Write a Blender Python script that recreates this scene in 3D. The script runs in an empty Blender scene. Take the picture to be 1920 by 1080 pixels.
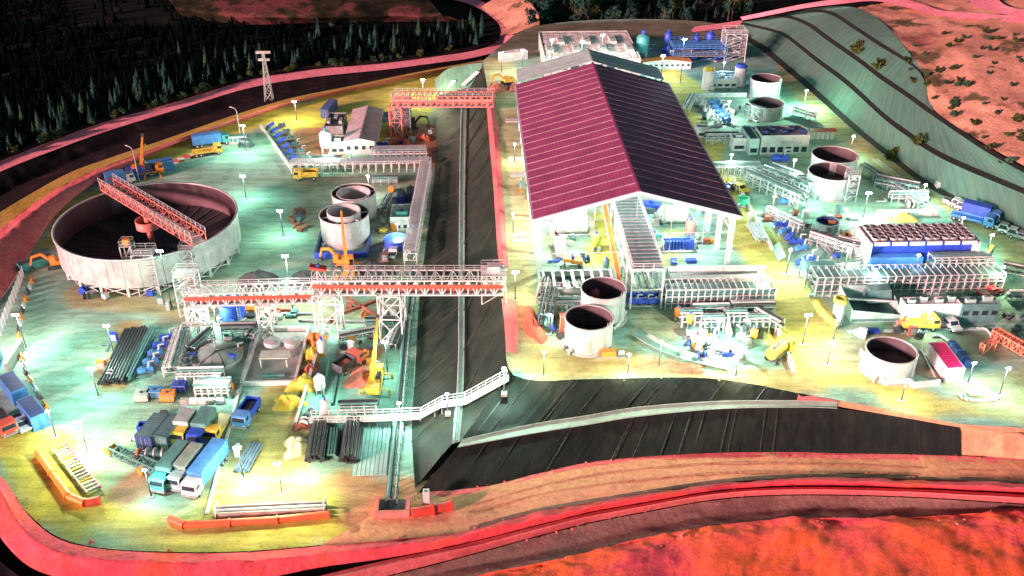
import bpy, math, random
import numpy as np
from mathutils import Vector, Matrix
from mathutils.geometry import delaunay_2d_cdt

random.seed(11)
rng = np.random.default_rng(7)
SC = bpy.context.scene
C = SC.collection
R = math.radians

# ------------------------------------------------------------------ camera
F_PX, PITCH, CAM_H = 1800.0, R(30.4), 100.0
cam_d = bpy.data.cameras.new('camera')
cam_d.sensor_width = 36.0
cam_d.lens = 36.0 * F_PX / 1920.0
cam_d.clip_start, cam_d.clip_end = 1.0, 20000.0
cam = bpy.data.objects.new('camera', cam_d)
C.objects.link(cam)
cam.location = (0, 0, CAM_H)
cam.rotation_euler = (math.pi / 2 - PITCH, 0, 0)
SC.camera = cam

# ------------------------------------------------------------------ dusk sky and low sun
SUN_EL, SUN_AZ = R(12.5), R(-125)          # azimuth measured from +Y towards +X: low light from the left, a little behind the camera
world = bpy.data.worlds.new('World')
SC.world = world
world.use_nodes = True
wn = world.node_tree.nodes
wl = world.node_tree.links
sky = wn.new('ShaderNodeTexSky')
sky.sky_type = 'NISHITA'
sky.sun_disc = False
sky.sun_elevation = SUN_EL
sky.sun_rotation = SUN_AZ
sky.air_density = 1.0
sky.dust_density = 1.0
wl.new(sky.outputs[0], wn['Background'].inputs[0])
wn['Background'].inputs[1].default_value = 0.022
sun_d = bpy.data.lights.new('sun', 'SUN')
sun_d.energy = 4.8
sun_d.angle = R(6)
sun_d.color = (1.0, 0.46, 0.48)
sun = bpy.data.objects.new('sun', sun_d)
C.objects.link(sun)
sdir = Vector((math.sin(SUN_AZ) * math.cos(SUN_EL), math.cos(SUN_AZ) * math.cos(SUN_EL), math.sin(SUN_EL)))
sun.rotation_euler = (-sdir).to_track_quat('-Z', 'Y').to_euler()
SC.view_settings.view_transform = 'Standard'
SC.view_settings.look = 'None'
SC.view_settings.exposure = 1.15
SC.view_settings.gamma = 1.0
SC.view_settings.use_curve_mapping = False
SC.cycles.max_bounces = 5
SC.cycles.diffuse_bounces = 2
SC.cycles.glossy_bounces = 2
SC.cycles.transmission_bounces = 3
SC.cycles.use_light_tree = True
SC.cycles.sample_clamp_indirect = 4.0
SC.cycles.caustics_reflective = False
SC.cycles.caustics_refractive = False
SC.cycles.use_denoising = True

# ------------------------------------------------------------------ surveying helpers
R0 = R(2.25)                               # the plant's long axis, turned from +Y towards -X
CP, SP = math.cos(PITCH), math.sin(PITCH)
Z1 = 8.0                                   # level of the upper terrace

def P(px, py, z=0.0):
    """photo pixel -> point on the level z"""
    a, b = (px - 960) / F_PX, -(py - 540) / F_PX
    d = Vector((a, CP + b * SP, -SP + b * CP))
    t = (z - CAM_H) / d.z
    return Vector((d.x * t, d.y * t, z))

def dist(p, q):
    return (p - q).length

def rect(x0, x1, py, z=0.0):
    """front edge between two pixels: middle point and width"""
    a, b = P(x0, py, z), P(x1, py, z)
    return (a + b) / 2, dist(a, b)

def mpp(px, py, z=0.0):
    return dist(P(px - .5, py, z), P(px + .5, py, z))

# ------------------------------------------------------------------ materials
MATS = {}
def new_mat(name):
    m = bpy.data.materials.new(name)
    m.use_nodes = True
    return m, m.node_tree.nodes, m.node_tree.links

def ramp(n, stops):
    r = n.new('ShaderNodeValToRGB')
    e = r.color_ramp.elements
    while len(e) < len(stops):
        e.new(0.5)
    for i, (p, c) in enumerate(stops):
        e[i].position = p
        e[i].color = tuple(c) + (1,) if len(c) == 3 else c
    return r

def mix(n, l, mode, fac, a, b):
    x = n.new('ShaderNodeMix')
    x.data_type = 'RGBA'
    x.blend_type = mode
    for i, v in ((0, fac), (6, a), (7, b)):
        if hasattr(v, 'is_linked') or hasattr(v, 'links'):
            l.new(v, x.inputs[i])
        elif i == 0:
            x.inputs[0].default_value = v
        else:
            x.inputs[i].default_value = tuple(v) + (1,) if len(v) == 3 else v
    return x.outputs[2]

def noise(n, l, scale, detail=4.0, rough=.6, coord=None, vec_scale=None):
    t = n.new('ShaderNodeTexNoise')
    t.inputs['Scale'].default_value = scale
    t.inputs['Detail'].default_value = detail
    t.inputs['Roughness'].default_value = rough
    if coord is not None:
        if vec_scale:
            mp = n.new('ShaderNodeMapping')
            mp.inputs['Scale'].default_value = vec_scale
            l.new(coord, mp.inputs[0])
            l.new(mp.outputs[0], t.inputs['Vector'])
        else:
            l.new(coord, t.inputs['Vector'])
    return t.outputs[0]

def M(name, col, rough=.6, metal=0.0, var=.22, scale=.6, dirt=.3, dirt_col=(.16, .13, .09), streak=False, bump=.0, spec=.5):
    """paint, metal, concrete ...: a base colour with uneven tone, grime and optional vertical streaks"""
    if name in MATS:
        return MATS[name]
    m, n, l = new_mat(name)
    b = n['Principled BSDF']
    g = n.new('ShaderNodeNewGeometry').outputs['Position']
    nz = noise(n, l, scale, 5, .65, g)
    lo = tuple(max(0, c * (1 - var)) for c in col)
    hi = tuple(min(.95, c * (1 + var)) for c in col)
    r = ramp(n, [(.3, lo), (.7, hi)])
    l.new(nz, r.inputs[0])
    out = r.outputs[0]
    if dirt > 0:
        dn = noise(n, l, scale * 2.7, 8, .7, g, (1, 1, .25) if streak else None)
        dr = ramp(n, [(.48, (0, 0, 0)), (.74, (dirt,) * 3)])
        l.new(dn, dr.inputs[0])
        out = mix(n, l, 'MIX', dr.outputs[0], out, dirt_col)
    l.new(out, b.inputs['Base Color'])
    b.inputs['Metallic'].default_value = metal
    b.inputs['Specular IOR Level'].default_value = spec
    rr = n.new('ShaderNodeMapRange')
    rr.inputs[3].default_value = max(.05, rough - .15)
    rr.inputs[4].default_value = min(1, rough + .18)
    l.new(nz, rr.inputs[0])
    l.new(rr.outputs[0], b.inputs['Roughness'])
    if bump > 0:
        bp = n.new('ShaderNodeBump')
        bp.inputs['Strength'].default_value = bump
        bp.inputs['Distance'].default_value = .2
        l.new(noise(n, l, scale * 4, 8, .7, g), bp.inputs['Height'])
        l.new(bp.outputs[0], b.inputs['Normal'])
    MATS[name] = m
    return m

def EM(name, col, s):
    if name in MATS:
        return MATS[name]
    m, n, l = new_mat(name)
    b = n['Principled BSDF']
    b.inputs['Base Color'].default_value = (.8, .8, .8, 1)
    b.inputs['Emission Color'].default_value = tuple(col) + (1,)
    b.inputs['Emission Strength'].default_value = s
    MATS[name] = m
    return m

def soil_mat(name, stops, scale=.05, bump=.6, rough=.95, fine=1.2, stretch=None, spots=None):
    """earth: colour bands driven by layered noise, with rough relief"""
    m, n, l = new_mat(name)
    b = n['Principled BSDF']
    g = n.new('ShaderNodeNewGeometry').outputs['Position']
    a = noise(n, l, scale, 9, .62, g, stretch)
    r = ramp(n, stops)
    l.new(a, r.inputs[0])
    f = noise(n, l, fine, 8, .75, g)
    fr = ramp(n, [(.25, (.6, .6, .6)), (.72, (1.2, 1.2, 1.2))])
    l.new(f, fr.inputs[0])
    out = mix(n, l, 'MULTIPLY', 1.0, r.outputs[0], fr.outputs[0])
    if spots:
        sn = noise(n, l, spots[1], 6, .6, g)
        sr = ramp(n, [(spots[2], (0, 0, 0)), (spots[2] + .08, (1, 1, 1))])
        l.new(sn, sr.inputs[0])
        out = mix(n, l, 'MIX', sr.outputs[0], out, spots[0])
    l.new(out, b.inputs['Base Color'])
    b.inputs['Roughness'].default_value = rough
    b.inputs['Specular IOR Level'].default_value = .15
    bp = n.new('ShaderNodeBump')
    bp.inputs['Strength'].default_value = bump
    bp.inputs['Distance'].default_value = .5
    l.new(f, bp.inputs['Height'])
    l.new(bp.outputs[0], b.inputs['Normal'])
    MATS[name] = m
    return m

def ground_mat(name):
    """yard surface: what lies where (concrete, earth) comes as a vertex colour, wear and tracks as noise"""
    m, n, l = new_mat(name)
    b = n['Principled BSDF']
    g = n.new('ShaderNodeNewGeometry').outputs['Position']
    at = n.new('ShaderNodeVertexColor')
    at.layer_name = 'Col'
    a = noise(n, l, .09, 9, .68, g)
    ar = ramp(n, [(.30, (.52, .50, .46)), (.68, (1.28, 1.28, 1.26))])
    l.new(a, ar.inputs[0])
    c1 = mix(n, l, 'MULTIPLY', 1.0, at.outputs[0], ar.outputs[0])
    z = noise(n, l, .035, 7, .6, g)
    zr_ = ramp(n, [(.46, (0, 0, 0)), (.66, (.38, .38, .38))])
    l.new(z, zr_.inputs[0])
    c1 = mix(n, l, 'MIX', zr_.outputs[0], c1, (.44, .54, .26))
    t = noise(n, l, .5, 8, .75, g, (.16, 1.0, 1.0))
    tr = ramp(n, [(.34, (.60, .58, .54)), (.58, (1.12, 1.12, 1.12))])
    l.new(t, tr.inputs[0])
    c2 = mix(n, l, 'MULTIPLY', 1.0, c1, tr.outputs[0])
    s = noise(n, l, .33, 10, .7, g)
    sr = ramp(n, [(.57, (0, 0, 0)), (.73, (.6, .6, .6))])
    l.new(s, sr.inputs[0])
    c3 = mix(n, l, 'MIX', sr.outputs[0], c2, (.30, .19, .075))
    f = noise(n, l, 2.6, 8, .75, g)
    fr = ramp(n, [(.3, (.7, .7, .7)), (.7, (1.15, 1.15, 1.15))])
    l.new(f, fr.inputs[0])
    c4 = mix(n, l, 'MULTIPLY', 1.0, c3, fr.outputs[0])
    l.new(c4, b.inputs['Base Color'])
    b.inputs['Roughness'].default_value = .85
    b.inputs['Specular IOR Level'].default_value = .25
    bp = n.new('ShaderNodeBump')
    bp.inputs['Strength'].default_value = .35
    bp.inputs['Distance'].default_value = .25
    l.new(f, bp.inputs['Height'])
    l.new(bp.outputs[0], b.inputs['Normal'])
    MATS[name] = m
    return m

def liner_mat(name, col, col2, seam=.35, rough=.45, dust=(.16, .15, .10)):
    """geomembrane or geotextile laid in strips down a slope: streaks, seams from strip to strip, dust"""
    m, n, l = new_mat(name)
    b = n['Principled BSDF']
    uv = n.new('ShaderNodeUVMap')
    mp = n.new('ShaderNodeMapping')
    mp.inputs['Scale'].default_value = (.8, .16, 1)
    l.new(uv.outputs[0], mp.inputs[0])
    t = n.new('ShaderNodeTexNoise')
    t.inputs['Scale'].default_value = .9
    t.inputs['Detail'].default_value = 9
    t.inputs['Roughness'].default_value = .72
    l.new(mp.outputs[0], t.inputs['Vector'])
    r = ramp(n, [(.3, col), (.72, col2)])
    l.new(t.outputs[0], r.inputs[0])
    w = n.new('ShaderNodeTexWave')
    w.bands_direction = 'X'
    w.inputs['Scale'].default_value = seam * .32
    w.inputs['Distortion'].default_value = .35
    w.inputs['Detail'].default_value = 1
    l.new(uv.outputs[0], w.inputs[0])
    wr = ramp(n, [(.0, (.72, .72, .72)), (.05, (1, 1, 1))])
    l.new(w.outputs[0], wr.inputs[0])
    c = mix(n, l, 'MULTIPLY', 1.0, r.outputs[0], wr.outputs[0])
    g = n.new('ShaderNodeNewGeometry').outputs['Position']
    d = noise(n, l, .22, 10, .75, g)
    dr = ramp(n, [(.46, (0, 0, 0)), (.72, (.5, .5, .5))])
    l.new(d, dr.inputs[0])
    c = mix(n, l, 'MIX', dr.outputs[0], c, dust)
    l.new(c, b.inputs['Base Color'])
    b.inputs['Roughness'].default_value = rough
    b.inputs['Specular IOR Level'].default_value = .3
    bp = n.new('ShaderNodeBump')
    bp.inputs['Strength'].default_value = .5
    bp.inputs['Distance'].default_value = .3
    l.new(t.outputs[0], bp.inputs['Height'])
    l.new(bp.outputs[0], b.inputs['Normal'])
    MATS[name] = m
    return m

WHITE = M('white_steel', (.62, .66, .64), .5, .0, .18, .5, .45, (.22, .17, .12), streak=True)
PLATE = M('pale_tank_plate', (.45, .49, .48), .55, .05, .25, .5, .5, (.20, .15, .11), streak=True)
GALV = M('galvanised_steel', (.50, .56, .56), .45, .35, .2, .8, .3)
GREY = M('grey_steel', (.30, .34, .34), .55, .2, .25, .9, .3)
DARK = M('dark_steel', (.055, .065, .075), .55, .1, .4, .9, .25)
BLACK = M('black_pipe', (.022, .026, .030), .4, 0, .4, 1.2, .2)
RED = M('red_paint', (.60, .075, .045), .5, 0, .2, .9, .25)
PINKR = M('faded_red_paint', (.66, .22, .18), .55, 0, .2, .9, .3)
ORANGE = M('orange_paint', (.78, .27, .04), .45, 0, .15, .9, .2)
YELLOW = M('yellow_paint', (.66, .48, .06), .5, 0, .2, .9, .4)
BLUE = M('blue_paint', (.025, .085, .55), .45, 0, .25, .9, .25)
SKYB = M('light_blue_paint', (.07, .26, .60), .5, 0, .25, .9, .38)
NAVY = M('navy_paint', (.035, .065, .20), .5, 0, .25, .9, .2)
TEAL = M('teal_paint', (.06, .34, .33), .5, 0, .25, .8, .38)
TEALG = M('dark_teal_steel', (.10, .24, .23), .55, .1, .3, .8, .3)
GREEN = M('green_paint', (.05, .50, .27), .5, 0, .2, .9, .2)
MINTC = M('pale_concrete', (.46, .55, .49), .85, 0, .18, .35, .4, bump=.2)
CONC = M('grey_concrete', (.34, .36, .33), .9, 0, .22, .4, .45, bump=.25)
TYRE = M('tyre_rubber', (.018, .018, .019), .85, 0, .3, 2, .3)
GLASS = M('dark_glass', (.02, .035, .05), .08, 0, .1, .5, .08, spec=.8)
PURPLE = M('crimson_roof_sheet', (.27, .062, .150), .55, 0, .24, .22, .4, dirt_col=(.20, .07, .10), streak=True)
FASCIA = M('pale_blue_trim', (.55, .64, .70), .5, 0, .1, .6, .2)
TARP = M('yellow_tarpaulin', (.74, .50, .05), .6, 0, .25, .7, .25, bump=.5)
MAROON = M('maroon_sheet', (.62, .02, .12), .5, 0, .12, .6, .12)
RUBBLE = M('reddish_rubble', (.34, .10, .065), .95, 0, .45, 1.2, .4, bump=.6)
BARK = M('tree_bark', (.10, .075, .05), .95, 0, .3, 3, .2)
TANKIN = M('tank_lining', (.10, .085, .095), .7, 0, .35, .5, .35)
SLUDGE = M('thickener_slurry', (.020, .024, .027), .45, 0, .5, .3, .25)
LAMP_G = EM('lamp_glass_cool', (.82, 1, .92), 60)
LAMP_B = EM('lamp_glass_blue', (.55, .78, 1), 60)
LAMP_Y = EM('lamp_glass_warm', (1, .95, .62), 60)

# ------------------------------------------------------------------ mesh builder
class MB:
    def __init__(self):
        self.v, self.f, self.s = [], [], []
    def add(self, vs, fs, smooth=False):
        k = len(self.v)
        self.v += [tuple(p) for p in vs]
        self.f += [tuple(i + k for i in q) for q in fs]
        self.s += [smooth] * len(fs)
        return self
    def box(self, c, s, rz=0.0, top=None):
        """centre of the base, size; top = (sx, sy) scales the upper face"""
        x, y, z = c
        a, b, h = s[0] / 2, s[1] / 2, s[2]
        t = top or (1, 1)
        pts = [(-a, -b, 0), (a, -b, 0), (a, b, 0), (-a, b, 0), (-a * t[0], -b * t[1], h), (a * t[0], -b * t[1], h), (a * t[0], b * t[1], h), (-a * t[0], b * t[1], h)]
        if rz:
            co, si = math.cos(rz), math.sin(rz)
            pts = [(p[0] * co - p[1] * si, p[0] * si + p[1] * co, p[2]) for p in pts]
        return self.add([(p[0] + x, p[1] + y, p[2] + z) for p in pts],
                        [(0, 3, 2, 1), (4, 5, 6, 7), (0, 1, 5, 4), (1, 2, 6, 5), (2, 3, 7, 6), (3, 0, 4, 7)])
    def bar(self, p, q, w, h=None):
        p, q = Vector(p), Vector(q)
        d = (q - p)
        if d.length < 1e-6:
            return self
        d.normalize()
        u = d.cross(Vector((0, 0, 1)))
        if u.length < 1e-4:
            u = Vector((1, 0, 0))
        u.normalize()
        n = u.cross(d)
        u, n = u * w / 2, n * (h or w) / 2
        vs = [p - u - n, p + u - n, p + u + n, p - u + n, q - u - n, q + u - n, q + u + n, q - u + n]
        return self.add(vs, [(0, 1, 2, 3), (7, 6, 5, 4), (0, 4, 5, 1), (1, 5, 6, 2), (2, 6, 7, 3), (3, 7, 4, 0)])
    def cyl(self, p, q, r, r2=None, n=10, caps=True):
        p, q = Vector(p), Vector(q)
        r2 = r if r2 is None else r2
        d = (q - p).normalized()
        u = d.cross(Vector((0, 0, 1)))
        if u.length < 1e-4:
            u = Vector((1, 0, 0))
        u.normalize()
        w = d.cross(u)
        vs = []
        for c, rr in ((p, r), (q, r2)):
            for i in range(n):
                a = 2 * math.pi * i / n
                vs.append(c + (u * math.cos(a) + w * math.sin(a)) * rr)
        self.add(vs, [(i, (i + 1) % n, n + (i + 1) % n, n + i) for i in range(n)], True)
        if caps:
            self.add(vs[:n], [tuple(range(n - 1, -1, -1))])
            self.add(vs[n:], [tuple(range(n))])
        return self
    def lathe(self, prof, n=32, c=(0, 0, 0), smooth=True):
        vs = []
        for r, z in prof:
            for i in range(n):
                a = 2 * math.pi * i / n
                vs.append((c[0] + r * math.cos(a), c[1] + r * math.sin(a), c[2] + z))
        fs = []
        for j in range(len(prof) - 1):
            for i in range(n):
                k = (i + 1) % n
                fs.append((j * n + i, j * n + k, (j + 1) * n + k, (j + 1) * n + i))
        return self.add(vs, fs, smooth)
    def prism(self, poly, z0, z1):
        n = len(poly)
        vs = [(x, y, z0) for x, y in poly] + [(x, y, z1) for x, y in poly]
        return self.add(vs, [tuple(range(n - 1, -1, -1)), tuple(range(n, 2 * n))] + [(i, (i + 1) % n, n + (i + 1) % n, n + i) for i in range(n)])
    def tube(self, pts, r, n=8):
        for a, b in zip(pts[:-1], pts[1:]):
            self.cyl(a, b, r, n=n, caps=True)
        return self
    def truss(self, p, q, w, h, nb, t=.16):
        """box girder of chords, posts and diagonals; p, q = middle of the underside"""
        p, q = Vector(p), Vector(q)
        d = q - p
        u = d.cross(Vector((0, 0, 1))).normalized() * w / 2
        up = Vector((0, 0, h))
        for s in (-1, 1):
            for k in (0, 1):
                self.bar(p + u * s + up * k, q + u * s + up * k, t * 1.2)
        for i in range(nb + 1):
            a = p + d * i / nb
            for s in (-1, 1):
                self.bar(a + u * s, a + u * s + up, t)
            self.bar(a - u, a + u, t)
            self.bar(a - u + up, a + u + up, t)
            if i < nb:
                b = p + d * (i + 1) / nb
                for s in (-1, 1):
                    if i % 2:
                        self.bar(a + u * s, b + u * s + up, t * .8)
                    else:
                        self.bar(a + u * s + up, b + u * s, t * .8)
        return self
    def rail(self, pts, h=1.1, t=.07, step=1.8):
        for a, b in zip(pts[:-1], pts[1:]):
            a, b = Vector(a), Vector(b)
            k = max(1, int((b - a).length / step))
            up = Vector((0, 0, h))
            self.bar(a + up, b + up, t)
            self.bar(a + up * .5, b + up * .5, t * .8)
            for i in range(k + 1):
                m = a.lerp(b, i / k)
                self.bar(m, m + up, t)
        return self
    def mesh(self, name, mat):
        me = bpy.data.meshes.new(name)
        me.from_pydata(self.v, [], self.f)
        me.polygons.foreach_set('use_smooth', self.s)
        me.materials.append(mat)
        me.update()
        return me
    def build(self, name, mat, parent=None, loc=None, rz=None):
        o = bpy.data.objects.new(name, self.mesh(name, mat))
        C.objects.link(o)
        if parent is not None:
            o.parent = parent
        if loc is not None:
            o.location = loc
        if rz is not None:
            o.rotation_euler = (0, 0, rz)
        return o

def tag(o, label=None, cat=None, group=None, kind=None):
    for k, v in (('label', label), ('category', cat), ('group', group), ('kind', kind)):
        if v:
            o[k] = v
    return o

def thing(name, label, cat, loc, rz=R0, group=None):
    o = bpy.data.objects.new(name, None)
    o.empty_display_size = .5
    C.objects.link(o)
    o.location = loc
    o.rotation_euler = (0, 0, rz)
    return tag(o, label, cat, group)

def inst(src, parent, loc=(0, 0, 0), rz=0.0, scale=None):
    """another piece with the same mesh"""
    o = bpy.data.objects.new(src.name.split('.')[0], src.data)
    C.objects.link(o)
    o.parent = parent
    o.location = loc
    o.rotation_euler = (0, 0, rz)
    if scale:
        o.scale = scale
    return o

def piece(name, me, parent, loc=(0, 0, 0), rz=0.0):
    o = bpy.data.objects.new(name, me)
    C.objects.link(o)
    if parent is not None:
        o.parent = parent
    o.location = loc
    o.rotation_euler = (0, 0, rz)
    return o

def kids(o):
    return [c for c in bpy.data.objects if c.parent == o]

def copy_tree(o, parent=None, cache=None):
    c = o.copy()
    C.objects.link(c)
    c.parent = parent
    for ch in o.children:
        copy_tree(ch, c)
    return c

def struct(o):
    o['kind'] = 'structure'
    return o
# ================================================================== the land
def vnoise(x, y, s, seed=0):
    """cheap smooth value noise"""
    r = np.random.default_rng(seed)
    t = r.random((64, 64))
    gx, gy = np.asarray(x) / s, np.asarray(y) / s
    ix, iy = np.floor(gx).astype(int), np.floor(gy).astype(int)
    fx, fy = gx - ix, gy - iy
    fx, fy = fx * fx * (3 - 2 * fx), fy * fy * (3 - 2 * fy)
    g = lambda a, b: t[a % 64, b % 64]
    return (g(ix, iy) * (1 - fx) + g(ix + 1, iy) * fx) * (1 - fy) + (g(ix, iy + 1) * (1 - fx) + g(ix + 1, iy + 1) * fx) * fy - .5

def fbm(x, y, s, seed=0, o=4):
    return sum(vnoise(x, y, s / 2 ** i, seed + i) / 2 ** i for i in range(o))

def line3(pts, n):
    """resample a polyline of (px, py, z) to n points in the world, evenly by length, rounded a little"""
    w = [P(*p) for p in pts]
    if len(w) > 2:                       # Catmull-Rom
        d = []
        for i in range(len(w) - 1):
            p0, p1, p2, p3 = w[max(0, i - 1)], w[i], w[i + 1], w[min(len(w) - 1, i + 2)]
            for k in range(12):
                t = k / 12
                d.append(.5 * ((2 * p1) + (p2 - p0) * t + (2 * p0 - 5 * p1 + 4 * p2 - p3) * t * t + (3 * p1 - p0 - 3 * p2 + p3) * t ** 3))
        d.append(w[-1])
        w = d
    a = np.array([tuple(p) for p in w])
    s = np.concatenate([[0], np.cumsum(np.linalg.norm(np.diff(a, axis=0), axis=1))])
    q = np.linspace(0, s[-1], n)
    return np.stack([np.interp(q, s, a[:, i]) for i in range(3)], 1), s[-1]

def loft(name, lines, mat, nu=160, nv=6, bump=.12, seed=1, parent=None):
    """a sheet through several (px, py, z) lines"""
    rows, L = [], 0
    ls = []
    for p in lines:
        q, k = line3(p, nu)
        ls.append(q)
        L = max(L, k)
    for i in range(len(ls) - 1):
        for j in range(nv):
            rows.append(ls[i] + (ls[i + 1] - ls[i]) * j / nv)
    rows.append(ls[-1])
    g = np.array(rows)
    nr = len(rows)
    edge = np.ones(nr)
    edge[0] = edge[-1] = 0
    g[:, :, 2] += bump * edge[:, None] * (1.6 * fbm(g[:, :, 0] + 500, g[:, :, 1] + 500, 6.0, seed) + .7 * fbm(g[:, :, 0] + 900, g[:, :, 1] + 900, 1.7, seed + 3))
    vs = g.reshape(-1, 3)
    fs = []
    for i in range(nr - 1):
        for j in range(nu - 1):
            a = i * nu + j
            fs.append((a, a + 1, a + nu + 1, a + nu))
    v0, v1, v2 = (vs[fs[len(fs) // 2][k]] for k in (0, 1, 2))
    if np.cross(v1 - v0, v2 - v0)[2] < 0:
        fs = [f[::-1] for f in fs]
    me = bpy.data.meshes.new(name)
    me.from_pydata(vs.tolist(), [], fs)
    uvl = me.uv_layers.new(name='UVMap')
    acc = np.concatenate([[0], np.cumsum(np.linalg.norm(np.diff(g.mean(1), axis=0), axis=1))])
    U = np.tile(np.linspace(0, L, nu), nr)
    V = np.repeat(acc, nu)
    li = np.empty(len(me.loops), dtype=np.int32)
    me.loops.foreach_get('vertex_index', li)
    uvl.data.foreach_set('uv', np.stack([U[li], V[li]], 1).ravel())
    me.polygons.foreach_set('use_smooth', [True] * len(fs))
    me.materials.append(mat)
    me.update()
    o = bpy.data.objects.new(name, me)
    C.objects.link(o)
    o['kind'] = 'structure'
    return o

def sd_poly(x, y, poly):
    """signed distance to a polygon, negative inside"""
    x, y = np.asarray(x), np.asarray(y)
    d = np.full(x.shape, 1e9)
    ins = np.zeros(x.shape, bool)
    n = len(poly)
    for i in range(n):
        ax, ay = poly[i]
        bx, by = poly[(i + 1) % n]
        ex, ey = bx - ax, by - ay
        t = np.clip(((x - ax) * ex + (y - ay) * ey) / (ex * ex + ey * ey + 1e-9), 0, 1)
        d = np.minimum(d, np.hypot(x - ax - t * ex, y - ay - t * ey))
        c = ((ay > y) != (by > y)) & (x < ex * (y - ay) / (ey + 1e-12) + ax)
        ins ^= c
    return np.where(ins, -d, d)

def sheet(name, outline, z, base, zones, mat, res=1.6, rough_z=.0):
    """flat ground inside an outline; zones colour it by what the surface is made of"""
    ol = [tuple(p)[:2] for p in line3([(a, b, z) for a, b in outline] + [(outline[0][0], outline[0][1], z)], 260)[0][:-1]]
    a = np.array(ol)
    xs = np.arange(a[:, 0].min(), a[:, 0].max(), res)
    ys = np.arange(a[:, 1].min(), a[:, 1].max(), res)
    X, Y = np.meshgrid(xs, ys)
    X[::2] += res / 2
    X = X.ravel() + rng.uniform(-.2, .2, X.size) * res
    Y = Y.ravel() + rng.uniform(-.2, .2, Y.size) * res
    k = sd_poly(X, Y, ol) < -res * .4
    X, Y = X[k], Y[k]
    pts = [Vector(p) for p in ol] + [Vector((p, q)) for p, q in zip(X, Y)]
    n = len(ol)
    vo, eo, fo, *_ = delaunay_2d_cdt(pts, [(i, (i + 1) % n) for i in range(n)], [], 1, 1e-4)
    V = np.array([tuple(p) for p in vo])
    Z = np.full(len(V), z) + rough_z * fbm(V[:, 0], V[:, 1], 8, 3)
    col = np.tile(np.array(base), (len(V), 1)).astype(float)
    for poly, c, feather in zones:
        w = [tuple(P(px, py, z))[:2] for px, py in poly]
        d = sd_poly(V[:, 0], V[:, 1], w) + feather * 2.2 * fbm(V[:, 0] + 90, V[:, 1] + 40, 9.0, 5)
        t = np.clip(.5 - d / (feather + .05), 0, 1)[:, None]
        col = col * (1 - t) + np.array(c) * t
    me = bpy.data.meshes.new(name)
    me.from_pydata(np.column_stack([V, Z]).tolist(), [], [tuple(f) for f in fo])
    at = me.color_attributes.new('Col', 'FLOAT_COLOR', 'POINT')
    at.data.foreach_set('color', np.column_stack([col, np.ones(len(V))]).ravel())
    me.polygons.foreach_set('use_smooth', [True] * len(me.polygons))
    me.materials.append(mat)
    me.update()
    if me.polygons[0].normal.z < 0:
        me.flip_normals()
    o = bpy.data.objects.new(name, me)
    C.objects.link(o)
    o['kind'] = 'structure'
    return o

SOIL_RED = soil_mat('red_laterite', [(.28, (.30, .05, .09)), (.38, (.80, .10, .13)), (.48, (.97, .16, .09)), (.60, (.97, .17, .05)), (.72, (.84, .11, .14))], .085, .9, spots=((.22, .04, .08), .16, .66))
SOIL_BUND = soil_mat('pinkish_red_bund', [(.3, (.62, .07, .10)), (.48, (.90, .125, .155)), (.62, (.95, .14, .09)), (.75, (.84, .15, .17))], .11, .7)
SOIL_PINK = soil_mat('pink_laterite', [(.3, (.60, .13, .14)), (.5, (.80, .20, .20)), (.7, (.72, .24, .21))], .12, .5)
SOIL_ROAD = soil_mat('compacted_pink_road', [(.3, (.84, .27, .32)), (.55, (.95, .36, .42)), (.75, (.88, .31, .36))], .2, .3, fine=.8)
SOIL_TAN = soil_mat('tan_road_earth', [(.3, (.62, .20, .15)), (.5, (.70, .42, .22)), (.7, (.66, .28, .19))], .06, .4, stretch=(.3, 1, 1))
SOIL_YEL = soil_mat('yellow_earth', [(.3, (.42, .30, .05)), (.5, (.55, .42, .10)), (.7, (.50, .26, .07))], .1, .6)
SOIL_BARE = soil_mat('bare_hill_earth', [(.28, (.22, .09, .075)), (.40, (.56, .30, .20)), (.6, (.72, .42, .28)), (.75, (.48, .22, .16))], .055, .9,
                     spots=((.11, .10, .05), .10, .55))
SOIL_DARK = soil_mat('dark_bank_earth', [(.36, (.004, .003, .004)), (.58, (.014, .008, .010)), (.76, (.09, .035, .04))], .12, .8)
SOIL_DITCH = soil_mat('brown_ditch_earth', [(.3, (.12, .06, .06)), (.5, (.25, .16, .13)), (.7, (.17, .18, .13))], .16, .7, stretch=(.35, 1, 1))
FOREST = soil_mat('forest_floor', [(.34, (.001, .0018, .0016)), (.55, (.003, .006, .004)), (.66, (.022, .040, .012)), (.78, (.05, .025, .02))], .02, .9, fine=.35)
YARDM = ground_mat('yard_ground')
LINER_B = liner_mat('black_geomembrane', (.003, .007, .006), (.013, .026, .021), .35, .55, (.03, .04, .025))
LINER_O = liner_mat('olive_grey_liner', (.006, .011, .009), (.028, .042, .030), .25, .6, (.06, .065, .035))
TEXTILE = liner_mat('green_geotextile', (.028, .085, .066), (.064, .155, .120), .3, .85, (.07, .10, .06))
BENCHC = M('mint_bench_concrete', (.30, .46, .38), .85, 0, .2, .4, .35, bump=.2)

MINT, MINT2, YEL, ORA, PALE, BROWN, DGREEN = (.31, .55, .45), (.34, .52, .44), (.60, .58, .10), (.60, .36, .085), (.60, .66, .55), (.30, .17, .11), (.26, .36, .27)

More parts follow.
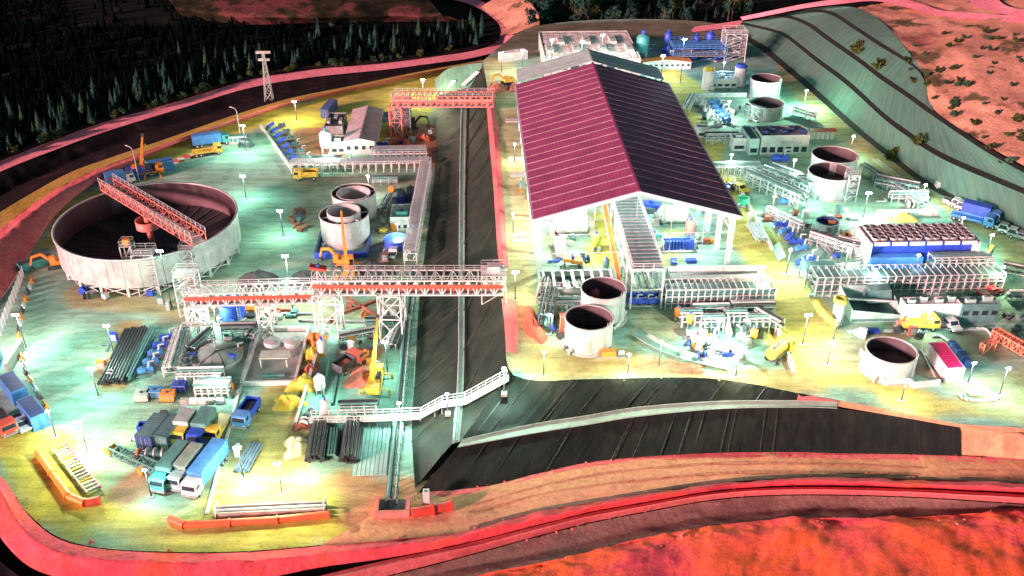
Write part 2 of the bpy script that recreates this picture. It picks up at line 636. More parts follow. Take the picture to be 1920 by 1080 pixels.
# -- base land out to the horizon
def base_land():
    xs = np.unique(np.concatenate([-np.geomspace(300, 6000, 14)[::-1], np.arange(-300, 301, 6.0), np.geomspace(300, 6000, 14)]))
    ys = np.unique(np.concatenate([[-6000, -2500, -1000, -400, -150, 0], np.arange(20, 520, 5.0), np.geomspace(520, 7000, 16)]))
    X, Y = np.meshgrid(xs, ys)
    Z = -2.6 + 1.2 * fbm(X, Y, 60, 9)
    far = np.clip((Y - 300) / 150, 0, 1)
    Z += far * (3 + 6 * (fbm(X, Y, 120, 21) + .3))
    Z[np.abs(X) > 500] += 6
    V = np.column_stack([X.ravel(), Y.ravel(), Z.ravel()])
    nx, ny = len(xs), len(ys)
    fs = [(j * nx + i, j * nx + i + 1, (j + 1) * nx + i + 1, (j + 1) * nx + i) for j in range(ny - 1) for i in range(nx - 1)]
    me = bpy.data.meshes.new('ground')
    me.from_pydata(V.tolist(), [], fs)
    me.polygons.foreach_set('use_smooth', [True] * len(fs))
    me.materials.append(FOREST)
    o = bpy.data.objects.new('ground', me)
    C.objects.link(o)
    o['kind'] = 'structure'
base_land()

# -- the left yard
YARD = [(925, 112), (800, 139), (663, 170), (550, 195), (450, 228), (350, 262), (250, 305), (170, 345), (110, 395), (70, 450), (10, 545), (-60, 660), (-90, 800),
        (-20, 885), (50, 960), (105, 1005), (180, 1026), (300, 1034), (450, 1034), (600, 1022), (740, 1008), (860, 985), (960, 950), (960, 880), (930, 700), (940, 500), (930, 300)]
sheet('yard_ground', YARD, 0, MINT, [
    ([(925, 105), (663, 165), (450, 222), (240, 300), (110, 395), (60, 470), (130, 440), (215, 350), (420, 262), (500, 235), (580, 262), (740, 285), (820, 200), (930, 170)], YEL, 2.5),
    ([(560, 240), (520, 275), (600, 300), (660, 290), (640, 240)], (.40, .19, .10), 1.5),
    ([(735, 235), (725, 310), (815, 315), (820, 235)], (.42, .17, .10), 2.0),
    ([(560, 330), (545, 420), (600, 480), (780, 500), (800, 330)], (.36, .40, .31), 2.5),
    ([(-90, 790), (60, 800), (130, 810), (230, 905), (330, 960), (620, 900), (800, 900), (800, 1040), (300, 1050), (60, 990)], YEL, 3.0),
    ([(600, 905), (860, 870), (980, 880), (980, 1000), (640, 1030)], (.62, .30, .17), 3.0),
    ([(200, 890), (290, 850), (310, 920), (230, 980), (170, 940)], BROWN, 2.0),
    ([(500, 730), (560, 690), (600, 640), (620, 610), (580, 800), (560, 880), (430, 900), (470, 800)], (.58, .52, .20), 2.0),
    ([(310, 560), (760, 560), (760, 612), (300, 612)], (.33, .34, .26), 1.8),
    ([(606, 640), (560, 795), (600, 800), (715, 895), (775, 890), (778, 620), (612, 620)], (.30, .60, .53), .6),
    ([(640, 650), (720, 655), (700, 730), (650, 700)], (.46, .16, .11), 1.0),
    ([(140, 540), (260, 545), (350, 560), (340, 590), (130, 575)], (.42, .40, .22), 1.5),
    ([(185, 690), (215, 610), (260, 600), (240, 735), (190, 735)], (.46, .30, .14), 1.2),
], YARDM, 1.5)

# -- the upper terrace
TERR = [(905, 115), (918, 200), (928, 350), (938, 500), (948, 600), (953, 690), (1000, 713), (1100, 711), (1300, 708), (1400, 718), (1500, 738), (1570, 750),
        (1700, 775), (1800, 795), (1920, 803), (2150, 830), (2250, 640), (2060, 520), (1860, 400), (1740, 335), (1640, 255), (1540, 172), (1470, 112), (1420, 72), (1330, 42), (1150, 36), (1000, 50), (940, 85)]
sheet('terrace_ground', TERR, Z1, (.29, .54, .46), [
    ([(925, 85), (1010, 45), (1400, 36), (1425, 72), (1400, 84), (1240, 72), (1010, 100), (955, 112)], (.16, .17, .13), 1.5),
    ([(905, 110), (965, 105), (1000, 400), (1005, 560), (1010, 690), (950, 690), (925, 350)], (.60, .62, .34), 1.5),
    ([(1235, 110), (1300, 150), (1330, 180), (1300, 190), (1340, 260), (1440, 420), (1530, 560), (1640, 745), (1480, 720), (1430, 560), (1350, 400), (1270, 240)], (.62, .60, .16), 1.6),
    ([(1440, 560), (1530, 560), (1600, 640), (1640, 760), (1920, 800), (1920, 760), (1700, 730), (1640, 690), (1580, 640)], (.60, .54, .17), 2.0),
    ([(950, 600), (1050, 650), (1200, 660), (1300, 690), (1480, 690), (1600, 740), (1480, 740), (1300, 715), (1000, 715)], (.52, .46, .20), 1.8),
    ([(1560, 640), (1660, 610), (1900, 640), (1920, 700), (1840, 690), (1600, 690)], (.34, .30, .22), 2.0),
    ([(1760, 720), (1960, 660), (1960, 790), (1840, 780)], (.50, .55, .30), 2.0),
    ([(1440, 90), (1500, 150), (1600, 245), (1740, 355), (1860, 420), (1960, 490), (1960, 560), (1840, 440), (1700, 350), (1560, 250), (1470, 160)], (.56, .50, .26), 1.4),
    ([(1200, 580), (1290, 590), (1270, 640), (1190, 650)], (.42, .48, .30), 1.5),
    ([(1000, 590), (1090, 560), (1080, 620), (1000, 640)], (.30, .42, .28), 1.5),
    ([(940, 560), (985, 570), (1010, 640), (960, 650)], (.48, .15, .09), .8),
    ([(1110, 400), (1150, 400), (1160, 500), (1090, 500)], (.52, .58, .12), .8),
    ([(1240, 430), (1290, 430), (1275, 500), (1240, 500)], (.42, .60, .24), .8),
    ([(1220, 660), (1330, 690), (1310, 705), (1200, 690)], (.42, .24, .12), 1.0),
], YARDM, 1.6)

# -- the side slope between yard and terrace
toe = [(818, 178, 0), (818, 260, 0), (812, 350, 0), (797, 470, 0), (786, 560, 0), (778, 700, 0), (772, 800, 0), (778, 915, 0)]
mid0 = [(868, 168, 3.8), (864, 260, 3.8), (862, 350, 3.8), (861, 470, 3.8), (860, 600, 3.8), (858, 700, 3.8), (852, 770, 3.8), (848, 832, 3.8)]
mid1 = [(876, 166, 4), (874, 260, 4), (872, 350, 4), (871, 470, 4), (871, 600, 4), (870, 700, 4), (867, 770, 4), (862, 828, 4)]
top = [(905, 117, 8), (915, 200, 8), (921, 280, 8), (926, 350, 8), (934, 470, 8), (944, 590, 8), (950, 650, 8), (957, 700, 8)]
loft('lined_slope', [toe, mid0], LINER_O, 200, 12, .2)
loft('slope_bench', [mid0, mid1], BENCHC, 140, 2, .0)
loft('lined_slope', [mid1, top], LINER_O, 200, 12, .2, 4)
# green end slope at the head of the valley
loft('lined_slope', [[(905, 117, 8), (870, 122, 6), (838, 130, 4), (815, 150, 0)], [(905, 160, 6.2), (880, 164, 4.6), (850, 172, 3.2), (818, 180, 0)]],
     liner_mat('bright_green_textile', (.10, .36, .22), (.22, .52, .36), .5, .7), 40, 6, .1)

# -- the front slopes, two lifts with a bench between them
L0 = [(957, 700, 8), (1000, 713, 8), (1100, 711, 8), (1300, 708, 8), (1400, 718, 8), (1500, 738, 8), (1570, 750, 8)]
L1 = [(866, 824, 4.2), (1000, 795, 4.4), (1100, 779, 4.7), (1200, 763, 5.0), (1350, 752, 6.0), (1500, 751, 7.3), (1570, 754, 7.9)]
L2 = [(858, 838, 3.9), (1000, 812, 4.1), (1100, 796, 4.4), (1200, 780, 4.8), (1350, 766, 5.8), (1500, 763, 7.1), (1570, 765, 7.6)]
L3 = [(782, 925, 0), (900, 915, 0), (1000, 890, .4), (1100, 868, .8), (1200, 857, 1.4), (1350, 849, 2.4), (1500, 848, 3.0), (1570, 850, 3.3)]
loft('lined_slope', [L0, L1], LINER_B, 260, 14, .2, 2)
loft('slope_bench', [L1, L2], BENCHC, 200, 2, .0)
loft('lined_slope', [L2, L3], LINER_B, 260, 14, .2, 3)
loft('lined_slope', [[(1570, 765, 7.6), (1700, 784, 7.6), (1800, 800, 7.6)], [(1570, 850, 3.3), (1700, 852, 3.8), (1802, 855, 4.2)]], LINER_B, 60, 8, .07, 5)
loft('earth_bank', [[(1570, 750, 8), (1700, 775, 8), (1800, 794, 8), (1920, 803, 8), (2150, 830, 8)],
                    [(1570, 762, 7.6), (1700, 784, 7.6), (1800, 801, 7.6), (1920, 815, 7.4), (2150, 845, 7.4)]], SOIL_TAN, 70, 3, .1)
loft('earth_bank', [[(1800, 800, 7.6), (1850, 806, 7.4), (1920, 815, 7.4), (2150, 845, 7.4)], [(1800, 856, 4.2), (1850, 858, 4.4), (1920, 862, 4.6), (2150, 880, 4.8)]], SOIL_TAN, 60, 14, .8, 6)
loft('earth_bank', [[(1497, 738, 8.02), (1530, 744, 8.02), (1570, 751, 8.02)], [(1494, 752, 7.5), (1530, 753, 7.7), (1568, 755, 8.0)]], SOIL_PINK, 20, 3, .1)

# -- the lower road and the bunds in front
zr = lambda x: 4.6 * min(1, max(0, (x - 900) / 950)) ** 1.2
rl = lambda pts, dz=0: [(x, y, zr(x) + dz) for x, y in pts]
edge_in = [(640, 1000), (780, 925), (900, 912), (1000, 888), (1100, 866), (1200, 855), (1350, 848), (1570, 850), (1800, 856), (1920, 862), (2150, 880)]
edge_out = [(600, 1024), (740, 1012), (880, 994), (1000, 962), (1100, 944), (1200, 928), (1350, 906), (1500, 896), (1700, 898), (1920, 905), (2150, 915)]
loft('lower_road', [rl(edge_in, .03), rl(edge_out, .03)], SOIL_TAN, 200, 10, .12, 7)
loft('road_verge', [rl([(x, y - 1) for x, y in edge_in[1:]], .06), rl([(x, y + 9) for x, y in edge_in[1:]], .07)], SOIL_PINK, 200, 3, .08, 30)
loft('road_verge', [rl([(x, y - 7) for x, y in edge_out[2:]], .07), rl(edge_out[2:], .22)], SOIL_DITCH, 200, 3, .12, 31)
RUT = soil_mat('rutted_tan_earth', [(.3, (.46, .14, .10)), (.5, (.60, .32, .18)), (.7, (.50, .20, .14))], .3, .6)
for k_, off in enumerate((30, 46)):        # wheel ruts
    rut = [(x + (a - x) * (off + 7 * math.sin(x * .004 + k_)) / 70, y + (b - y) * (off + 7 * math.sin(x * .004 + k_)) / 70) for (x, y), (a, b) in zip(edge_in[1:], edge_out[1:])]
    loft('wheel_rut', [rl([(x, y - 1.6) for x, y in rut], .085), rl([(x, y + 1.6) for x, y in rut], .085)], RUT, 220, 2, .05, 40 + k_)
b_in = [(-60, 862), (0, 892), (50, 962), (105, 1008), (180, 1028), (300, 1036), (450, 1036), (600, 1024)] + edge_out[1:]
up = lambda pts, d: [(x + d * .0, y + d, zr(x)) for x, y in pts]
crest = [(-75, 872), (-12, 905), (38, 985), (95, 1030), (180, 1047), (300, 1053), (450, 1052), (600, 1038), (740, 1022), (880, 1001), (1000, 972), (1100, 951), (1200, 934), (1350, 911), (1500, 902), (1700, 905), (1920, 914), (2150, 925)]
b_out = [(-110, 890), (-45, 935), (10, 1020), (70, 1070), (170, 1092), (300, 1098), (450, 1092), (600, 1064), (740, 1044), (880, 1016), (1000, 986), (1100, 961), (1200, 943), (1350, 919), (1500, 911), (1700, 914), (1920, 925), (2150, 938)]
loft('earth_bund', [rl(b_in, .05), rl(crest, 1.8), rl(b_out, .1)], SOIL_BUND, 420, 10, .38, 8)
c_in = [(520, 1100), (640, 1070), (740, 1047), (880, 1018), (1000, 988), (1100, 963), (1200, 945), (1350, 921), (1500, 913), (1700, 916), (1920, 927), (2150, 940)]
c_cr = [(520, 1116), (640, 1082), (740, 1056), (880, 1026), (1000, 995), (1100, 970), (1200, 951), (1350, 926), (1500, 918), (1700, 922), (1920, 934), (2150, 948)]
c_out = [(520, 1140), (640, 1102), (740, 1076), (880, 1040), (1000, 1007), (1100, 981), (1200, 961), (1350, 935), (1500, 927), (1700, 931), (1920, 944), (2150, 958)]
loft('channel_kerb', [rl(c_in, .1), rl(c_cr, 1.25), rl(c_out, -.5)], SOIL_PINK, 200, 5, .06, 9)
d_in = [(660, 1096), (740, 1078), (880, 1042), (1000, 1009), (1100, 983), (1200, 963), (1350, 937), (1500, 929), (1700, 933), (1920, 946), (2150, 960)]
d_out = [(820, 1110), (900, 1078), (1000, 1058), (1100, 1036), (1200, 1010), (1350, 984), (1500, 972), (1700, 970), (1920, 958), (2150, 962)]
loft('drain_channel', [rl(d_in, -.4), rl([(740, 1103), (800, 1080), (940, 1050), (1050, 1027), (1150, 1003), (1270, 978), (1420, 958), (1580, 953), (1780, 953), (1940, 952), (2150, 961)], -1.2), rl(d_out, -.3)], SOIL_DITCH, 200, 6, .2, 10)
loft('red_foreground', [rl(d_out, -.3), rl([(800, 1130), (930, 1092), (1040, 1072), (1120, 1052), (1220, 1030), (1370, 1005), (1520, 995), (1700, 990), (1920, 985), (2150, 985)], 0.6),
                        rl([(700, 1250), (900, 1230), (1050, 1220), (1150, 1215), (1250, 1210), (1400, 1205), (1550, 1200), (1720, 1200), (1940, 1200), (2200, 1200)], 1.6)], SOIL_RED, 260, 22, .5, 11)
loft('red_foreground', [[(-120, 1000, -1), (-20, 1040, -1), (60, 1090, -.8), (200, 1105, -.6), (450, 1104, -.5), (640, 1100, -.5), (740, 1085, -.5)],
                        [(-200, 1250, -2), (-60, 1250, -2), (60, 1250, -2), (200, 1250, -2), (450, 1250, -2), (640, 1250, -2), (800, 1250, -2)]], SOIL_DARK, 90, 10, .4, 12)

# -- berms, banks and roads to the left and behind
out_ = [(-60, 480), (0, 428), (60, 384), (130, 340), (200, 310), (330, 262), (450, 218), (550, 187), (663, 163), (783, 137), (920, 112)]
in_ = [(-60, 640), (10, 548), (70, 452), (110, 398), (170, 348), (250, 306), (350, 263), (450, 228), (550, 195), (663, 170), (800, 139), (925, 113)]
loft('earth_bank', [[(x, y, 2.2) for x, y in out_], [(-60, 510, 3.0), (0, 450, 3.0), (60, 398, 3.0), (130, 352, 2.6), (200, 318, 2.4), (330, 268, 2.0), (450, 222, 1.6), (550, 191, 1.4), (663, 166, 1.2), (783, 139, 1.0), (922, 113, .8)],
                    [(x, y, .04) for x, y in in_]], SOIL_PINK, 220, 7, .22, 13)
loft('perimeter_track', [[(-60, 440, 1.9), (0, 398, 1.9), (60, 362, 1.9), (130, 324, 1.9), (200, 298, 1.9), (330, 254, 1.9), (450, 212, 1.9), (550, 183, 1.9), (663, 160, 1.9), (783, 135, 1.9), (915, 111, 1.9)],
                         [(x, y + 1, 2.25) for x, y in out_]], SOIL_YEL, 200, 4, .12, 14)
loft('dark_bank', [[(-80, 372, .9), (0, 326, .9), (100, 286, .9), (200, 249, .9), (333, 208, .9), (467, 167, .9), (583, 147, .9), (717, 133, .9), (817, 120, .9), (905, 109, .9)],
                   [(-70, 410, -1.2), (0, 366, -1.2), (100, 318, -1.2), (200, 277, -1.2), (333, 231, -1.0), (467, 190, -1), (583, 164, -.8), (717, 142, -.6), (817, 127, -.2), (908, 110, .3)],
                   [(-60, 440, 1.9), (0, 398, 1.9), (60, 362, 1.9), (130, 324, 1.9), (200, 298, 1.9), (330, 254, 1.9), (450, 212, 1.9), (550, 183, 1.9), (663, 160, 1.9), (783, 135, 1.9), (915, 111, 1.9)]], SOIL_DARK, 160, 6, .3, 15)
ra = [(-80, 340), (0, 303), (100, 264), (200, 228), (333, 190), (467, 150), (583, 131), (717, 119), (817, 106), (883, 96), (921, 84), (938, 66), (937, 48), (922, 32), (900, 17), (860, 2), (790, -10), (700, -20)]
rb = [(-80, 365), (0, 322), (100, 282), (200, 246), (333, 205), (467, 165), (583, 145), (717, 131), (817, 118), (888, 108), (940, 92), (962, 68), (960, 46), (944, 28), (918, 10), (880, -5), (800, -18), (700, -30)]
loft('access_road', [[(x, y, 1.1) for x, y in ra], [(x, y, 1.1) for x, y in rb]], SOIL_ROAD, 260, 5, .1, 16)
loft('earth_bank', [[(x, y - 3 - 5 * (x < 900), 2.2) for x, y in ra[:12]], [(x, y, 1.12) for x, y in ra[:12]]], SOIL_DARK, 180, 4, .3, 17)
loft('scrub_slope', [[(941, 66, 1.05), (946, 50, 1.05), (930, 34, 1.05), (900, 15, 1.05)], [(1010, 60, 6), (1010, 30, 6), (990, 0, 6), (960, -30, 6)]], SOIL_BARE, 30, 8, .4, 18)
loft('scrub_slope', [[(300, -30, 10), (420, -30, 10), (600, -30, 10), (780, -30, 10)], [(330, 20, 5), (450, 30, 5), (600, 32, 5), (830, 30, 4)], [(350, 34, 1), (470, 46, 1), (620, 42, 1), (880, 40, 1)]],
     soil_mat('dim_scrub_earth', [(.38, (.003, .005, .003)), (.48, (.03, .030, .012)), (.57, (.17, .055, .06)), (.66, (.06, .035, .022)), (.76, (.012, .02, .008))], .075, 1.0), 60, 8, .6, 19)
loft('access_road', [[(938, 68, 1.2), (990, 62, 3), (1030, 64, 5), (1180, 58, 7), (1300, 50, 8), (1390, 38, 9)], [(945, 84, 1.2), (990, 72, 3), (1030, 74, 5), (1180, 68, 7), (1300, 60, 8), (1400, 48, 9)]], SOIL_ROAD, 80, 4, .1, 20)

# -- the hill on the right: geotextile lifts, dark bench drains between them
foot = [(1375, 58, 8), (1425, 86, 8), (1480, 130, 8), (1540, 182, 8), (1600, 236, 8), (1680, 300, 8), (1740, 345, 8), (1850, 404, 8), (1960, 470, 8), (2140, 575, 8)]
h1a = [(1388, 45, 12), (1450, 60, 12.4), (1477, 73, 12.8), (1533, 118, 13.2), (1587, 159, 13.6), (1653, 219, 14), (1693, 250, 14.2), (1767, 298, 14.5), (1920, 364, 15), (2140, 455, 15)]
h1b = [(1391.0, 41.2, 12.23), (1450.0, 54.7, 12.63), (1479.3, 67.1, 13.03), (1536.0, 110.6, 13.43), (1590.8, 150.8, 13.83), (1656.0, 210.1, 14.23), (1696.0, 240.3, 14.43), (1769.3, 287.6, 14.73), (1923.0, 353.6, 15.23), (2140.0, 442.3, 15.23)]
h2a = [(1440, 34, 16), (1477, 34, 16.6), (1513, 48, 17), (1550, 75, 17.5), (1607, 115, 18), (1650, 148, 18.4), (1700, 182, 18.8), (1747, 216, 19), (1850, 285, 19), (1960, 345, 19)]
h2b = [(1443.8, 30.2, 16.23), (1479.3, 28.7, 16.91), (1516.8, 42.1, 17.31), (1554.5, 68.2, 17.81), (1611.5, 108.2, 18.31), (1654.5, 140.6, 18.71), (1704.5, 174.6, 19.11), (1750.8, 208.6, 19.31), (1850.0, 275.4, 19.31), (1960.0, 335.4, 19.31)]
h3a = [(1500, 22, 20), (1553, 26, 21), (1600, 54, 22), (1650, 87, 22.6), (1700, 117, 23), (1727, 140, 23)]
h3b = [(1507.4, 18.2, 20.23), (1558.1, 20.7, 21.31), (1604.5, 48.7, 22.31), (1654.5, 81.1, 22.91), (1703.0, 111.9, 23.31), (1729.3, 134.1, 23.31)]
htop = [(1560, 12, 23), (1607, 15, 24), (1650, 38, 25.2), (1683, 72, 25.2), (1717, 115, 24.2), (1733, 132, 23.6)]
DRAINM = M('bench_drain_liner', (.012, .018, .014), .6, 0, .4, .8, .3)
loft('hill_slope', [foot, h1a], TEXTILE, 160, 8, .15, 21)
loft('bench_drain', [[(x - 4, y + 4, 8.05) for x, y, z in foot], [(x + 3, y - 4, 8.6) for x, y, z in foot]], DRAINM, 160, 2, .0)
loft('bench_drain', [h1a, h1b], DRAINM, 160, 2, .0)
loft('hill_slope', [h1b, h2a], TEXTILE, 160, 8, .15, 22)
loft('bench_drain', [h2a, h2b], DRAINM, 140, 2, .0)
loft('hill_slope', [h2b[:8], h3a + [(1745, 180, 20.5)]], TEXTILE, 140, 8, .15, 23)
loft('bench_drain', [h3a, h3b], DRAINM, 90, 2, .0)
loft('hill_slope', [h3b, htop], TEXTILE, 90, 6, .12, 24)
loft('bare_hill', [[(1607, 15, 24), (1650, 37, 25.2), (1683, 71, 25.2), (1717, 114, 24.2), (1735, 150, 22.6), (1752, 206, 19.4), (1850, 272, 19.4), (1960, 332, 19.4), (2200, 460, 19.4)],
                   [(1650, 5, 24.2), (1720, 25, 25.4), (1760, 60, 26), (1800, 100, 26), (1830, 140, 25), (1860, 190, 23), (1920, 230, 22), (2000, 270, 22), (2250, 380, 22)],
                   [(1700, -20, 25), (1800, 5, 27), (1860, 30, 28), (1920, 70, 28), (1960, 100, 27.5), (2000, 130, 26), (2060, 170, 25), (2120, 200, 25), (2300, 300, 25)],
                   [(1750, -50, 26), (1900, -40, 30), (2000, -20, 31), (2100, 10, 31), (2160, 40, 30), (2200, 70, 29), (2240, 100, 28), (2280, 130, 28), (2400, 230, 28)]], SOIL_BARE, 90, 12, .55, 25)
loft('hill_road', [[(1392, 38, 12.6), (1450, 27, 16.6), (1510, 15, 20.6), (1570, 8, 23.4), (1640, 2, 25), (1700, 14, 26.2), (1760, 30, 27), (1850, 38, 27.9), (1960, 46, 28.7)],
                   [(1388, 32, 13), (1445, 20, 17), (1510, 7, 21), (1570, -2, 23.8), (1650, -10, 25.4), (1720, 4, 26.6), (1770, 20, 27.4), (1850, 26, 28.5), (1960, 34, 29.3)]], SOIL_ROAD, 90, 4, .1, 26)
loft('hill_road', [[(1820, 10, 28.6), (1850, 18, 28.6), (1900, 30, 29), (1960, 36, 29.4)], [(1818, -14, 29), (1862, -8, 29.2), (1890, 12, 29.6), (1960, 24, 29.9)]], SOIL_ROAD, 30, 4, .1, 27)

# red berm strip along the terrace's left edge
loft('earth_bund', [[(912, 196, 8.02), (919, 280, 8.02), (925, 350, 8.02), (933, 470, 8.02), (938, 500, 8.02)], [(920, 196, 8.7), (929, 280, 8.7), (934, 350, 8.7), (942, 470, 8.7), (946, 500, 8.7)],
                    [(929, 196, 8.03), (938, 280, 8.03), (943, 350, 8.03), (951, 470, 8.03), (955, 500, 8.03)]], SOIL_PINK, 90, 4, .12, 28)
loft('earth_bund', [[(940, 560, 8.02), (945, 600, 8.02), (949, 660, 8.02)], [(956, 560, 8.4), (960, 600, 8.4), (962, 660, 8.4)], [(968, 566, 8.03), (972, 606, 8.03), (972, 664, 8.03)]], SOIL_PINK, 30, 4, .1, 29)

# liner overlaps: welded ridges running down the lined slopes, and low kerbs along the benches
def ridges(name, lines, stations, mat, w=.5, h=.16, slant=0.0):
    n = 400
    ls = [line3(p, n)[0] for p in lines]
    b = bpy.data.meshes
    for st_ in stations:
        m_ = MB_lite()
        for k in range(len(ls) - 1):
            i, j = int(min(.995, max(0, st_ + slant * k)) * (n - 1)), int(min(.995, max(0, st_ + slant * (k + 1))) * (n - 1))
            m_.strip(ls[k][i], ls[k + 1][j], w, h)
        me = bpy.data.meshes.new(name)
        me.from_pydata(m_.v, [], m_.f)
        me.materials.append(mat)
        o = bpy.data.objects.new(name, me)
        C.objects.link(o)
        o['kind'] = 'structure'
class MB_lite:
    def __init__(self):
        self.v, self.f = [], []
    def strip(self, a, b, w, h):
        a, b = Vector(a), Vector(b)
        d = (b - a).normalized()
        u = d.cross(Vector((0, 0, 1))).normalized() * w / 2
        up = u.cross(d).normalized()
        up = up if up.z > 0 else -up
        segs = 8
        for k in range(segs):
            p, q = a.lerp(b, k / segs), a.lerp(b, (k + 1) / segs)
            wob = Vector((random.uniform(-.08, .08), random.uniform(-.08, .08), 0))
            i = len(self.v)
            for c in (p, q):
                self.v += [tuple(c - u + up * .02), tuple(c + up * h), tuple(c + u + up * .02)]
            self.f += [(i, i + 1, i + 4, i + 3), (i + 1, i + 2, i + 5, i + 4)]
RIDGE_O = M('olive_liner_weld', (.022, .032, .024), .6, 0, .4, .7, .3)
RIDGE_B = M('black_liner_weld', (.007, .013, .011), .5, 0, .5, .7, .3)
ridges('liner_weld', [toe, mid0], [.12, .22, .31, .39, .47, .55, .63, .70, .78, .86, .94], RIDGE_O, .6, .13, -.02)
ridges('liner_weld', [mid1, top], [.10, .20, .29, .38, .46, .54, .61, .69, .77, .85, .93], RIDGE_O, .55, .12, -.02)
rw_ = random.Random(3)
ridges('liner_weld', [L0, L1], sorted(rw_.uniform(.02, .8) for i in range(11)), RIDGE_B, .35, .09)
ridges('liner_weld', [L2, L3], sorted(rw_.uniform(.02, .98) for i in range(14)), RIDGE_B, .35, .09)
for nm, ln, dz in (('bench_kerb', L2, .06), ('bench_kerb', L1, .1), ('bench_kerb', mid0, .06)):
    loft(nm, [[(x, y - .6, z + dz) for x, y, z in ln], [(x, y, z + dz + .28) for x, y, z in ln], [(x, y + 1.2, z + dz) for x, y, z in ln]], BENCHC, 160, 1, .0)
# ================================================================== builders
def yaw(a, b):
    return math.atan2(b.y - a.y, b.x - a.x)

def lamp(px, py, zb, h, power, label, col=(.80, 1.0, .90), lens=None, heads=1, group=None, rz=R0):
    """floodlight mast: tapered pole on a footing, cross arm, floodlight heads"""
    top = P(px, py, zb + h)
    t = thing('floodlight_mast', label, 'lamp post', (top.x, top.y, zb), rz, group)
    MB().box((0, 0, -.3), (.9, .9, .5)).build('footing', CONC, t)
    MB().cyl((0, 0, .2), (0, 0, h + .1), .12, .07, 8).build('pole', DARK, t)
    b = MB().bar((-.4, 0, h), (.4, 0, h), .08)
    b.build('cross_arm', GREY, t)
    for s in ([0] if heads == 1 else [-.36, .36]):
        hd = MB().box((s, -.12, h - .05), (.42, .28, .32), 0, (.8, .6)).build('floodlight', GREY, t)
        MB().box((s, -.30, h - .06), (.46, .08, .36)).build('lens', lens or LAMP_G, hd)
    ld = bpy.data.lights.new('lamp_light', 'POINT')
    ld.energy = power
    ld.color = col
    ld.shadow_soft_size = .45
    lo = bpy.data.objects.new('lamp_light', ld)
    C.objects.link(lo)
    lo.parent = t
    lo.location = (0, -.75, h - .55)
    return t

def tank(label, px, py, z, rad, h, wall=PLATE, inside=TANKIN, fill=.35, ring=None, group=None, legs=0, seg=40, name='process_tank', fillmat=None):
    """open-topped steel tank; (px, py) = centre of its rim, z = level it stands on"""
    c = P(px, py, z + h)
    c.z = z
    t = thing(name, label, 'tank', c, R0, group)
    if legs:
        for i in range(legs):
            a = 2 * math.pi * i / legs
            MB().cyl((rad * .95 * math.cos(a), rad * .95 * math.sin(a), 0), (rad * .95 * math.cos(a), rad * .95 * math.sin(a), 1.6), .2, n=6).build('leg', WHITE, t)
    else:
        MB().lathe([(0, .001), (rad + .5, .0), (rad + .5, .3), (rad, .3)], seg).build('foundation_ring', CONC, t)
    MB().lathe([(rad, .25), (rad, h)], seg).build('shell', wall, t)
    MB().lathe([(rad - .06, h), (rad - .06, h * fill)], seg).build('lining', inside, t)
    MB().lathe([(rad - .1, h - .02), (rad - .1, h + .14), (rad + .16, h + .14), (rad + .16, h - .14), (rad, h - .14)], seg).build('rim', wall, t)
    MB().lathe([(rad - .07, h * fill), (rad * .5, h * fill - .12), (0.01, h * fill - .25)], seg).build('slurry', fillmat or SLUDGE, t)
    for k in range(1, max(2, int(h / 2.4))):
        z_ = k * h / max(2, int(h / 2.4))
        MB().lathe([(rad + .005, z_ - .06), (rad + .05, z_), (rad + .005, z_ + .06)], seg).build('stiffener_band', wall, t)
    if ring:
        r2, hz = ring
        MB().lathe([(r2, h * .3), (r2, h + hz), (r2 - .25, h + hz), (r2 - .25, h * .3)], 32).build('inner_ring', wall, t)
        for i in range(6):
            a = i * math.pi / 3 + .3
            MB().bar((r2 * math.cos(a), r2 * math.sin(a), h - .3), (rad * math.cos(a), rad * math.sin(a), h - .3), .2, .35).build('spoke', GALV, t)
    # ladder with hoops on the near side
    a = -math.pi / 2 + .75
    lx, ly = (rad + .22) * math.cos(a), (rad + .22) * math.sin(a)
    tx, ty = -math.sin(a) * .28, math.cos(a) * .28
    lad = MB()
    for s in (-1, 1):
        lad.bar((lx + tx * s, ly + ty * s, 0), (lx + tx * s, ly + ty * s, h + 1), .07)
    for k in range(int(h / .45)):
        lad.bar((lx - tx, ly - ty, .3 + k * .45), (lx + tx, ly + ty, .3 + k * .45), .05)
    lad.build('ladder', GALV, t)
    # outlet pipe
    a = -math.pi / 2 - .8
    MB().tube([((rad - .1) * math.cos(a), (rad - .1) * math.sin(a), .9), ((rad + 1.0) * math.cos(a), (rad + 1.0) * math.sin(a), .9), ((rad + 1.0) * math.cos(a), (rad + 1.0) * math.sin(a), .2)], .22).build('outlet_pipe', GALV, t)
    return t

def rake(t, rad, h, mat=GALV):
    """bridge with agitator drive across a tank"""
    b = MB()
    b.bar((-rad, 0, h + .25), (rad, 0, h + .25), .9, .18)
    b.build('bridge', mat, t)
    MB().rail([(-rad, -.45, h + .33), (rad, -.45, h + .33)]).rail([(-rad, .45, h + .33), (rad, .45, h + .33)]).build('handrail', GALV, t)
    d = MB().box((0, 0, h + .34), (.8, .8, .7)).build('drive_box', mat, t)
    MB().cyl((0, 0, h + 1.0), (0, 0, h + 1.8), .3, n=10).build('motor', SKYB, d)

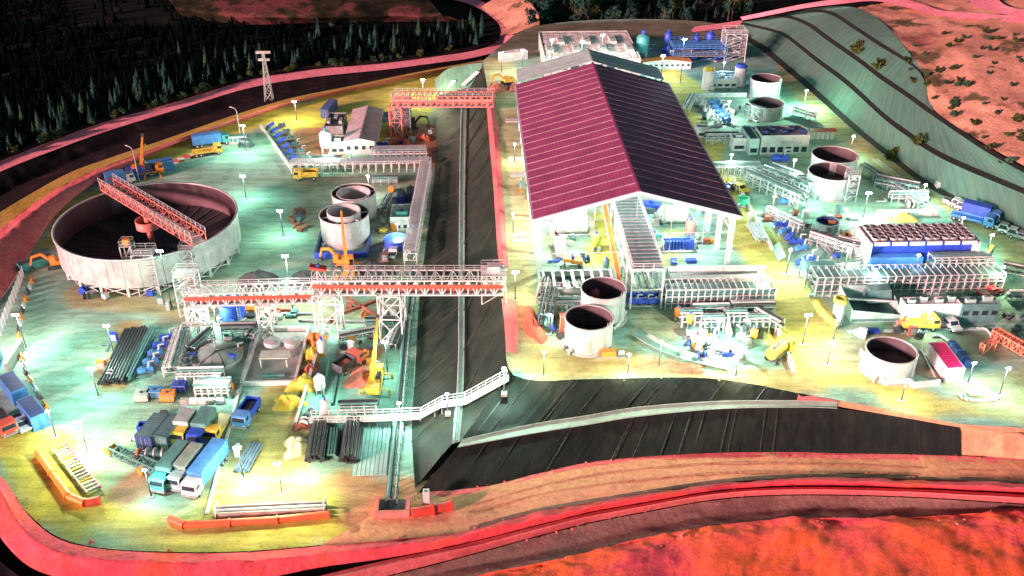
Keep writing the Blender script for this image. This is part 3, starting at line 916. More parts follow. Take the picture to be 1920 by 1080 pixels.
def container(label, loc, rz, L=6.1, W=2.45, H=2.6, mat=BLUE, name='shipping_container', group=None, roof=None, doors=True):
    t = thing(name, label, 'container', loc, rz, group)
    b = MB().box((0, 0, .12), (L - .1, W - .1, H - .2))
    n = int(L / .55)
    for s in (-1, 1):
        for i in range(n):
            x = -L / 2 + (i + .5) * L / n
            b.box((x, s * (W / 2 - .05), .2), (L / n * .5, .09, H - .4))
    b.build('body', mat, t)
    r = MB().box((0, 0, H - .08), (L - .12, W - .12, .06))
    for i in range(n):
        r.box((-L / 2 + (i + .5) * L / n, 0, H - .025), (L / n * .5, W - .3, .04))
    r.build('roof', roof or mat, t)
    f = MB()
    for sx in (-1, 1):
        for sy in (-1, 1):
            f.box((sx * (L / 2 - .07), sy * (W / 2 - .07), 0), (.16, .16, H))
    for sy in (-1, 1):
        for z in (0, H - .12):
            f.box((0, sy * (W / 2 - .07), z), (L, .14, .13))
    for sx in (-1, 1):
        for z in (0, H - .12):
            f.box((sx * (L / 2 - .07), 0, z), (.14, W, .13))
    f.build('corner_frame', mat, t)
    if doors:
        for s in (-1, 1):
            d = MB().box((-L / 2 - .03, s * W * .245, .18), (.06, W * .46, H - .36)).build('door', mat, t)
            MB().bar((-L / 2 - .09, s * W * .12, .25), (-L / 2 - .09, s * W * .12, H - .25), .05).build('locking_bar', GALV, d)
    return t

WHEEL_ME = {}
def wheels(t, xs, half, r=.52, w=.32):
    key = (r, w)
    if key not in WHEEL_ME:
        WHEEL_ME[key] = (MB().cyl((0, -w / 2, 0), (0, w / 2, 0), r, n=14).mesh('wheel', TYRE), MB().cyl((0, -w / 2 - .02, 0), (0, w / 2 + .02, 0), r * .5, n=10).mesh('rim', GALV))
    for x in xs:
        for s in (-1, 1):
            o = piece('wheel', WHEEL_ME[key][0], t, (x, s * half, r))
            piece('rim', WHEEL_ME[key][1], o)

def cab(t, x, W, mat, H=2.7, L=2.1, z=.75):
    """lorry cab, nose towards +x"""
    prof = [(-L / 2, z), (L / 2, z), (L / 2, z + .95), (L / 2 - .25, z + H - .85), (L / 2 - .5, z + H - .7), (-L / 2, z + H - .7)]
    b = MB()
    n = len(prof)
    vs = [(x + p, -W / 2, q) for p, q in prof] + [(x + p, W / 2, q) for p, q in prof]
    b.add(vs, [tuple(range(n)), tuple(range(2 * n - 1, n - 1, -1))] + [(i, n + i, n + (i + 1) % n, (i + 1) % n) for i in range(n)])
    c = b.build('cab', mat, t)
    MB().add([(x + L / 2 + .012, -W * .43, z + 1.0), (x + L / 2 + .012, W * .43, z + 1.0), (x + L / 2 - .235, W * .41, z + H - .92), (x + L / 2 - .235, -W * .41, z + H - .92)], [(0, 1, 2, 3)]).build('windscreen', GLASS, c)
    for s in (-1, 1):
        MB().box((x + .25, s * (W / 2 + .01), z + 1.0), (1.0, .03, .7)).build('side_window', GLASS, c)
        MB().box((x + L / 2 + .02, s * W * .36, z + .25), (.06, .32, .2)).build('headlight', WHITE, c)
    MB().box((x + L / 2 + .06, 0, z - .2), (.16, W, .35)).build('bumper', GREY, t)

def truck(label, loc, rz, cabm, body='box', bodym=BLUE, L=8.0, W=2.5, name='lorry', cat='truck', group=None, load=None):
    t = thing(name, label, cat, loc, rz, group)
    MB().box((-.2, 0, .62), (L - .5, .9, .28)).build('chassis', DARK, t)
    cab(t, L / 2 - 1.15, W, cabm)
    x0, x1 = -L / 2, L / 2 - 2.35
    xm, bl = (x0 + x1) / 2, x1 - x0
    if body == 'box':
        b = MB().box((xm, 0, .95), (bl, W, 2.5))
        for i in range(int(bl / .7)):
            for s in (-1, 1):
                b.box((x0 + (i + .5) * .7, s * (W / 2 + .015), 1.05), (.22, .05, 2.3))
        b.build('cargo_box', bodym, t)
        MB().box((xm, 0, 3.452), (bl - .15, W - .15, .06)).build('roof', bodym, t)
    elif body == 'flat':
        MB().box((xm, 0, .95), (bl, W, .18)).build('flatbed', bodym, t)
        MB().box((x1 - .06, 0, 1.13), (.1, W, .9)).build('headboard', bodym, t)
        for s in (-1, 1):
            MB().box((xm, s * (W / 2 - .04), 1.13), (bl - .2, .07, .35)).build('side_board', bodym, t)
    elif body == 'tip':
        b = MB()
        b.box((xm, 0, 1.0), (bl, W - .2, .15))
        for s in (-1, 1):
            b.box((xm, s * (W / 2 - .06), 1.15), (bl, .1, 1.25))
            for i in range(5):
                b.box((x0 + (i + .5) * bl / 5, s * (W / 2 + .02), 1.15), (.14, .12, 1.2))
        b.box((x0 + .06, 0, 1.15), (.1, W, 1.2))
        b.box((x1 - .06, 0, 1.15), (.1, W, 1.5))
        b.build('tipper_body', bodym, t)
        MB().box((xm, 0, 1.16), (bl - .3, W - .3, .8), 0, (.7, .5)).build('load', load or RUBBLE, t)
    elif body == 'tank':
        MB().cyl((x0, 0, 2.0), (x1 - .1, 0, 2.0), 1.02, n=20).build('tank_barrel', bodym, t)
        for x in (x0 + .6, xm, x1 - .7):
            MB().cyl((x, 0, 2.95), (x, 0, 3.2), .3, n=10).build('hatch', GREY, t)
        MB().box((xm, 0, 2.98), (bl * .9, .5, .06)).build('catwalk', GALV, t)
    wheels(t, [L / 2 - 1.2, -L / 2 + 1.0] + ([-L / 2 + 2.2] if L > 7 else []), W / 2 - .2)
    return t

def pickup(label, loc, rz, mat, group=None, name='pickup_truck'):
    t = thing(name, label, 'pickup', loc, rz, group)
    prof = [(-2.55, .5), (2.5, .5), (2.55, .95), (1.5, 1.1), (.95, 1.72), (-.55, 1.74), (-.75, 1.12), (-2.55, 1.1)]
    n = len(prof)
    b = MB()
    b.add([(p, -.9, q) for p, q in prof] + [(p, .9, q) for p, q in prof], [tuple(range(n)), tuple(range(2 * n - 1, n - 1, -1))] + [(i, n + i, n + (i + 1) % n, (i + 1) % n) for i in range(n)])
    b.build('body', mat, t)
    MB().add([(1.49, -.78, 1.13), (1.49, .78, 1.13), (.99, .72, 1.69), (.99, -.72, 1.69)], [(0, 1, 2, 3)]).build('windscreen', GLASS, t)
    for s in (-1, 1):
        MB().box((.25, s * .9, 1.15), (1.4, .03, .46)).build('side_window', GLASS, t)
    MB().box((-1.65, 0, 1.105), (1.65, 1.5, .02)).build('load_bed', DARK, t)
    wheels(t, [1.6, -1.6], .82, .4, .26)
    return t

def crane_truck(label, loc, rz, mat, boom, el, baz=0.0, L=10.0):
    """telescopic mobile crane: carrier, upper works, boom of three sections"""
    t = thing('mobile_crane', label, 'crane', loc, rz)
    MB().box((0, 0, .7), (L, 2.5, .55)).build('carrier', mat, t)
    cab(t, L / 2 - 1.0, 2.4, mat, 2.5, 1.9, 1.0)
    MB().cyl((-1.4, 0, 1.25), (-1.4, 0, 1.6), 1.0, n=16).build('slew_ring', DARK, t)
    up = bpy.data.objects.new('upper_works', MB().box((-1.0, .0, 0), (3.4, 2.2, 1.0)).box((-2.7, 0, .1), (1.1, 2.4, 1.3)).mesh('upper_works', mat))
    C.objects.link(up)
    up.parent = t
    up.location = (-1.4, 0, 1.6)
    up.rotation_euler = (0, 0, baz)
    cb = MB().box((.6, -.8, .2), (1.4, .8, 1.5)).build('operator_cab', GLASS, up)
    co, si = math.cos(el), math.sin(el)
    p0 = Vector((-.8, .25, 1.3))
    d = Vector((co, 0, si))
    for k, (a, e, w) in enumerate(((0, .42, .66), (.36, .72, .54), (.68, 1, .42))):
        MB().bar(p0 + d * boom * a, p0 + d * boom * e, w, w * 1.15).build('boom_section', mat, up)
    MB().cyl((.7, .25, .9), tuple(p0 + d * boom * .25), .16, n=8).build('luffing_ram', GALV, up)
    tip = p0 + d * boom
    MB().box((tip.x, tip.y, tip.z - .4), (.7, .5, .8)).build('boom_head', DARK, up)
    hk = tip + Vector((.2, 0, -min(6, boom * .3)))
    MB().bar(tip + Vector((.2, 0, 0)), hk, .05).build('hoist_rope', DARK, up)
    MB().box((hk.x, hk.y, hk.z - .6), (.35, .25, .6)).build('hook_block', YELLOW, up)
    for sx in (-1, 1):
        for sy in (-1, 1):
            MB().bar((sx * L * .32, sy * 1.1, .95), (sx * L * .32, sy * 2.6, .95), .22).box((sx * L * .32, sy * 2.6, 0), (.5, .5, .95), 0, (.35, .35)).build('outrigger', mat, t)
    wheels(t, [L / 2 - 1.3, L / 2 - 2.9, -L / 2 + 2.6, -L / 2 + 1.2], 1.1)
    return t

def excavator(label, loc, rz, mat, name='excavator'):
    t = thing(name, label, 'excavator', loc, rz)
    for s in (-1, 1):
        tr = MB()
        pr = [(-1.7, .15), (-1.4, 0), (1.4, 0), (1.7, .15), (1.75, .55), (1.4, .8), (-1.4, .8), (-1.75, .55)]
        n = len(pr)
        tr.add([(x, s * 1.05 - .27, z) for x, z in pr] + [(x, s * 1.05 + .27, z) for x, z in pr], [tuple(range(n)), tuple(range(2 * n - 1, n - 1, -1))] + [(i, n + i, n + (i + 1) % n, (i + 1) % n) for i in range(n)])
        tr.build('track', DARK, t)
    MB().box((-.3, 0, .95), (3.0, 2.4, .9), 0, (.95, .95)).box((-1.45, 0, 1.0), (.9, 2.3, 1.1)).build('house', mat, t)
    c = MB().box((.55, .7, 1.8), (1.3, .95, 1.2), 0, (.85, .9)).build('operator_cab', mat, t)
    MB().box((1.16, .7, 2.0), (.05, .8, .85)).build('windscreen', GLASS, c)
    MB().bar((.9, -.2, 1.5), (2.6, -.2, 3.4), .4, .55).bar((2.5, -.2, 3.4), (4.6, -.2, 3.0), .36, .5).build('boom', mat, t)
    MB().bar((4.5, -.2, 3.1), (5.1, -.2, 1.1), .3, .4).build('stick', mat, t)
    MB().add([(5.1, -.7, 1.1), (5.1, .3, 1.1), (5.3, -.7, .1), (5.3, .3, .1), (4.5, -.7, .2), (4.5, .3, .2)], [(0, 1, 3, 2), (2, 3, 5, 4), (0, 2, 4), (1, 5, 3), (0, 4, 5, 1)]).build('bucket', DARK, t)
    return t

def forklift(label, loc, rz, mat):
    t = thing('forklift', label, 'forklift', loc, rz)
    MB().box((-.3, 0, .35), (2.0, 1.2, .75), 0, (.92, .92)).build('body', mat, t)
    g = MB()
    for sx in (-.9, .45):
        for s in (-.5, .5):
            g.bar((sx, s, 1.05), (sx * .8, s, 2.1), .08)
    g.box((-.18, 0, 2.1), (1.3, 1.15, .07))
    g.build('overhead_guard', DARK, t)
    MB().bar((.85, -.35, .1), (.85, -.35, 2.6), .1).bar((.85, .35, .1), (.85, .35, 2.6), .1).bar((.85, -.35, 2.5), (.85, .35, 2.5), .1).build('mast', DARK, t)
    for s in (-.3, .3):
        MB().box((1.45, s, .12), (1.1, .12, .05)).build('fork', GALV, t)
    wheels(t, [.45, -.9], .52, .33, .24)
    return t

def pump_skid(label, loc, rz, mat=BLUE, s=1.0, group=None, name='pump_skid'):
    t = thing(name, label, 'pump', loc, rz, group)
    MB().box((0, 0, 0), (2.6 * s, 1.1 * s, .25 * s)).build('base_frame', GREY, t)
    m = MB().cyl((-1.0 * s, 0, .85 * s), (.25 * s, 0, .85 * s), .48 * s, n=14).build('motor', mat, t)
    MB().box((-.4 * s, .0, 1.25 * s), (.45 * s, .4 * s, .25 * s)).build('terminal_box', mat, m)
    MB().cyl((.25 * s, 0, .85 * s), (.65 * s, 0, .85 * s), .14 * s, n=8).build('coupling', DARK, t)
    MB().cyl((.85 * s, -.3 * s, .9 * s), (.85 * s, .3 * s, .9 * s), .55 * s, n=14).build('volute', mat, t)
    MB().tube([(.85 * s, 0, 1.3 * s), (.85 * s, 0, 2.2 * s), (1.7 * s, 0, 2.2 * s)], .16 * s).build('discharge_pipe', GALV, t)
    return t

def pipe_rack(label, loc, rz, L, Wd, H, bays, tiers=2, pipes=4, mat=WHITE, pmats=(GALV, TEALG, WHITE), deck=False, name='pipe_rack', rails=False, t_=.22, diag=False, bare_top=False):
    """steel pipe rack: x along the run from 0 to L, two rows of posts, tier beams, pipes, optional top deck"""
    t = thing(name, label, 'pipe rack', loc, rz)
    post = MB().box((0, 0, 0), (t_, t_, H)).mesh('post', mat)
    for i in range(bays + 1):
        for s in (-1, 1):
            piece('post', post, t, (L * i / bays, s * Wd / 2, 0))
    for k in range(tiers):
        z = H * (k + 1) / tiers - .12
        bm = MB()
        for s in (-1, 1):
            bm.bar((0, s * Wd / 2, z), (L, s * Wd / 2, z), t_ * .8)
        for i in range(bays + 1):
            bm.bar((L * i / bays, -Wd / 2, z), (L * i / bays, Wd / 2, z), t_ * .8)
        if diag:
            z0 = H * k / tiers
            for i in range(0, bays):
                a, b = L * i / bays, L * (i + 1) / bays
                for s in (-1, 1):
                    bm.bar((a, s * Wd / 2, z0 if i % 2 else z), (b, s * Wd / 2, z if i % 2 else z0), t_ * .5)
        bm.build('tier_beam', mat, t)
        for j in range(pipes if not (bare_top and k == tiers - 1) else 0):
            y = -Wd / 2 + (j + .7) * Wd / (pipes + .4)
            rr = (.13, .2, .26, .16)[(j + k) % 4]
            MB().cyl((-.3, y, z + .09 + rr), (L + .3, y, z + .09 + rr), rr, n=8).build('pipe', pmats[(j + k) % len(pmats)], t)
    if bare_top:
        MB().box((L / 2, .2, .15), (L - .4, Wd * .72, H * .78)).build('dark_backing', TEALG, t)  # dark box added so the rack's inside reads dark behind pale posts
    if deck:
        n = bays * 2
        pl = MB().box((0, 0, 0), (L / n - .08, Wd + .3, .1)).mesh('deck_panel', GALV)
        for i in range(n):
            piece('deck_panel', pl, t, ((i + .5) * L / n, 0, H + .45))
    if rails:
        MB().rail([(0, -Wd / 2, H + .5), (L, -Wd / 2, H + .5)]).rail([(0, Wd / 2, H + .5), (L, Wd / 2, H + .5)]).build('handrail', mat, t)
    return t

def trestle(t, x, y, z0, z1, w, d, mat=WHITE, nb=2, tt=.24, name='trestle_tower'):
    b = MB()
    cs = [(x - w / 2, y - d / 2), (x + w / 2, y - d / 2), (x + w / 2, y + d / 2), (x - w / 2, y + d / 2)]
    for c in cs:
        b.bar((c[0], c[1], z0), (c[0], c[1], z1), tt)
    for k in range(nb):
        a, e = z0 + (z1 - z0) * k / nb, z0 + (z1 - z0) * (k + 1) / nb
        for i in range(4):
            p, q = cs[i], cs[(i + 1) % 4]
            b.bar((p[0], p[1], a), (q[0], q[1], e), tt * .6)
            b.bar((q[0], q[1], a), (p[0], p[1], e), tt * .6)
            b.bar((p[0], p[1], e), (q[0], q[1], e), tt * .7)
    return b.build(name, mat, t)

def shed(label, loc, rz, W, D, H, rise=1.2, wall=MINTC, roof=WHITE, name='shed', cat='building', ridge='y', panels=8, windows=0, door=True, group=None, wmat=None):
    """building with a ridge along y (depth), front face at y=0; roof sheets one by one"""
    t = thing(name, label, cat, loc, rz, group)
    MB().box((0, D / 2, 0), (W, D, H)).build('wall', wall, t)
    MB().add([(-W / 2, 0.0, H), (W / 2, 0.0, H), (0, 0.0, H + rise), (-W / 2, D, H), (W / 2, D, H), (0, D, H + rise)], [(0, 1, 2), (5, 4, 3)]).build('gable', wall, t)
    rf = MB().bar((0, -.3, H + rise + .05), (0, D + .3, H + rise + .05), .3, .12).build('roof', roof, t)
    ov = .35
    sl = math.hypot(W / 2 + ov, rise * (W / 2 + ov) / (W / 2))
    for s in (-1, 1):
        vs = [(0, .02, .02), (s * (W / 2 + ov), .02, -rise * (W / 2 + ov) / (W / 2) + .02), (s * (W / 2 + ov), D / panels - .04, -rise * (W / 2 + ov) / (W / 2) + .02), (0, D / panels - .04, .02)]
        q = MB().add(vs + [(a, b, c - .08) for a, b, c in vs], [(0, 1, 2, 3), (7, 6, 5, 4), (0, 4, 5, 1), (1, 5, 6, 2), (2, 6, 7, 3), (3, 7, 4, 0)])
        if s > 0:
            pass
        me = q.mesh('roof_sheet', roof)
        for i in range(panels):
            piece('roof_sheet', me, rf, (0, i * D / panels, H + rise + (.0 if i % 2 else .015)))
    if windows:
        for i in range(windows):
            x = -W / 2 + (i + .5) * W / windows
            w = MB().box((x, -.03, H * .42), (W / windows * .55, .1, H * .33)).build('window', WHITE, t)
            MB().box((x, -.07, H * .45), (W / windows * .46, .06, H * .27)).build('pane', GLASS, w)
    if door:
        d = MB().box((W * .28, -.05, 0), (min(2.4, W * .3), .12, min(2.6, H * .7))).build('door', wmat or GREY, t)
        MB().box((W * .28 + .7, -.13, 1.0), (.12, .06, .12)).build('handle', GALV, d)
    return t

def block(label, loc, rz, W, D, H, wall=WHITE, roof=GREY, name='plant_room', cat='building', units=3, windows=5, low=True, parapet=.4, umat=GALV, group=None, doors=1):
    """flat-roofed plant building: walls, parapet, roof units, windows along the front"""
    t = thing(name, label, cat, loc, rz, group)
    MB().box((0, D / 2, 0), (W, D, H)).build('wall', wall, t)
    MB().box((0, D / 2, H), (W - .4, D - .4, .05)).build('roof', roof, t)
    pb = MB()
    for s in (-1, 1):
        pb.box((s * (W / 2 - .08), D / 2, H), (.22, D + .06, parapet))
        pb.box((0, D / 2 + s * (D / 2 - .08), H), (W + .06 - .44, .22, parapet))
    pb.build('parapet', wall, t)
    for i in range(units):
        x = -W / 2 + (i + .5) * W / units
        u = MB().box((x, D * (.35 + .3 * (i % 2)), H + .05), (W / units * .5, D * .25, .9)).build('roof_unit', umat, t)
        MB().cyl((x, D * (.35 + .3 * (i % 2)), H + .95), (x, D * (.35 + .3 * (i % 2)), H + 1.05), min(W / units, D) * .11, n=10).build('fan', DARK, u)
    for i in range(windows):
        x = -W / 2 + (i + .5) * W / windows
        zz, hh = (.5, H * .32) if low else (H * .45, H * .3)
        w = MB().box((x, -.02, zz), (W / windows * .74, .08, hh)).build('window', TEALG, t)
        MB().box((x, -.06, zz + .1), (W / windows * .62, .05, hh - .2)).build('pane', GLASS, w)
    for i in range(doors):
        MB().box((W / 2 + .02, D * (.3 + .4 * i), 0), (.1, 1.3, 2.3)).build('door', GREY, t)
    return t

def frame_tower(label, loc, rz, W, D, H, levels, mat=GALV, name='stair_tower', cat='stair tower', stairs=True, railm=None, eq=None):
    """open steel tower with floors; stairs zig-zag inside"""
    t = thing(name, label, cat, loc, rz)
    for sx in (-1, 1):
        for sy in (-1, 1):
            MB().box((sx * W / 2, sy * D / 2, 0), (.2, .2, H)).build('post', mat, t)
    for k in range(1, levels + 1):
        z = H * k / levels
        f = MB().box((0, 0, z - .12), (W + .2, D + .2, .12)).build('floor_grating', GREY if k < levels else mat, t)
        c = [(-W / 2, -D / 2, z), (W / 2, -D / 2, z), (W / 2, D / 2, z), (-W / 2, D / 2, z), (-W / 2, -D / 2, z)]
        MB().rail(c).build('handrail', railm or mat, f)
        br = MB()
        z0 = H * (k - 1) / levels
        for sy in (-1, 1):
            br.bar((-W / 2, sy * D / 2, z0), (W / 2, sy * D / 2, z - .1), .09)
        br.build('brace', mat, t)
        if stairs:
            s = 1 if k % 2 else -1
            st = MB()
            for j in (-.4, .4):
                st.bar((-s * W * .4, j, z0), (s * W * .4, j, z - .1), .08, .25)
            for q in range(7):
                u = (q + .5) / 7
                st.box((-s * W * .4 + s * W * .8 * u, 0, z0 + (z - z0) * u), (.3, .8, .05))
            st.build('stair_flight', mat, t)
    if eq:
        MB().box((0, 0, H), (W * .5, D * .5, 1.2)).build('equipment', eq, t)
    return t

def drum_set(label, px, py, z, n, mat, seed=0, r=.3, h=.9, spread=2.0, name='steel_drum', cat='drum'):
    rr = random.Random(seed)
    c = P(px, py, z)
    d = MB().lathe([(0.001, 0), (r, 0), (r * 1.03, h * .33), (r, h * .36), (r * 1.03, h * .66), (r, h), (r * .9, h), (r * .9, h - .04), (.001, h - .04)], 12).mesh(name, mat)
    for i in range(n):
        o = piece(name, d, None, (c.x + rr.uniform(-spread, spread), c.y + rr.uniform(-spread, spread), z), rr.random() * 6)
        tag(o, label, cat, label)
# ================================================================== the mill hall
def axis_len(a, b):
    return (Vector((b.x, b.y)) - Vector((a.x, a.y))).dot(Vector((-math.sin(R0), math.cos(R0))))

EAVE = 12.4
eL, eR, eB = P(1005, 405, Z1 + EAVE), P(1385, 405, Z1 + EAVE), P(973, 156, Z1 + EAVE)
hc, HW = (eL + eR) / 2, dist(eL, eR) / 2
HL = axis_len(eL, eB)
RISE = 5.3
hall = thing('mill_hall', 'huge open-fronted mill hall under a crimson gabled sheet roof', 'building', (hc.x, hc.y, Z1))

nbay = 9
colm = MB().box((0, 0, 0), (.9, .8, EAVE - .2)).mesh('column', FASCIA)
for i in range(nbay + 1):
    for s in (-1, 1):
        o = piece('column', colm, hall, (s * (HW - .7), .5 + i * (HL - 1) / nbay, 0))
for i in range(nbay + 1):
    y = .5 + i * (HL - 1) / nbay
    b = MB()
    for s in (-1, 1):
        b.bar((s * (HW - .7), y, EAVE - .6), (0, y, EAVE + RISE - .6), .35, .7)
    b.bar((-HW + .7, y, EAVE - .9), (HW - .7, y, EAVE - .9), .12)
    for k in (-.5, 0, .5):
        b.bar((k * HW, y, EAVE - .9), (k * HW, y, EAVE + RISE * (1 - abs(k)) - .6), .1)
    b.build('rafter', GALV, hall)
# roof: 20 rows x 7 sheets a side, each its own sheet, lapped
roof = MB().bar((0, -.4, EAVE + RISE + .16), (0, HL + .2, EAVE + RISE + .16), .5, .14).build('roof', PURPLE, hall)
NR, NC = 21, 7
sw, sl = (HW + .5) / NC, (HL + .5) / NR
for s in (-1, 1):
    nrib = 4
    q = MB()
    xs = [i * sw / (nrib * 2) for i in range(nrib * 2 + 1)]
    dz = RISE / HW
    vs, n = [], len(xs)
    for yy in (0.0, sl - .10):
        for k, x in enumerate(xs):
            vs.append((s * x, yy, -x * dz + (.022 if k % 2 else 0) + (.03 if yy == 0 else 0)))
    q.add(vs, [((k, k + 1, n + k + 1, n + k) if s > 0 else (k + 1, k, n + k, n + k + 1)) for k in range(n - 1)])
    q.add([(s * xs[0], 0, -.10), (s * xs[-1], 0, -xs[-1] * dz - .10), (s * xs[-1], 0, -xs[-1] * dz), (s * xs[0], 0, .05)], [(0, 1, 2, 3)])
    me = q.mesh('roof_sheet', PURPLE)
    for r_ in range(NR):
        for c_ in range(NC):
            piece('roof_sheet', me, roof, (s * c_ * sw, -.4 + r_ * sl, EAVE + RISE - c_ * sw * dz + random.uniform(-.008, .008)))
# pale lap strips that show as thin lines across the roof
LAPM = M('faded_lap_strip', (.50, .38, .42), .6, 0, .3, .5, .2)
for s in (-1, 1):
    lap = MB().bar((0, 0, EAVE + RISE + .08), (s * (HW + .5), 0, EAVE + RISE - (HW + .5) * RISE / HW + .08), .22, .06).mesh('lap_strip', LAPM)
    for r_ in range(1, NR):
        piece('lap_strip', lap, roof, (0, -.4 + r_ * sl - .07, 0))
for s in (-1, 1):
    MB().bar((0, -.62, EAVE + RISE - .25), (s * (HW + .5), -.62, EAVE - .25 - .5 * RISE / HW), .3, .75).build('barge_board', FASCIA, hall)
    MB().bar((s * (HW + .62), -.5, EAVE - .3), (s * (HW + .62), HL, EAVE - .3), .5, .35).build('gutter', FASCIA, hall)
    gz = MB()
    for k in range(3):
        gz.bar((s * (HW - .2), .5, EAVE - 1.6 - k * 1.6), (s * (HW - .2), HL - .5, EAVE - 1.6 - k * 1.6), .12, .2)
    gz.build('wall_girt', GALV, hall)
    MB().box((s * (HW - .05), HL / 2, EAVE - 3.4), (.08, HL - 1.2, 3.0)).build('side_cladding', WHITE, hall)
MB().box((0, HL + .3, 0), (HW * 2, .15, EAVE)).build('rear_cladding', TEALG, hall)
gd = MB()
for x in (-HW * .72, -HW * .42, HW * .35, HW * .68):
    gd.bar((x, .2, 0), (x, .2, EAVE + RISE * (1 - abs(x) / HW) - .7), .10)
gd.bar((-HW, .2, 4.6), (HW * -.1, .2, 4.6), .09)
gd.bar((HW * .15, .2, 4.6), (HW, .2, 4.6), .09)
gd.bar((-HW, .2, 8.6), (HW * -.1, .2, 8.6), .09)
gd.bar((HW * .15, .2, 8.6), (HW, .2, 8.6), .09)
gd.build('wind_frame', GALV, hall)
def H(x, y, z=0):
    """hall-local to world"""
    co, si = math.cos(R0), math.sin(R0)
    return Vector((hc.x + x * co - y * si, hc.y + x * si + y * co, Z1 + z))

# teal lean-on canopy behind the hall roof
can = thing('teal_canopy', 'pale teal gabled canopy roof joined behind the crimson roof', 'canopy', H(0, HL + .8))
for s in (-1, 1):
    for j in range(2):
        MB().box((s * (HW - .6), 1 + j * 8, 0), (.5, .5, EAVE)).build('post', FASCIA, can)
rb_ = MB().bar((0, 0, EAVE + RISE + .5), (0, 10.6, EAVE + RISE + .5), .4, .12).build('roof', BENCHC, can)
TEALR = M('pale_teal_sheet', (.36, .58, .52), .5, 0, .2, .4, .3)
for s in (-1, 1):
    vs = [(0, 0, .3), (s * HW, 0, .3 - RISE), (s * HW, 2.5, .3 - RISE), (0, 2.5, .3)]
    me = MB().add(vs + [(a, b, c - .1) for a, b, c in vs], [(0, 1, 2, 3), (7, 6, 5, 4), (0, 4, 5, 1), (1, 5, 6, 2), (2, 6, 7, 3), (3, 7, 4, 0)]).mesh('roof_sheet', TEALR)
    for i in range(4):
        piece('roof_sheet', me, rb_, (0, .06 + i * 2.62, EAVE + RISE + .02 * (i % 2)))

# central pipe bridge running out of the hall
rk0, rk1 = P(1210, 578, Z1), None
pr = thing('central_pipe_bridge', 'tall steel pipe bridge with grating deck running out of the hall front', 'pipe bridge', (rk0.x, rk0.y, Z1))
PBL, PBW, PBH = 52.0, 5.6, 8.0
post = MB().box((0, 0, 0), (.3, .3, PBH)).mesh('post', WHITE)
for i in range(10):
    for s in (-1, 1):
        piece('post', post, pr, (s * PBW / 2, i * PBL / 9, 0))
bm = MB()
for z in (PBH * .5, PBH):
    for s in (-1, 1):
        bm.bar((s * PBW / 2, 0, z), (s * PBW / 2, PBL, z), .25)
    for i in range(10):
        bm.bar((-PBW / 2, i * PBL / 9, z), (PBW / 2, i * PBL / 9, z), .25)
bm.build('tier_beam', WHITE, pr)
for j in range(5):
    MB().cyl((-2 + j * 1.0, .2, PBH * .5 + .4), (-2 + j * 1.0, PBL, PBH * .5 + .4), .24, n=8).build('pipe', (GALV, TEALG, BLACK)[j % 3], pr)
dk = MB().box((0, 0, 0), (PBW - .3, .95, .12)).mesh('deck_panel', TEALG)
bs_ = MB().box((0, 0, 0), (PBW, .22, .2)).mesh('sleeper', GALV)
n = 36
for i in range(n):
    piece('deck_panel', dk, pr, (0, .7 + i * PBL / n, PBH + .14))
    piece('sleeper', bs_, pr, (0, i * PBL / n, PBH + .14))
MB().rail([(-PBW / 2, 0, PBH + .2), (-PBW / 2, PBL, PBH + .2)], 1.2, .09).rail([(PBW / 2, 0, PBH + .2), (PBW / 2, PBL, PBH + .2)], 1.2, .09).rail([(-PBW / 2, 0, PBH + .2), (PBW / 2, 0, PBH + .2)], 1.2, .09).build('handrail', WHITE, pr)
cv = MB().bar((-PBW / 2 - 1.2, 2, 1.0), (-PBW / 2 - 1.2, 40, 7.0), 1.1, .25).build('side_conveyor', ORANGE, pr)
MB().rail([(-PBW / 2 - 1.75, 2, 1.1), (-PBW / 2 - 1.75, 40, 7.1)]).build('handrail', GALV, cv)

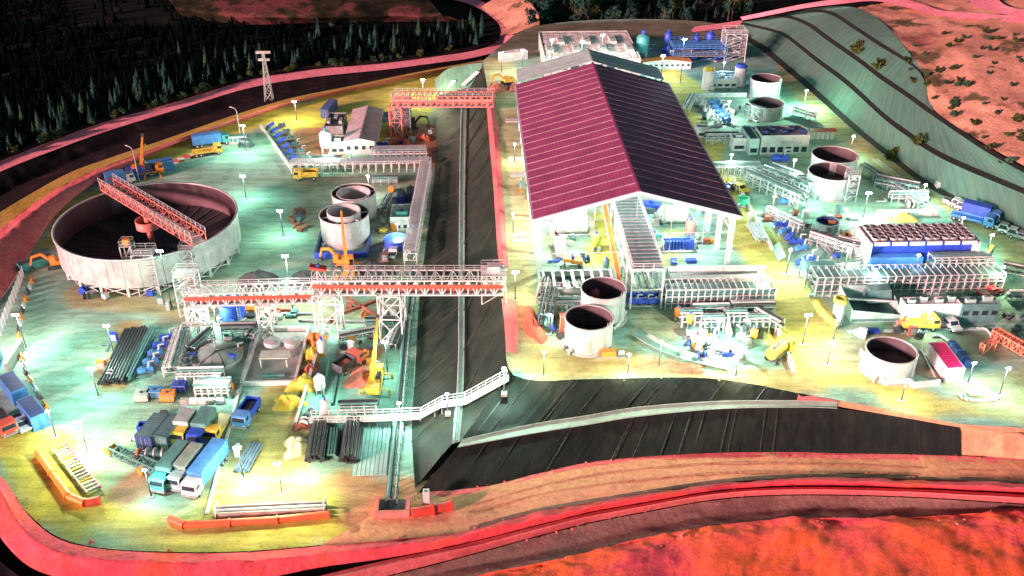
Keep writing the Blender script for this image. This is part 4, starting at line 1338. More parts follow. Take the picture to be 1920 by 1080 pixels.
def machine(name, label, cat, loc, rz, kind, mat, s=1.0):
    t = thing(name, label, cat, loc, rz)
    if kind == 'mill':
        MB().cyl((-3.2 * s, 0, 3 * s), (3.2 * s, 0, 3 * s), 2.3 * s, n=24).build('shell', mat, t)
        for k in (-1, 1):
            MB().cyl((k * 3.2 * s, 0, 3 * s), (k * 4.2 * s, 0, 3 * s), 2.2 * s, .9 * s, 20).build('end_cone', GALV, t)
            MB().box((k * 4.3 * s, 0, 0), (1.2 * s, 2.4 * s, 3.2 * s), 0, (.7, .6)).build('bearing_pedestal', CONC, t)
        MB().cyl((-2.9 * s, 0, 3 * s), (-2.4 * s, 0, 3 * s), 2.75 * s, n=28).build('girth_gear', GREY, t)
        for k in range(3):
            MB().cyl(((k - 1) * 1.5 * s, 0, 3 * s), ((k - 1) * 1.5 * s + .18 * s, 0, 3 * s), 2.38 * s, n=24).build('bolt_band', GALV, t)
        MB().box((-3.0 * s, 3.6 * s, 0), (2.2 * s, 1.4 * s, 1.8 * s)).build('drive_motor', BLUE, t)
    elif kind == 'press':
        MB().box((0, 0, 0), (5 * s, 2.2 * s, .6 * s)).build('base_frame', GREY, t)
        for i in range(8):
            MB().box((-1.9 * s + i * .55 * s, 0, .6 * s), (.38 * s, 1.9 * s, 1.7 * s)).build('filter_plate', mat, t)
        MB().bar((-2.5 * s, 0, 2.4 * s), (2.6 * s, 0, 2.4 * s), .4 * s, .35 * s).build('top_beam', mat, t)
        MB().box((2.45 * s, 0, .6 * s), (.6 * s, 2.1 * s, 2.0 * s)).build('end_block', mat, t)
    elif kind == 'vessel':
        MB().lathe([(.01, 1.0 * s), (1.0 * s, 1.5 * s), (1.2 * s, 1.8 * s), (1.2 * s, 4.2 * s), (.8 * s, 4.7 * s), (.01, 4.9 * s)], 20).build('shell', mat, t)
        for a in range(4):
            x, y = 1.05 * s * math.cos(a * math.pi / 2 + .78), 1.05 * s * math.sin(a * math.pi / 2 + .78)
            MB().bar((x, y, 0), (x, y, 1.9 * s), .18 * s).build('leg', GALV, t)
        MB().cyl((0, 0, 4.8 * s), (0, 0, 5.6 * s), .3 * s, n=10).build('agitator_motor', BLUE, t)
    elif kind == 'screen':
        MB().add([(-2 * s, -1 * s, 2.4 * s), (2 * s, -1 * s, 1.6 * s), (2 * s, 1 * s, 1.6 * s), (-2 * s, 1 * s, 2.4 * s), (-2 * s, -1 * s, 1.7 * s), (2 * s, -1 * s, .9 * s), (2 * s, 1 * s, .9 * s), (-2 * s, 1 * s, 1.7 * s)],
                 [(0, 1, 2, 3), (7, 6, 5, 4), (0, 4, 5, 1), (1, 5, 6, 2), (2, 6, 7, 3), (3, 7, 4, 0)]).build('screen_box', mat, t)
        for x in (-1.6, 1.6):
            for y in (-.9, .9):
                MB().bar((x * s, y * s, 0), (x * s, y * s, 1.3 * s), .2 * s).build('leg', GREY, t)
        MB().cyl((0, -.6 * s, 2.4 * s), (0, .6 * s, 2.4 * s), .35 * s, n=10).build('exciter', BLUE, t)
    return t

machine('grinding_mill', 'white grinding mill drum in the left bay of the hall', 'mill', H(-10.5, 17), R0, 'mill', WHITE, .95)
machine('grinding_mill', 'pale grinding mill drum with blue drive in the right bay', 'mill', H(11.5, 21), R0, 'mill', WHITE, .8)
machine('filter_press', 'blue filter press on the right-hand hall floor', 'press', H(10.2, 9.0), R0, 'press', BLUE, 1.15)
machine('vibrating_screen', 'teal vibrating screen behind the blue filter press', 'screen', H(6.0, 13.5), R0 + .3, 'screen', TEAL, .9)
machine('mixing_vessel', 'slim teal vessel near the central bridge, right bay', 'vessel', H(5.2, 17.5), R0, 'vessel', TEAL, .8)
machine('mixing_vessel', 'reddish vessel at the back of the right bay', 'vessel', H(13.8, 14.0), R0, 'vessel', PINKR, .9)
machine('vibrating_screen', 'blue vibrating screen deep in the right bay', 'screen', H(8, 27), R0, 'screen', BLUE, 1.1)
machine('filter_press', 'white filter press just inside the left bay', 'press', H(-13.5, 8.5), R0 + 1.57, 'press', WHITE, 1.0)
machine('vibrating_screen', 'orange vibrating screen at the front of the left bay', 'screen', H(-11.5, 3.2), R0, 'screen', ORANGE, .95)
machine('mixing_vessel', 'dark teal vessel by the foot of the central bridge', 'vessel', H(-5.2, 1.4), R0, 'vessel', TEALG, .55)
machine('mixing_vessel', 'yellow-green vessel in the left bay beside the mill', 'vessel', H(-6.2, 9.5), R0, 'vessel', M('lime_paint', (.50, .60, .08), .5), .8)

# high-bay lamps hanging in the hall
def bay_lamp(x, y, power, label, col=(.86, 1, .90)):
    z = EAVE + RISE * (1 - abs(x) / HW) - 3.0
    t = thing('high_bay_lamp', label, 'lamp', H(x, y, z))
    MB().bar((0, 0, .5), (0, 0, 2.1), .06).build('hanger', DARK, t)
    MB().cyl((0, 0, .05), (0, 0, .55), .55, .2, 14).build('reflector', WHITE, t)
    MB().cyl((0, 0, -.05), (0, 0, .04), .48, n=14).build('lens', LAMP_G, t)
    ld = bpy.data.lights.new('lamp_light', 'POINT')
    ld.energy, ld.color, ld.shadow_soft_size = power, col, .5
    lo = bpy.data.objects.new('lamp_light', ld)
    C.objects.link(lo)
    lo.parent = t
    lo.location = (0, 0, -.7)
bay_lamp(-11, 7, 6000, 'front high-bay lamp hanging over the left bay', (.95, 1, .84))
bay_lamp(-11, 24, 4500, 'inner high-bay lamp hanging over the left bay')
bay_lamp(11, 8, 5500, 'front high-bay lamp hanging over the right bay')
bay_lamp(11, 25, 4500, 'inner high-bay lamp hanging over the right bay')
bay_lamp(0, 48, 7000, 'high-bay lamp hanging deep inside the hall')

# side aisle left of the hall: steps, cabins and cross walls
for k, (py, mat, lab) in enumerate(((228, MINTC, 'rearmost'), (300, MINTC, 'second'), (330, MINTC, 'third'), (452, MINTC, 'nearest'))):
    a, b = P(948 + k * 4, py, Z1), P(984 + k * 5, py, Z1)
    t = thing('kerb_step', '%s concrete step across the yellow aisle left of the hall' % lab, 'step', (a + b) / 2)
    MB().box((0, 0, 0), (dist(a, b), 1.2, .35)).build('tread', mat, t)
    MB().box((0, .8, .0), (dist(a, b), .5, .6)).build('riser', CONC, t)
pump_skid('small teal pump at the wall of the crimson-roofed hall', P(978, 352, Z1), R0 + 1.57, TEAL, 1.0)
pump_skid('small orange pump beside the teal one along the hall', P(976, 362, Z1), R0 + 1.57, ORANGE, .8)
excavator('yellow excavator digging at the rear corner of the hall', P(952, 158, Z1), R(200), YELLOW)
# ================================================================== left yard
def heap(name, label, cat, px, py, z, rx, ry, h, mat, seed=0, n=26, lump=.35, group=None, rz=0.0, kind=None):
    """uneven mound"""
    c = P(px, py, z)
    vs, fs = [], []
    rings = 9
    r = np.random.default_rng(seed + 100)
    ph = r.random(6) * 6.28
    for j in range(rings + 1):
        u = j / rings
        for i in range(n):
            a = 2 * math.pi * i / n
            k = 1 + lump * .5 * math.sin(3 * a + ph[0]) * u + lump * .35 * math.sin(5 * a + ph[1]) * u
            zz = h * (1 - u ** 1.7) * (1 + lump * (.5 * math.sin(2 * a + ph[2] + 3 * u) + .5 * math.sin(4 * a + ph[3] - 5 * u)) * (1 - abs(.5 - u))) + r.uniform(-.05, .05) * h * (u < 1)
            if j == rings:
                zz = -.05
            vs.append((rx * u * k * math.cos(a), ry * u * k * math.sin(a), max(-.05, zz)))
    for j in range(rings):
        for i in range(n):
            q = (i + 1) % n
            fs.append((j * n + i, (j + 1) * n + i, (j + 1) * n + q, j * n + q))
    o = MB().add(vs, fs, True).build(name, mat, None, c, rz)
    return tag(o, label, cat, group, kind)

# ---- the big thickener
TZ = 8.6
tc = P(276, 410, TZ)
TR = 344 * mpp(276, 410, TZ) / 2 * .95
th = thing('thickener', 'big round thickener tank on legs with dark ribbed floor and bridge', 'tank', (tc.x, tc.y, 0), R0)
wb = 2.2
SHELLM = M('weathered_tank_plate', (.40, .43, .41), .55, .05, .28, .45, .55, (.20, .15, .11), streak=True)
MB().lathe([(TR, wb), (TR, TZ)], 72).build('shell', SHELLM, th)
MB().lathe([(TR - .08, TZ), (TR - .08, wb + .6)], 72).build('lining', M('thickener_lining', (.115, .07, .082), .6, 0, .3, .4, .3, streak=True), th)
MB().lathe([(TR - .2, TZ - .03), (TR - .2, TZ + .18), (TR + .28, TZ + .18), (TR + .28, TZ - .25), (TR, TZ - .25)], 72).build('rim', GALV, th)
MB().lathe([(TR - .09, wb + .8), (TR * .5, wb - .3), (1.5, wb - 1.4), (.01, wb - 1.45)], 72).build('cone_floor', M('thickener_floor', (.026, .03, .034), .5, 0, .5, .25, .35), th)
rib = MB().add([(1.6, -.12, wb - 1.32), (1.6, .12, wb - 1.32), (TR - .3, .22, wb + .95), (TR - .3, -.22, wb + .95), (TR * .5, -.2, wb - .05), (TR * .5, .2, wb - .05)], [(0, 1, 5, 4), (4, 5, 2, 3)]).mesh('floor_rib', M('floor_rib_steel', (.07, .078, .085), .5, .2, .3, .5, .3))
for i in range(36):
    piece('floor_rib', rib, th, (0, 0, 0), i * math.pi / 18)
for i in range(20):
    a = 2 * math.pi * i / 20
    x, y = (TR - .5) * math.cos(a), (TR - .5) * math.sin(a)
    MB().bar((x, y, 0), (x, y, wb + .2), .45).build('leg', WHITE, th)
    a2 = 2 * math.pi * (i + 1) / 20
    x2, y2 = (TR - .5) * math.cos(a2), (TR - .5) * math.sin(a2)
    MB().bar((x, y, .3), (x2, y2, wb - .2), .16).bar((x2, y2, .3), (x, y, wb - .2), .16).build('brace', WHITE, th)
MB().lathe([(3.2, wb - 1.0), (3.2, 0)], 24).build('discharge_cone', GREY, th)
# shell plate seams
seam = MB().bar((TR + .01, 0, wb + .05), (TR + .01, 0, TZ - .25), .09).mesh('shell_stiffener', SHELLM)
for i in range(36):
    piece('shell_stiffener', seam, th, (0, 0, 0), i * math.pi / 18)
# bridge
bA, bB = P(202, 352, TZ + .4), P(374, 456, TZ + .4)
co, si = math.cos(-R0), math.sin(-R0)
def TL(p):
    d = p - Vector((tc.x, tc.y, 0))
    return Vector((d.x * co - d.y * si, d.x * si + d.y * co, d.z))
a_, b_ = TL(bA), TL(bB)
ng = 16
br = MB().truss(a_, b_, 3.2, 1.9, ng, .2).build('bridge_truss', PINKR, th)
d_ = (b_ - a_)
dkm = MB().box((0, 0, 0), (d_.length / 22 - .1, 2.6, .1)).mesh('deck_panel', GALV)
ang = math.atan2(d_.y, d_.x)
for i in range(22):
    p = a_ + d_ * ((i + .5) / 22)
    piece('deck_panel', dkm, br, (p.x, p.y, p.z + .18), ang)
u_ = Vector((-d_.y, d_.x, 0)).normalized()
MB().rail([a_ + u_ * 1.75 + Vector((0, 0, 1.9)), b_ + u_ * 1.75 + Vector((0, 0, 1.9))], 1.1, .1).rail([a_ - u_ * 1.75 + Vector((0, 0, 1.9)), b_ - u_ * 1.75 + Vector((0, 0, 1.9))], 1.1, .1).build('handrail', GALV, br)
MB().cyl((0, 0, wb - 1.4), (0, 0, TZ + .6), .7, n=14).build('centre_column', PINKR, th)
MB().lathe([(2.6, TZ - 2.0), (2.6, TZ - .2), (2.4, TZ - .2), (2.4, TZ - 2.0)], 24).build('feed_well', PINKR, th)
for k in range(2):
    a = ang + .35 + k * math.pi
    MB().truss((0, 0, wb - .6), ((TR - 2) * math.cos(a), (TR - 2) * math.sin(a), wb + 1.6), .9, 1.0, 9, .12).build('rake_arm', DARK, th)
MB().cyl(a_ + Vector((0, 0, .6)), a_ + d_ * .5 + Vector((0, 0, .6)), .35, n=10).build('feed_pipe', PINKR, th)

# stair towers beside the thickener
frame_tower('grey scaffold stair tower against the front of the thickener', P(286, 548, 0), R0, 4.2, 3.0, 9.4, 4, GALV, railm=GALV)
frame_tower('slim stair tower at the thickener bridge end', P(363, 535, 0), R0, 2.4, 2.4, 8.8, 4, GREY)
frame_tower('low access tower with orange top at the thickener front', P(256, 540, 0), R0, 2.2, 2.2, 10.2, 3, GALV, eq=ORANGE)

# ---- trestle galleries
def gallery(label, pa, pb, w, h, nb, towers, chord=WHITE, belt=RED, name='conveyor_gallery', nz=None, pan=24):
    rz = yaw(pa, pb)
    L = dist(Vector((pa.x, pa.y, 0)), Vector((pb.x, pb.y, 0)))
    t = thing(name, label, 'conveyor', (pa.x, pa.y, 0), rz)
    MB().truss((0, 0, pa.z), (L, 0, pb.z), w, h, nb, .2).build('truss', chord, t)
    me = MB().box((0, 0, 0), (L / pan - .08, w - .3, .12)).mesh('deck_panel', GREY)
    for i in range(pan):
        u = (i + .5) / pan
        piece('deck_panel', me, t, (L * u, 0, pa.z + (pb.z - pa.z) * u + .15))
    MB().bar((.5, -w * .2, pa.z + .75), (L - .5, -w * .2, pb.z + .75), 1.1, .5).build('belt_cover', belt, t)
    MB().bar((0, -w / 2 - .12, pa.z + h * .62), (L, -w / 2 - .12, pb.z + h * .62), .1, .75).build('side_panel', belt, t)
    MB().rail([(0, -w / 2, pa.z + h), (L, -w / 2, pb.z + h)], 1.0, .1).rail([(0, w / 2, pa.z + h), (L, w / 2, pb.z + h)], 1.0, .1).build('handrail', GALV, t)
    for u, tw in towers:
        z1 = pa.z + (pb.z - pa.z) * u
        trestle(t, L * u, 0, 0, z1, tw, w + 1.2, chord, 2)
    return t

gallery('upper red-railed conveyor gallery crossing from trestles to the terrace', P(592, 543, 9.6), P(944, 543, 10.4), 4.0, 3.0, 22, [(.055, 4.2), (.40, 4.2)], nz=1)
gallery('lower red-railed conveyor gallery left of the tall trestle', P(352, 566, 6.2), P(600, 560, 6.8), 3.2, 2.6, 16, [(.05, 2.6), (.58, 2.4)])
gallery('faded red conveyor bridge spanning the lined valley at the back', P(738, 196, 8.6), P(926, 196, 9.6), 4.0, 3.0, 18, [(.03, 3.4)], chord=PINKR, belt=PINKR)
frame_tower('white head tower where the upper gallery lands on the terrace', P(926, 560, Z1), R0, 4.5, 4.0, 6.0, 2, WHITE, stairs=False, eq=WHITE, name='head_tower', cat='tower')
machine('transfer_chute', 'red transfer box on top of the tall trestle', 'chute', P(601, 541, 9.6) + Vector((0, 0, 3.2)), R0, 'screen', RED, .75)
frame_tower('tall white frame tower at the left end of the lower gallery', P(362, 586, 0), R0, 4.0, 3.4, 9.0, 3, WHITE, stairs=True, name='transfer_tower', cat='tower')
frame_tower('grey scaffold tower behind the white shed, red bridge landing', P(757, 243, 0), R0, 4.4, 6.0, 9.0, 4, GALV, name='scaffold_tower', cat='scaffold')

# dark stockpiles behind the trestle
DROCK = M('dark_ore', (.06, .065, .068), .95, 0, .4, 1.0, .3, bump=.7)
heap('ore_pile', 'left dark ore pile behind the lower gallery', 'pile', 484, 530, 0, 4.6, 4.0, 2.6, DROCK, 1, lump=.15)
heap('ore_pile', 'middle dark ore pile behind the trestle joint', 'pile', 572, 528, 0, 4.0, 3.6, 2.4, DROCK, 2, lump=.15)
heap('ore_pile', 'right dark ore pile behind the upper gallery', 'pile', 700, 512, 0, 4.4, 3.6, 2.4, DROCK, 3, lump=.15)

# blue round tank below the gallery
tb = tank('bright blue round tank under the lower gallery', 432, 566, 0, 2.5, 3.4, BLUE, BLUE, .8, name='blue_tank', fillmat=SKYB)
# scatter under the trestles: beams and rails
def timber(label, pa, pb, w, h, mat, name='steel_beam', cat='beam', group=None):
    t = thing(name, label, cat, pa, yaw(pa, pb), group)
    L = dist(pa, pb)
    MB().box((L / 2, 0, 0), (L, w, h * .2)).box((L / 2, 0, h * .8), (L, w, h * .2)).build('flange', mat, t)
    MB().box((L / 2, 0, h * .2), (L, w * .25, h * .6)).build('web', mat, t)
    return t
for k, (x0, y0, x1, y1, m) in enumerate(((490, 585, 545, 583, RUBBLE), (500, 592, 585, 590, GREY), (640, 590, 720, 560, BROWN and RUBBLE), (650, 560, 715, 598, RUBBLE), (560, 603, 690, 606, GREY), (520, 600, 525, 575, PINKR))):
    timber('%s lying under the trestles, %s' % (('rusty beam', 'grey beam', 'rusty beam', 'rusty beam', 'long grey beam', 'faded red beam')[k], ('far left', 'left of the tall trestle', 'crossing rising right', 'crossing falling right', 'front row', 'standing apart left')[k]), P(x0, y0, 0), P(x1, y1, 0), .5, .5, m)

# ---- twin tanks with inner rings and the blue bund
tank('rear of the two white tanks with inner rings in the left yard', 663, 361, 0, 5.1, 5.6, PLATE, TANKIN, .3, ring=(4.0, .0))
tank('front white tank with raised inner ring beside the orange crane', 645, 401, 0, 5.4, 6.2, PLATE, TANKIN, .3, ring=(3.75, .9))
bund = thing('blue_bund', 'blue low bund wall in front of the twin tanks', 'bund', P(640, 483, 0))
bw = 100 * mpp(640, 483)
MB().box((0, 0, 0), (bw, .5, 1.3)).build('front_wall', BLUE, bund)
for s in (-1, 1):
    MB().box((s * (bw / 2 - .25), 6, 0), (.5, 11, 1.3)).build('side_wall', NAVY, bund)
MB().box((0, 5.5, .01), (bw - 1.2, 10.6, .1)).build('floor', TEALG, bund)
crane_truck('orange mobile crane with boom raised over the front ringed tank', P(654, 512, 0), R0 + R(97), ORANGE, 13.5, R(33), R(2), 7.5)
excavator('orange excavator with bucket out beside the ore piles', P(640, 497, 0), R(160), ORANGE)

# ---- plant between the tanks and the valley
pipe_rack('long grating-topped rack running along the lined valley', P(770, 500, 0), yaw(P(770, 500, 0), P(800, 328, 0)), dist(P(770, 500, 0), P(800, 328, 0)), 2.6, 3.4, 24, 2, 3, WHITE, deck=True, rails=True)
pipe_rack('cross rack with white beams below the white shed', P(548, 322, 0), yaw(P(548, 322, 0), P(806, 318, 0)), dist(P(548, 322, 0), P(806, 318, 0)), 2.4, 2.6, 18, 1, 3, WHITE, deck=True)
pipe_rack('second rack joining the cross rack near the valley', P(700, 306, 0), yaw(P(700, 306, 0), P(800, 304, 0)), dist(P(700, 306, 0), P(800, 304, 0)), 2.6, 3.8, 9, 2, 3, GALV, deck=True)
block('white control cabin beside the long rack', P(754, 432, 0), R0, 5.2, 7.0, 3.0, WHITE, MINTC, units=1, windows=2, umat=TEAL, name='control_cabin', doors=1)
def genset(label, loc, rz, mat, hood=NAVY, L=4.5):
    t = thing('generator_set', label, 'generator', loc, rz)
    MB().box((0, 0, 0), (L, 2.2, .3)).build('skid', GREY, t)
    MB().box((0, 0, .3), (L - .2, 2.0, 1.9), 0, (1, .9)).build('enclosure', mat, t)
    MB().box((0, 0, 2.2), (L - .6, 1.5, .12)).build('hood', hood, t)
    for i in range(4):
        MB().box((-L * .36 + i * L * .24, -1.02, .7), (L * .17, .06, 1.1)).build('louvre', hood, t)
    MB().tube([(L * .3, 0, 2.25), (L * .3, 0, 3.1)], .12).build('exhaust', DARK, t)
    return t
genset('blue generator set with dark hood next to the valley rack', P(752, 378, 0), R0 + R(90), BLUE, DARK, 5.0)
genset('second dark-hooded blue generator beside the first', P(770, 372, 0), R0 + R(90), NAVY, DARK, 5.0)
tank('covered blue mixing tank in front of the control cabin', 742, 447, 0, 2.5, 2.4, BLUE, BLUE, .97, name='blue_tank', fillmat=BLUE)
pickup('white pickup parked by the blue mixing tank', P(738, 478, 0), R(85), WHITE)
forklift('small yellow forklift near the white control cabin', P(722, 436, 0), R(10), YELLOW)

# white shed, silo and blocks at the back of the left yard
wf, ww = rect(648, 704, 292)
shed('long white-roofed shed at the back of the left yard', wf, R0, ww, axis_len(P(676, 292, 0), P(690, 200, 4.6)), 4.0, .9, MINTC, M('grey_pink_roof', (.46, .40, .41), .6, 0, .25, .8, .3), panels=14, windows=4, door=False)
gf, gw = rect(606, 648, 262)
block('grey flat-roofed plant room left of the white shed', gf, R0, gw * .8, 11, 3.6, GREY, DARK, units=3, windows=3)
machine('reagent_silo', 'white silo lit brightly in front of the grey plant room', 'silo', P(613, 288, 0), R0, 'vessel', WHITE, 1.35)
gf, gw = rect(620, 648, 288)
block('small grey block between silo and white shed', gf, R0, gw * .9, 5, 3.0, MINTC, GREY, units=1, windows=2)
container('dark blue container at the rear of the plant rooms', P(618, 212, 0), R0 + R(80), 9, 2.5, 2.8, NAVY)
pump_skid('bright blue pump right of the white shed', P(717, 278, 0), R0, BLUE, 1.3)
frame_tower('teal pipe frame between the white shed and scaffold', P(728, 240, 0), R0, 2.6, 8.0, 3.4, 1, TEALG, stairs=False, name='pipe_gantry', cat='gantry')
pa, pb = P(508, 240, 0), P(550, 300, 0)
for i in range(7):
    p = pa.lerp(pb, i / 6)
    t = thing('blue_panel_rack', 'tilted blue panel unit in the row along the slanted yard wall', 'panel', p, yaw(pa, pb), 'blue panel units in a row')
    MB().add([(-1.0, -1.1, .4), (1.0, -1.1, .4), (1.0, 1.1, 1.5), (-1.0, 1.1, 1.5), (-1.0, -1.1, .3), (1.0, -1.1, .3), (1.0, 1.1, 1.4), (-1.0, 1.1, 1.4)],
             [(0, 1, 2, 3), (7, 6, 5, 4), (0, 4, 5, 1), (1, 5, 6, 2), (2, 6, 7, 3), (3, 7, 4, 0)]).build('panel', BLUE, t)
    for sx in (-.8, .8):
        MB().bar((sx, 1.0, 0), (sx, 1.0, 1.4), .1).bar((sx, -1.0, 0), (sx, -1.0, .4), .1).build('leg', GALV, t)
pa, pb = P(528, 238, 0), P(572, 300, 0)
for i in range(6):
    p = pa.lerp(pb, i / 5)
    pump_skid('dark pump in the row behind the blue panels', p, yaw(pa, pb) + 1.57, (TEALG, NAVY, GREY)[i % 3] if False else TEALG, .9, 'dark pumps behind the blue panels')
w0, w1 = P(490, 240, 0), P(548, 322, 0)
wl_ = thing('kerb_wall', 'low pale wall slanting down beside the blue panel row', 'wall', w0, yaw(w0, w1))
MB().box((dist(w0, w1) / 2, 0, 0), (dist(w0, w1), .4, .9)).build('stem', MINTC, wl_)
MB().box((dist(w0, w1) / 2, 0, .9), (dist(w0, w1) + .1, .6, .15)).build('coping', WHITE, wl_)
truck('yellow tipper parked below the cross rack', P(574, 336, 0), R(184), YELLOW, 'tip', YELLOW, 6.2)
for k, (px, py, rx, h) in enumerate(((760, 268, 2.6, 1.2), (785, 258, 2.2, 1.0), (775, 296, 2.8, 1.3), (800, 288, 2.0, 1.1), (798, 262, 1.8, 1.4))):
    heap('rubble_heap', ('%s heap of red rubble beside the lined valley, in a group of five' % ('leftmost', 'rear middle', 'front', 'right front', 'right rear')[k]), 'rubble', px, py, 0, rx, rx * .8, h, RUBBLE if k % 2 else M('red_rubble', (.52, .13, .07), .95, 0, .4, 1.0, .3, bump=.6), k + 20, group='red rubble heaps')
excavator('dark excavator standing over the red rubble', P(772, 240, 0), R(15), DARK)
for k, (px, py) in enumerate(((560, 402), (556, 418), (562, 432))):
    drum_set('rusty drum standing in the open yard left of the twin tanks', px, py, 0, 5, RUBBLE, k, .45, 1.1, 1.6)
forklift('dark forklift among the rusty drums', P(564, 412, 0), R(75), TEALG)

# vehicles and containers along the far edge of the left yard
truck('white and blue box lorry at the far yard edge behind the thickener', P(228, 345, 0), R(28), WHITE, 'box', SKYB, 7)
container('blue container, left of the orange rig on the far yard edge', P(263, 330, 0), R(24), 6.1, mat=BLUE)
container('blue container with pale patches, right of the orange rig', P(304, 318, 0), R(24), 6.1, mat=SKYB)
crane_truck('small orange crane with upright boom between two blue containers', P(286, 327, 0), R(20), ORANGE, 8, R(78), 0, 6.0)
truck('yellow lorry on the far yard edge below the blue-green trailer', P(390, 290, 0), R(22), YELLOW, 'flat', YELLOW, 8)
truck('long blue-green box lorry at the top of the left yard', P(398, 272, 0), R(22), TEAL, 'box', SKYB, 10)
for k in range(4):
    truck_l = P(328 + k * 11, 306 - k * 4, 0)
    t = thing('site_barrier', 'red and white barrier block in the row before the yellow lorry', 'barrier', truck_l, R(22), 'red barrier blocks')
    MB().box((0, 0, 0), (1.8, .7, .35)).build('foot', RED if k % 2 else WHITE, t)
    MB().box((0, 0, .35), (1.8, .4, .65), 0, (1, .6)).build('upstand', RED if k % 2 == 0 else WHITE, t)
genset('grey generator set under the tall lamp at the yard top', P(447, 268, 0), R(10), GALV, TEALG, 5.0)
genset('dark equipment skid next to the grey generator', P(462, 276, 0), R(-20), TEALG, DARK, 3.4)
container('open teal skip by the red bank at the left', P(68, 498, 0), R(42), 7.0, 2.3, 1.6, TEAL, 'waste_skip', doors=False, roof=DARK)
excavator('small orange excavator between teal skip and thickener', P(108, 500, 0), R(200), ORANGE)

# left edge: wall, fence, barriers, containers
w0, w1 = P(2, 630, 0), P(46, 520, 0)
fz = thing('mesh_fence', 'pale mesh fence along the left edge of the yard', 'fence', w0, yaw(w0, w1))
L_ = dist(w0, w1)
for i in range(12):
    MB().cyl((L_ * i / 11, 0, 0), (L_ * i / 11, 0, 2.6), .09, n=6).build('post', WHITE, fz)
for i in range(11):
    p_ = MB()
    x0, x1 = L_ * i / 11 + .12, L_ * (i + 1) / 11 - .12
    for k in range(6):
        p_.bar((x0, 0, .3 + k * .42), (x1, 0, .3 + k * .42), .05)
    for k in range(7):
        xx = x0 + (x1 - x0) * k / 6
        p_.bar((xx, 0, .25), (xx, 0, 2.45), .05)
    p_.build('mesh_panel', GALV, fz)
bp = [P(60, 528, 0), P(44, 575, 0), P(36, 620, 0), P(38, 660, 0), P(50, 700, 0), P(75, 745, 0), P(98, 780, 0)]
acc = 0
seg = []
for a, b in zip(bp[:-1], bp[1:]):
    n = max(1, int(dist(a, b) / 2.3))
    for i in range(n):
        seg.append((a.lerp(b, i / n), yaw(a, b)))
for i, (p, r) in enumerate(seg):
    m = (ORANGE, WHITE, DARK)[i % 3]
    t = thing('jersey_barrier', '%s barrier block in the long row along the left yard edge' % ('orange', 'white', 'dark')[i % 3], 'barrier', p, r, '%s barrier blocks along the left edge' % ('orange', 'white', 'dark')[i % 3])
    MB().box((0, 0, 0), (1.5, .75, .3)).build('foot', m, t)
    MB().box((0, 0, .3), (1.5, .45, .75), 0, (1, .45)).build('upstand', m, t)
block('light blue hut at the left edge of the yard', P(2, 688, 0), R(105), 5.0, 5.0, 3.4, SKYB, WHITE, units=1, windows=2, name='site_hut')
ret = thing('retaining_wall', 'grey retaining wall beside the light blue hut', 'wall', P(23, 690, 0), R(95))
MB().box((2, 0, 0), (8, .5, 2.2)).build('stem', CONC, ret)
MB().box((2, 0, 2.2), (8.1, .7, .2)).build('coping', MINTC, ret)
cA, cB = P(20, 722, 0), P(76, 792, 0)
rz_ = yaw(cA, cB)
container('upper blue container in the slanted row at the left edge', P(30, 740, 0), rz_, 6.6, 2.6, 2.8, SKYB, roof=NAVY)
container('lower blue container in the slanted row at the left edge', P(66, 787, 0), rz_, 6.6, 2.6, 2.8, SKYB, roof=NAVY)
pickup('white pickup parked outside the slanted blue containers', P(42, 800, 0), rz_, WHITE)
truck('dark red lorry cut off by the left picture edge', P(8, 800, 0), rz_, RED, 'flat', DARK, 8)

# bottom left: conveyor skid with orange pipe
cA, cB = P(112, 842, 0), P(178, 925, 0)
cs = thing('conveyor_skid', 'dark roller conveyor skid lying at the lower left', 'conveyor', cA, yaw(cA, cB))
L_ = dist(cA, cB)
for s in (-1, 1):
    MB().box((L_ / 2, s * 1.0, .4), (L_, .2, .4)).build('side_rail', (GREY, MAROON)[s > 0], cs)
for i in range(16):
    MB().cyl((.4 + i * (L_ - .8) / 15, -.9, .7), (.4 + i * (L_ - .8) / 15, .9, .7), .16, n=8).build('roller', (GALV, YELLOW)[i % 4 == 0], cs)
for i in range(4):
    for s in (-1, 1):
        MB().box((1 + i * (L_ - 2) / 3, s * 1.0, 0), (.25, .25, .4)).build('leg', DARK, cs)
def pipe_run(name, label, cat, pts, r, mat, flanges=0):
    w = [P(*p) for p in pts]
    o = thing(name, label, cat, (w[0].x, w[0].y, 0), 0)
    l = [p - Vector((w[0].x, w[0].y, 0)) for p in w]
    for a, b in zip(l[:-1], l[1:]):
        s = MB().cyl(a, b, r, n=12)
        pp = s.build('pipe_length', mat, o)
        d = (b - a).normalized()
        MB().cyl(b - d * .15, b + d * .15, r * 1.25, n=12).build('flange', mat, pp)
    return o
pipe_run('discharge_pipe', 'bent orange pipe lying beside the conveyor skid', 'pipe', [(70, 848, .6), (98, 888, .6), (128, 930, .6), (158, 942, .6)], .55, ORANGE)
pipe_run('discharge_pipe', 'short red pipe stub at the end of the bent orange pipe', 'pipe', [(160, 943, .6), (186, 938, .6)], .6, RED)
pipe_run('discharge_pipe', 'long orange-red pipe along the bottom of the yard', 'pipe', [(318, 972, .5), (345, 984, .5), (430, 980, .5), (520, 974, .5), (616, 964, .5)], .55, M('orange_red_pipe', (.72, .14, .05), .5))
tr = thing('concrete_trough', 'long grey trough with end frames behind the orange-red pipe', 'trough', P(405, 966, 0), yaw(P(405, 966, 0), P(612, 956, 0)))
L_ = dist(P(405, 966, 0), P(612, 956, 0))
for s in (-1, 1):
    MB().box((L_ / 2, s * .75, 0), (L_, .25, 1.1)).build('side_wall', CONC, tr)
MB().box((L_ / 2, 0, .01), (L_, 1.3, .4)).build('floor', DARK, tr)
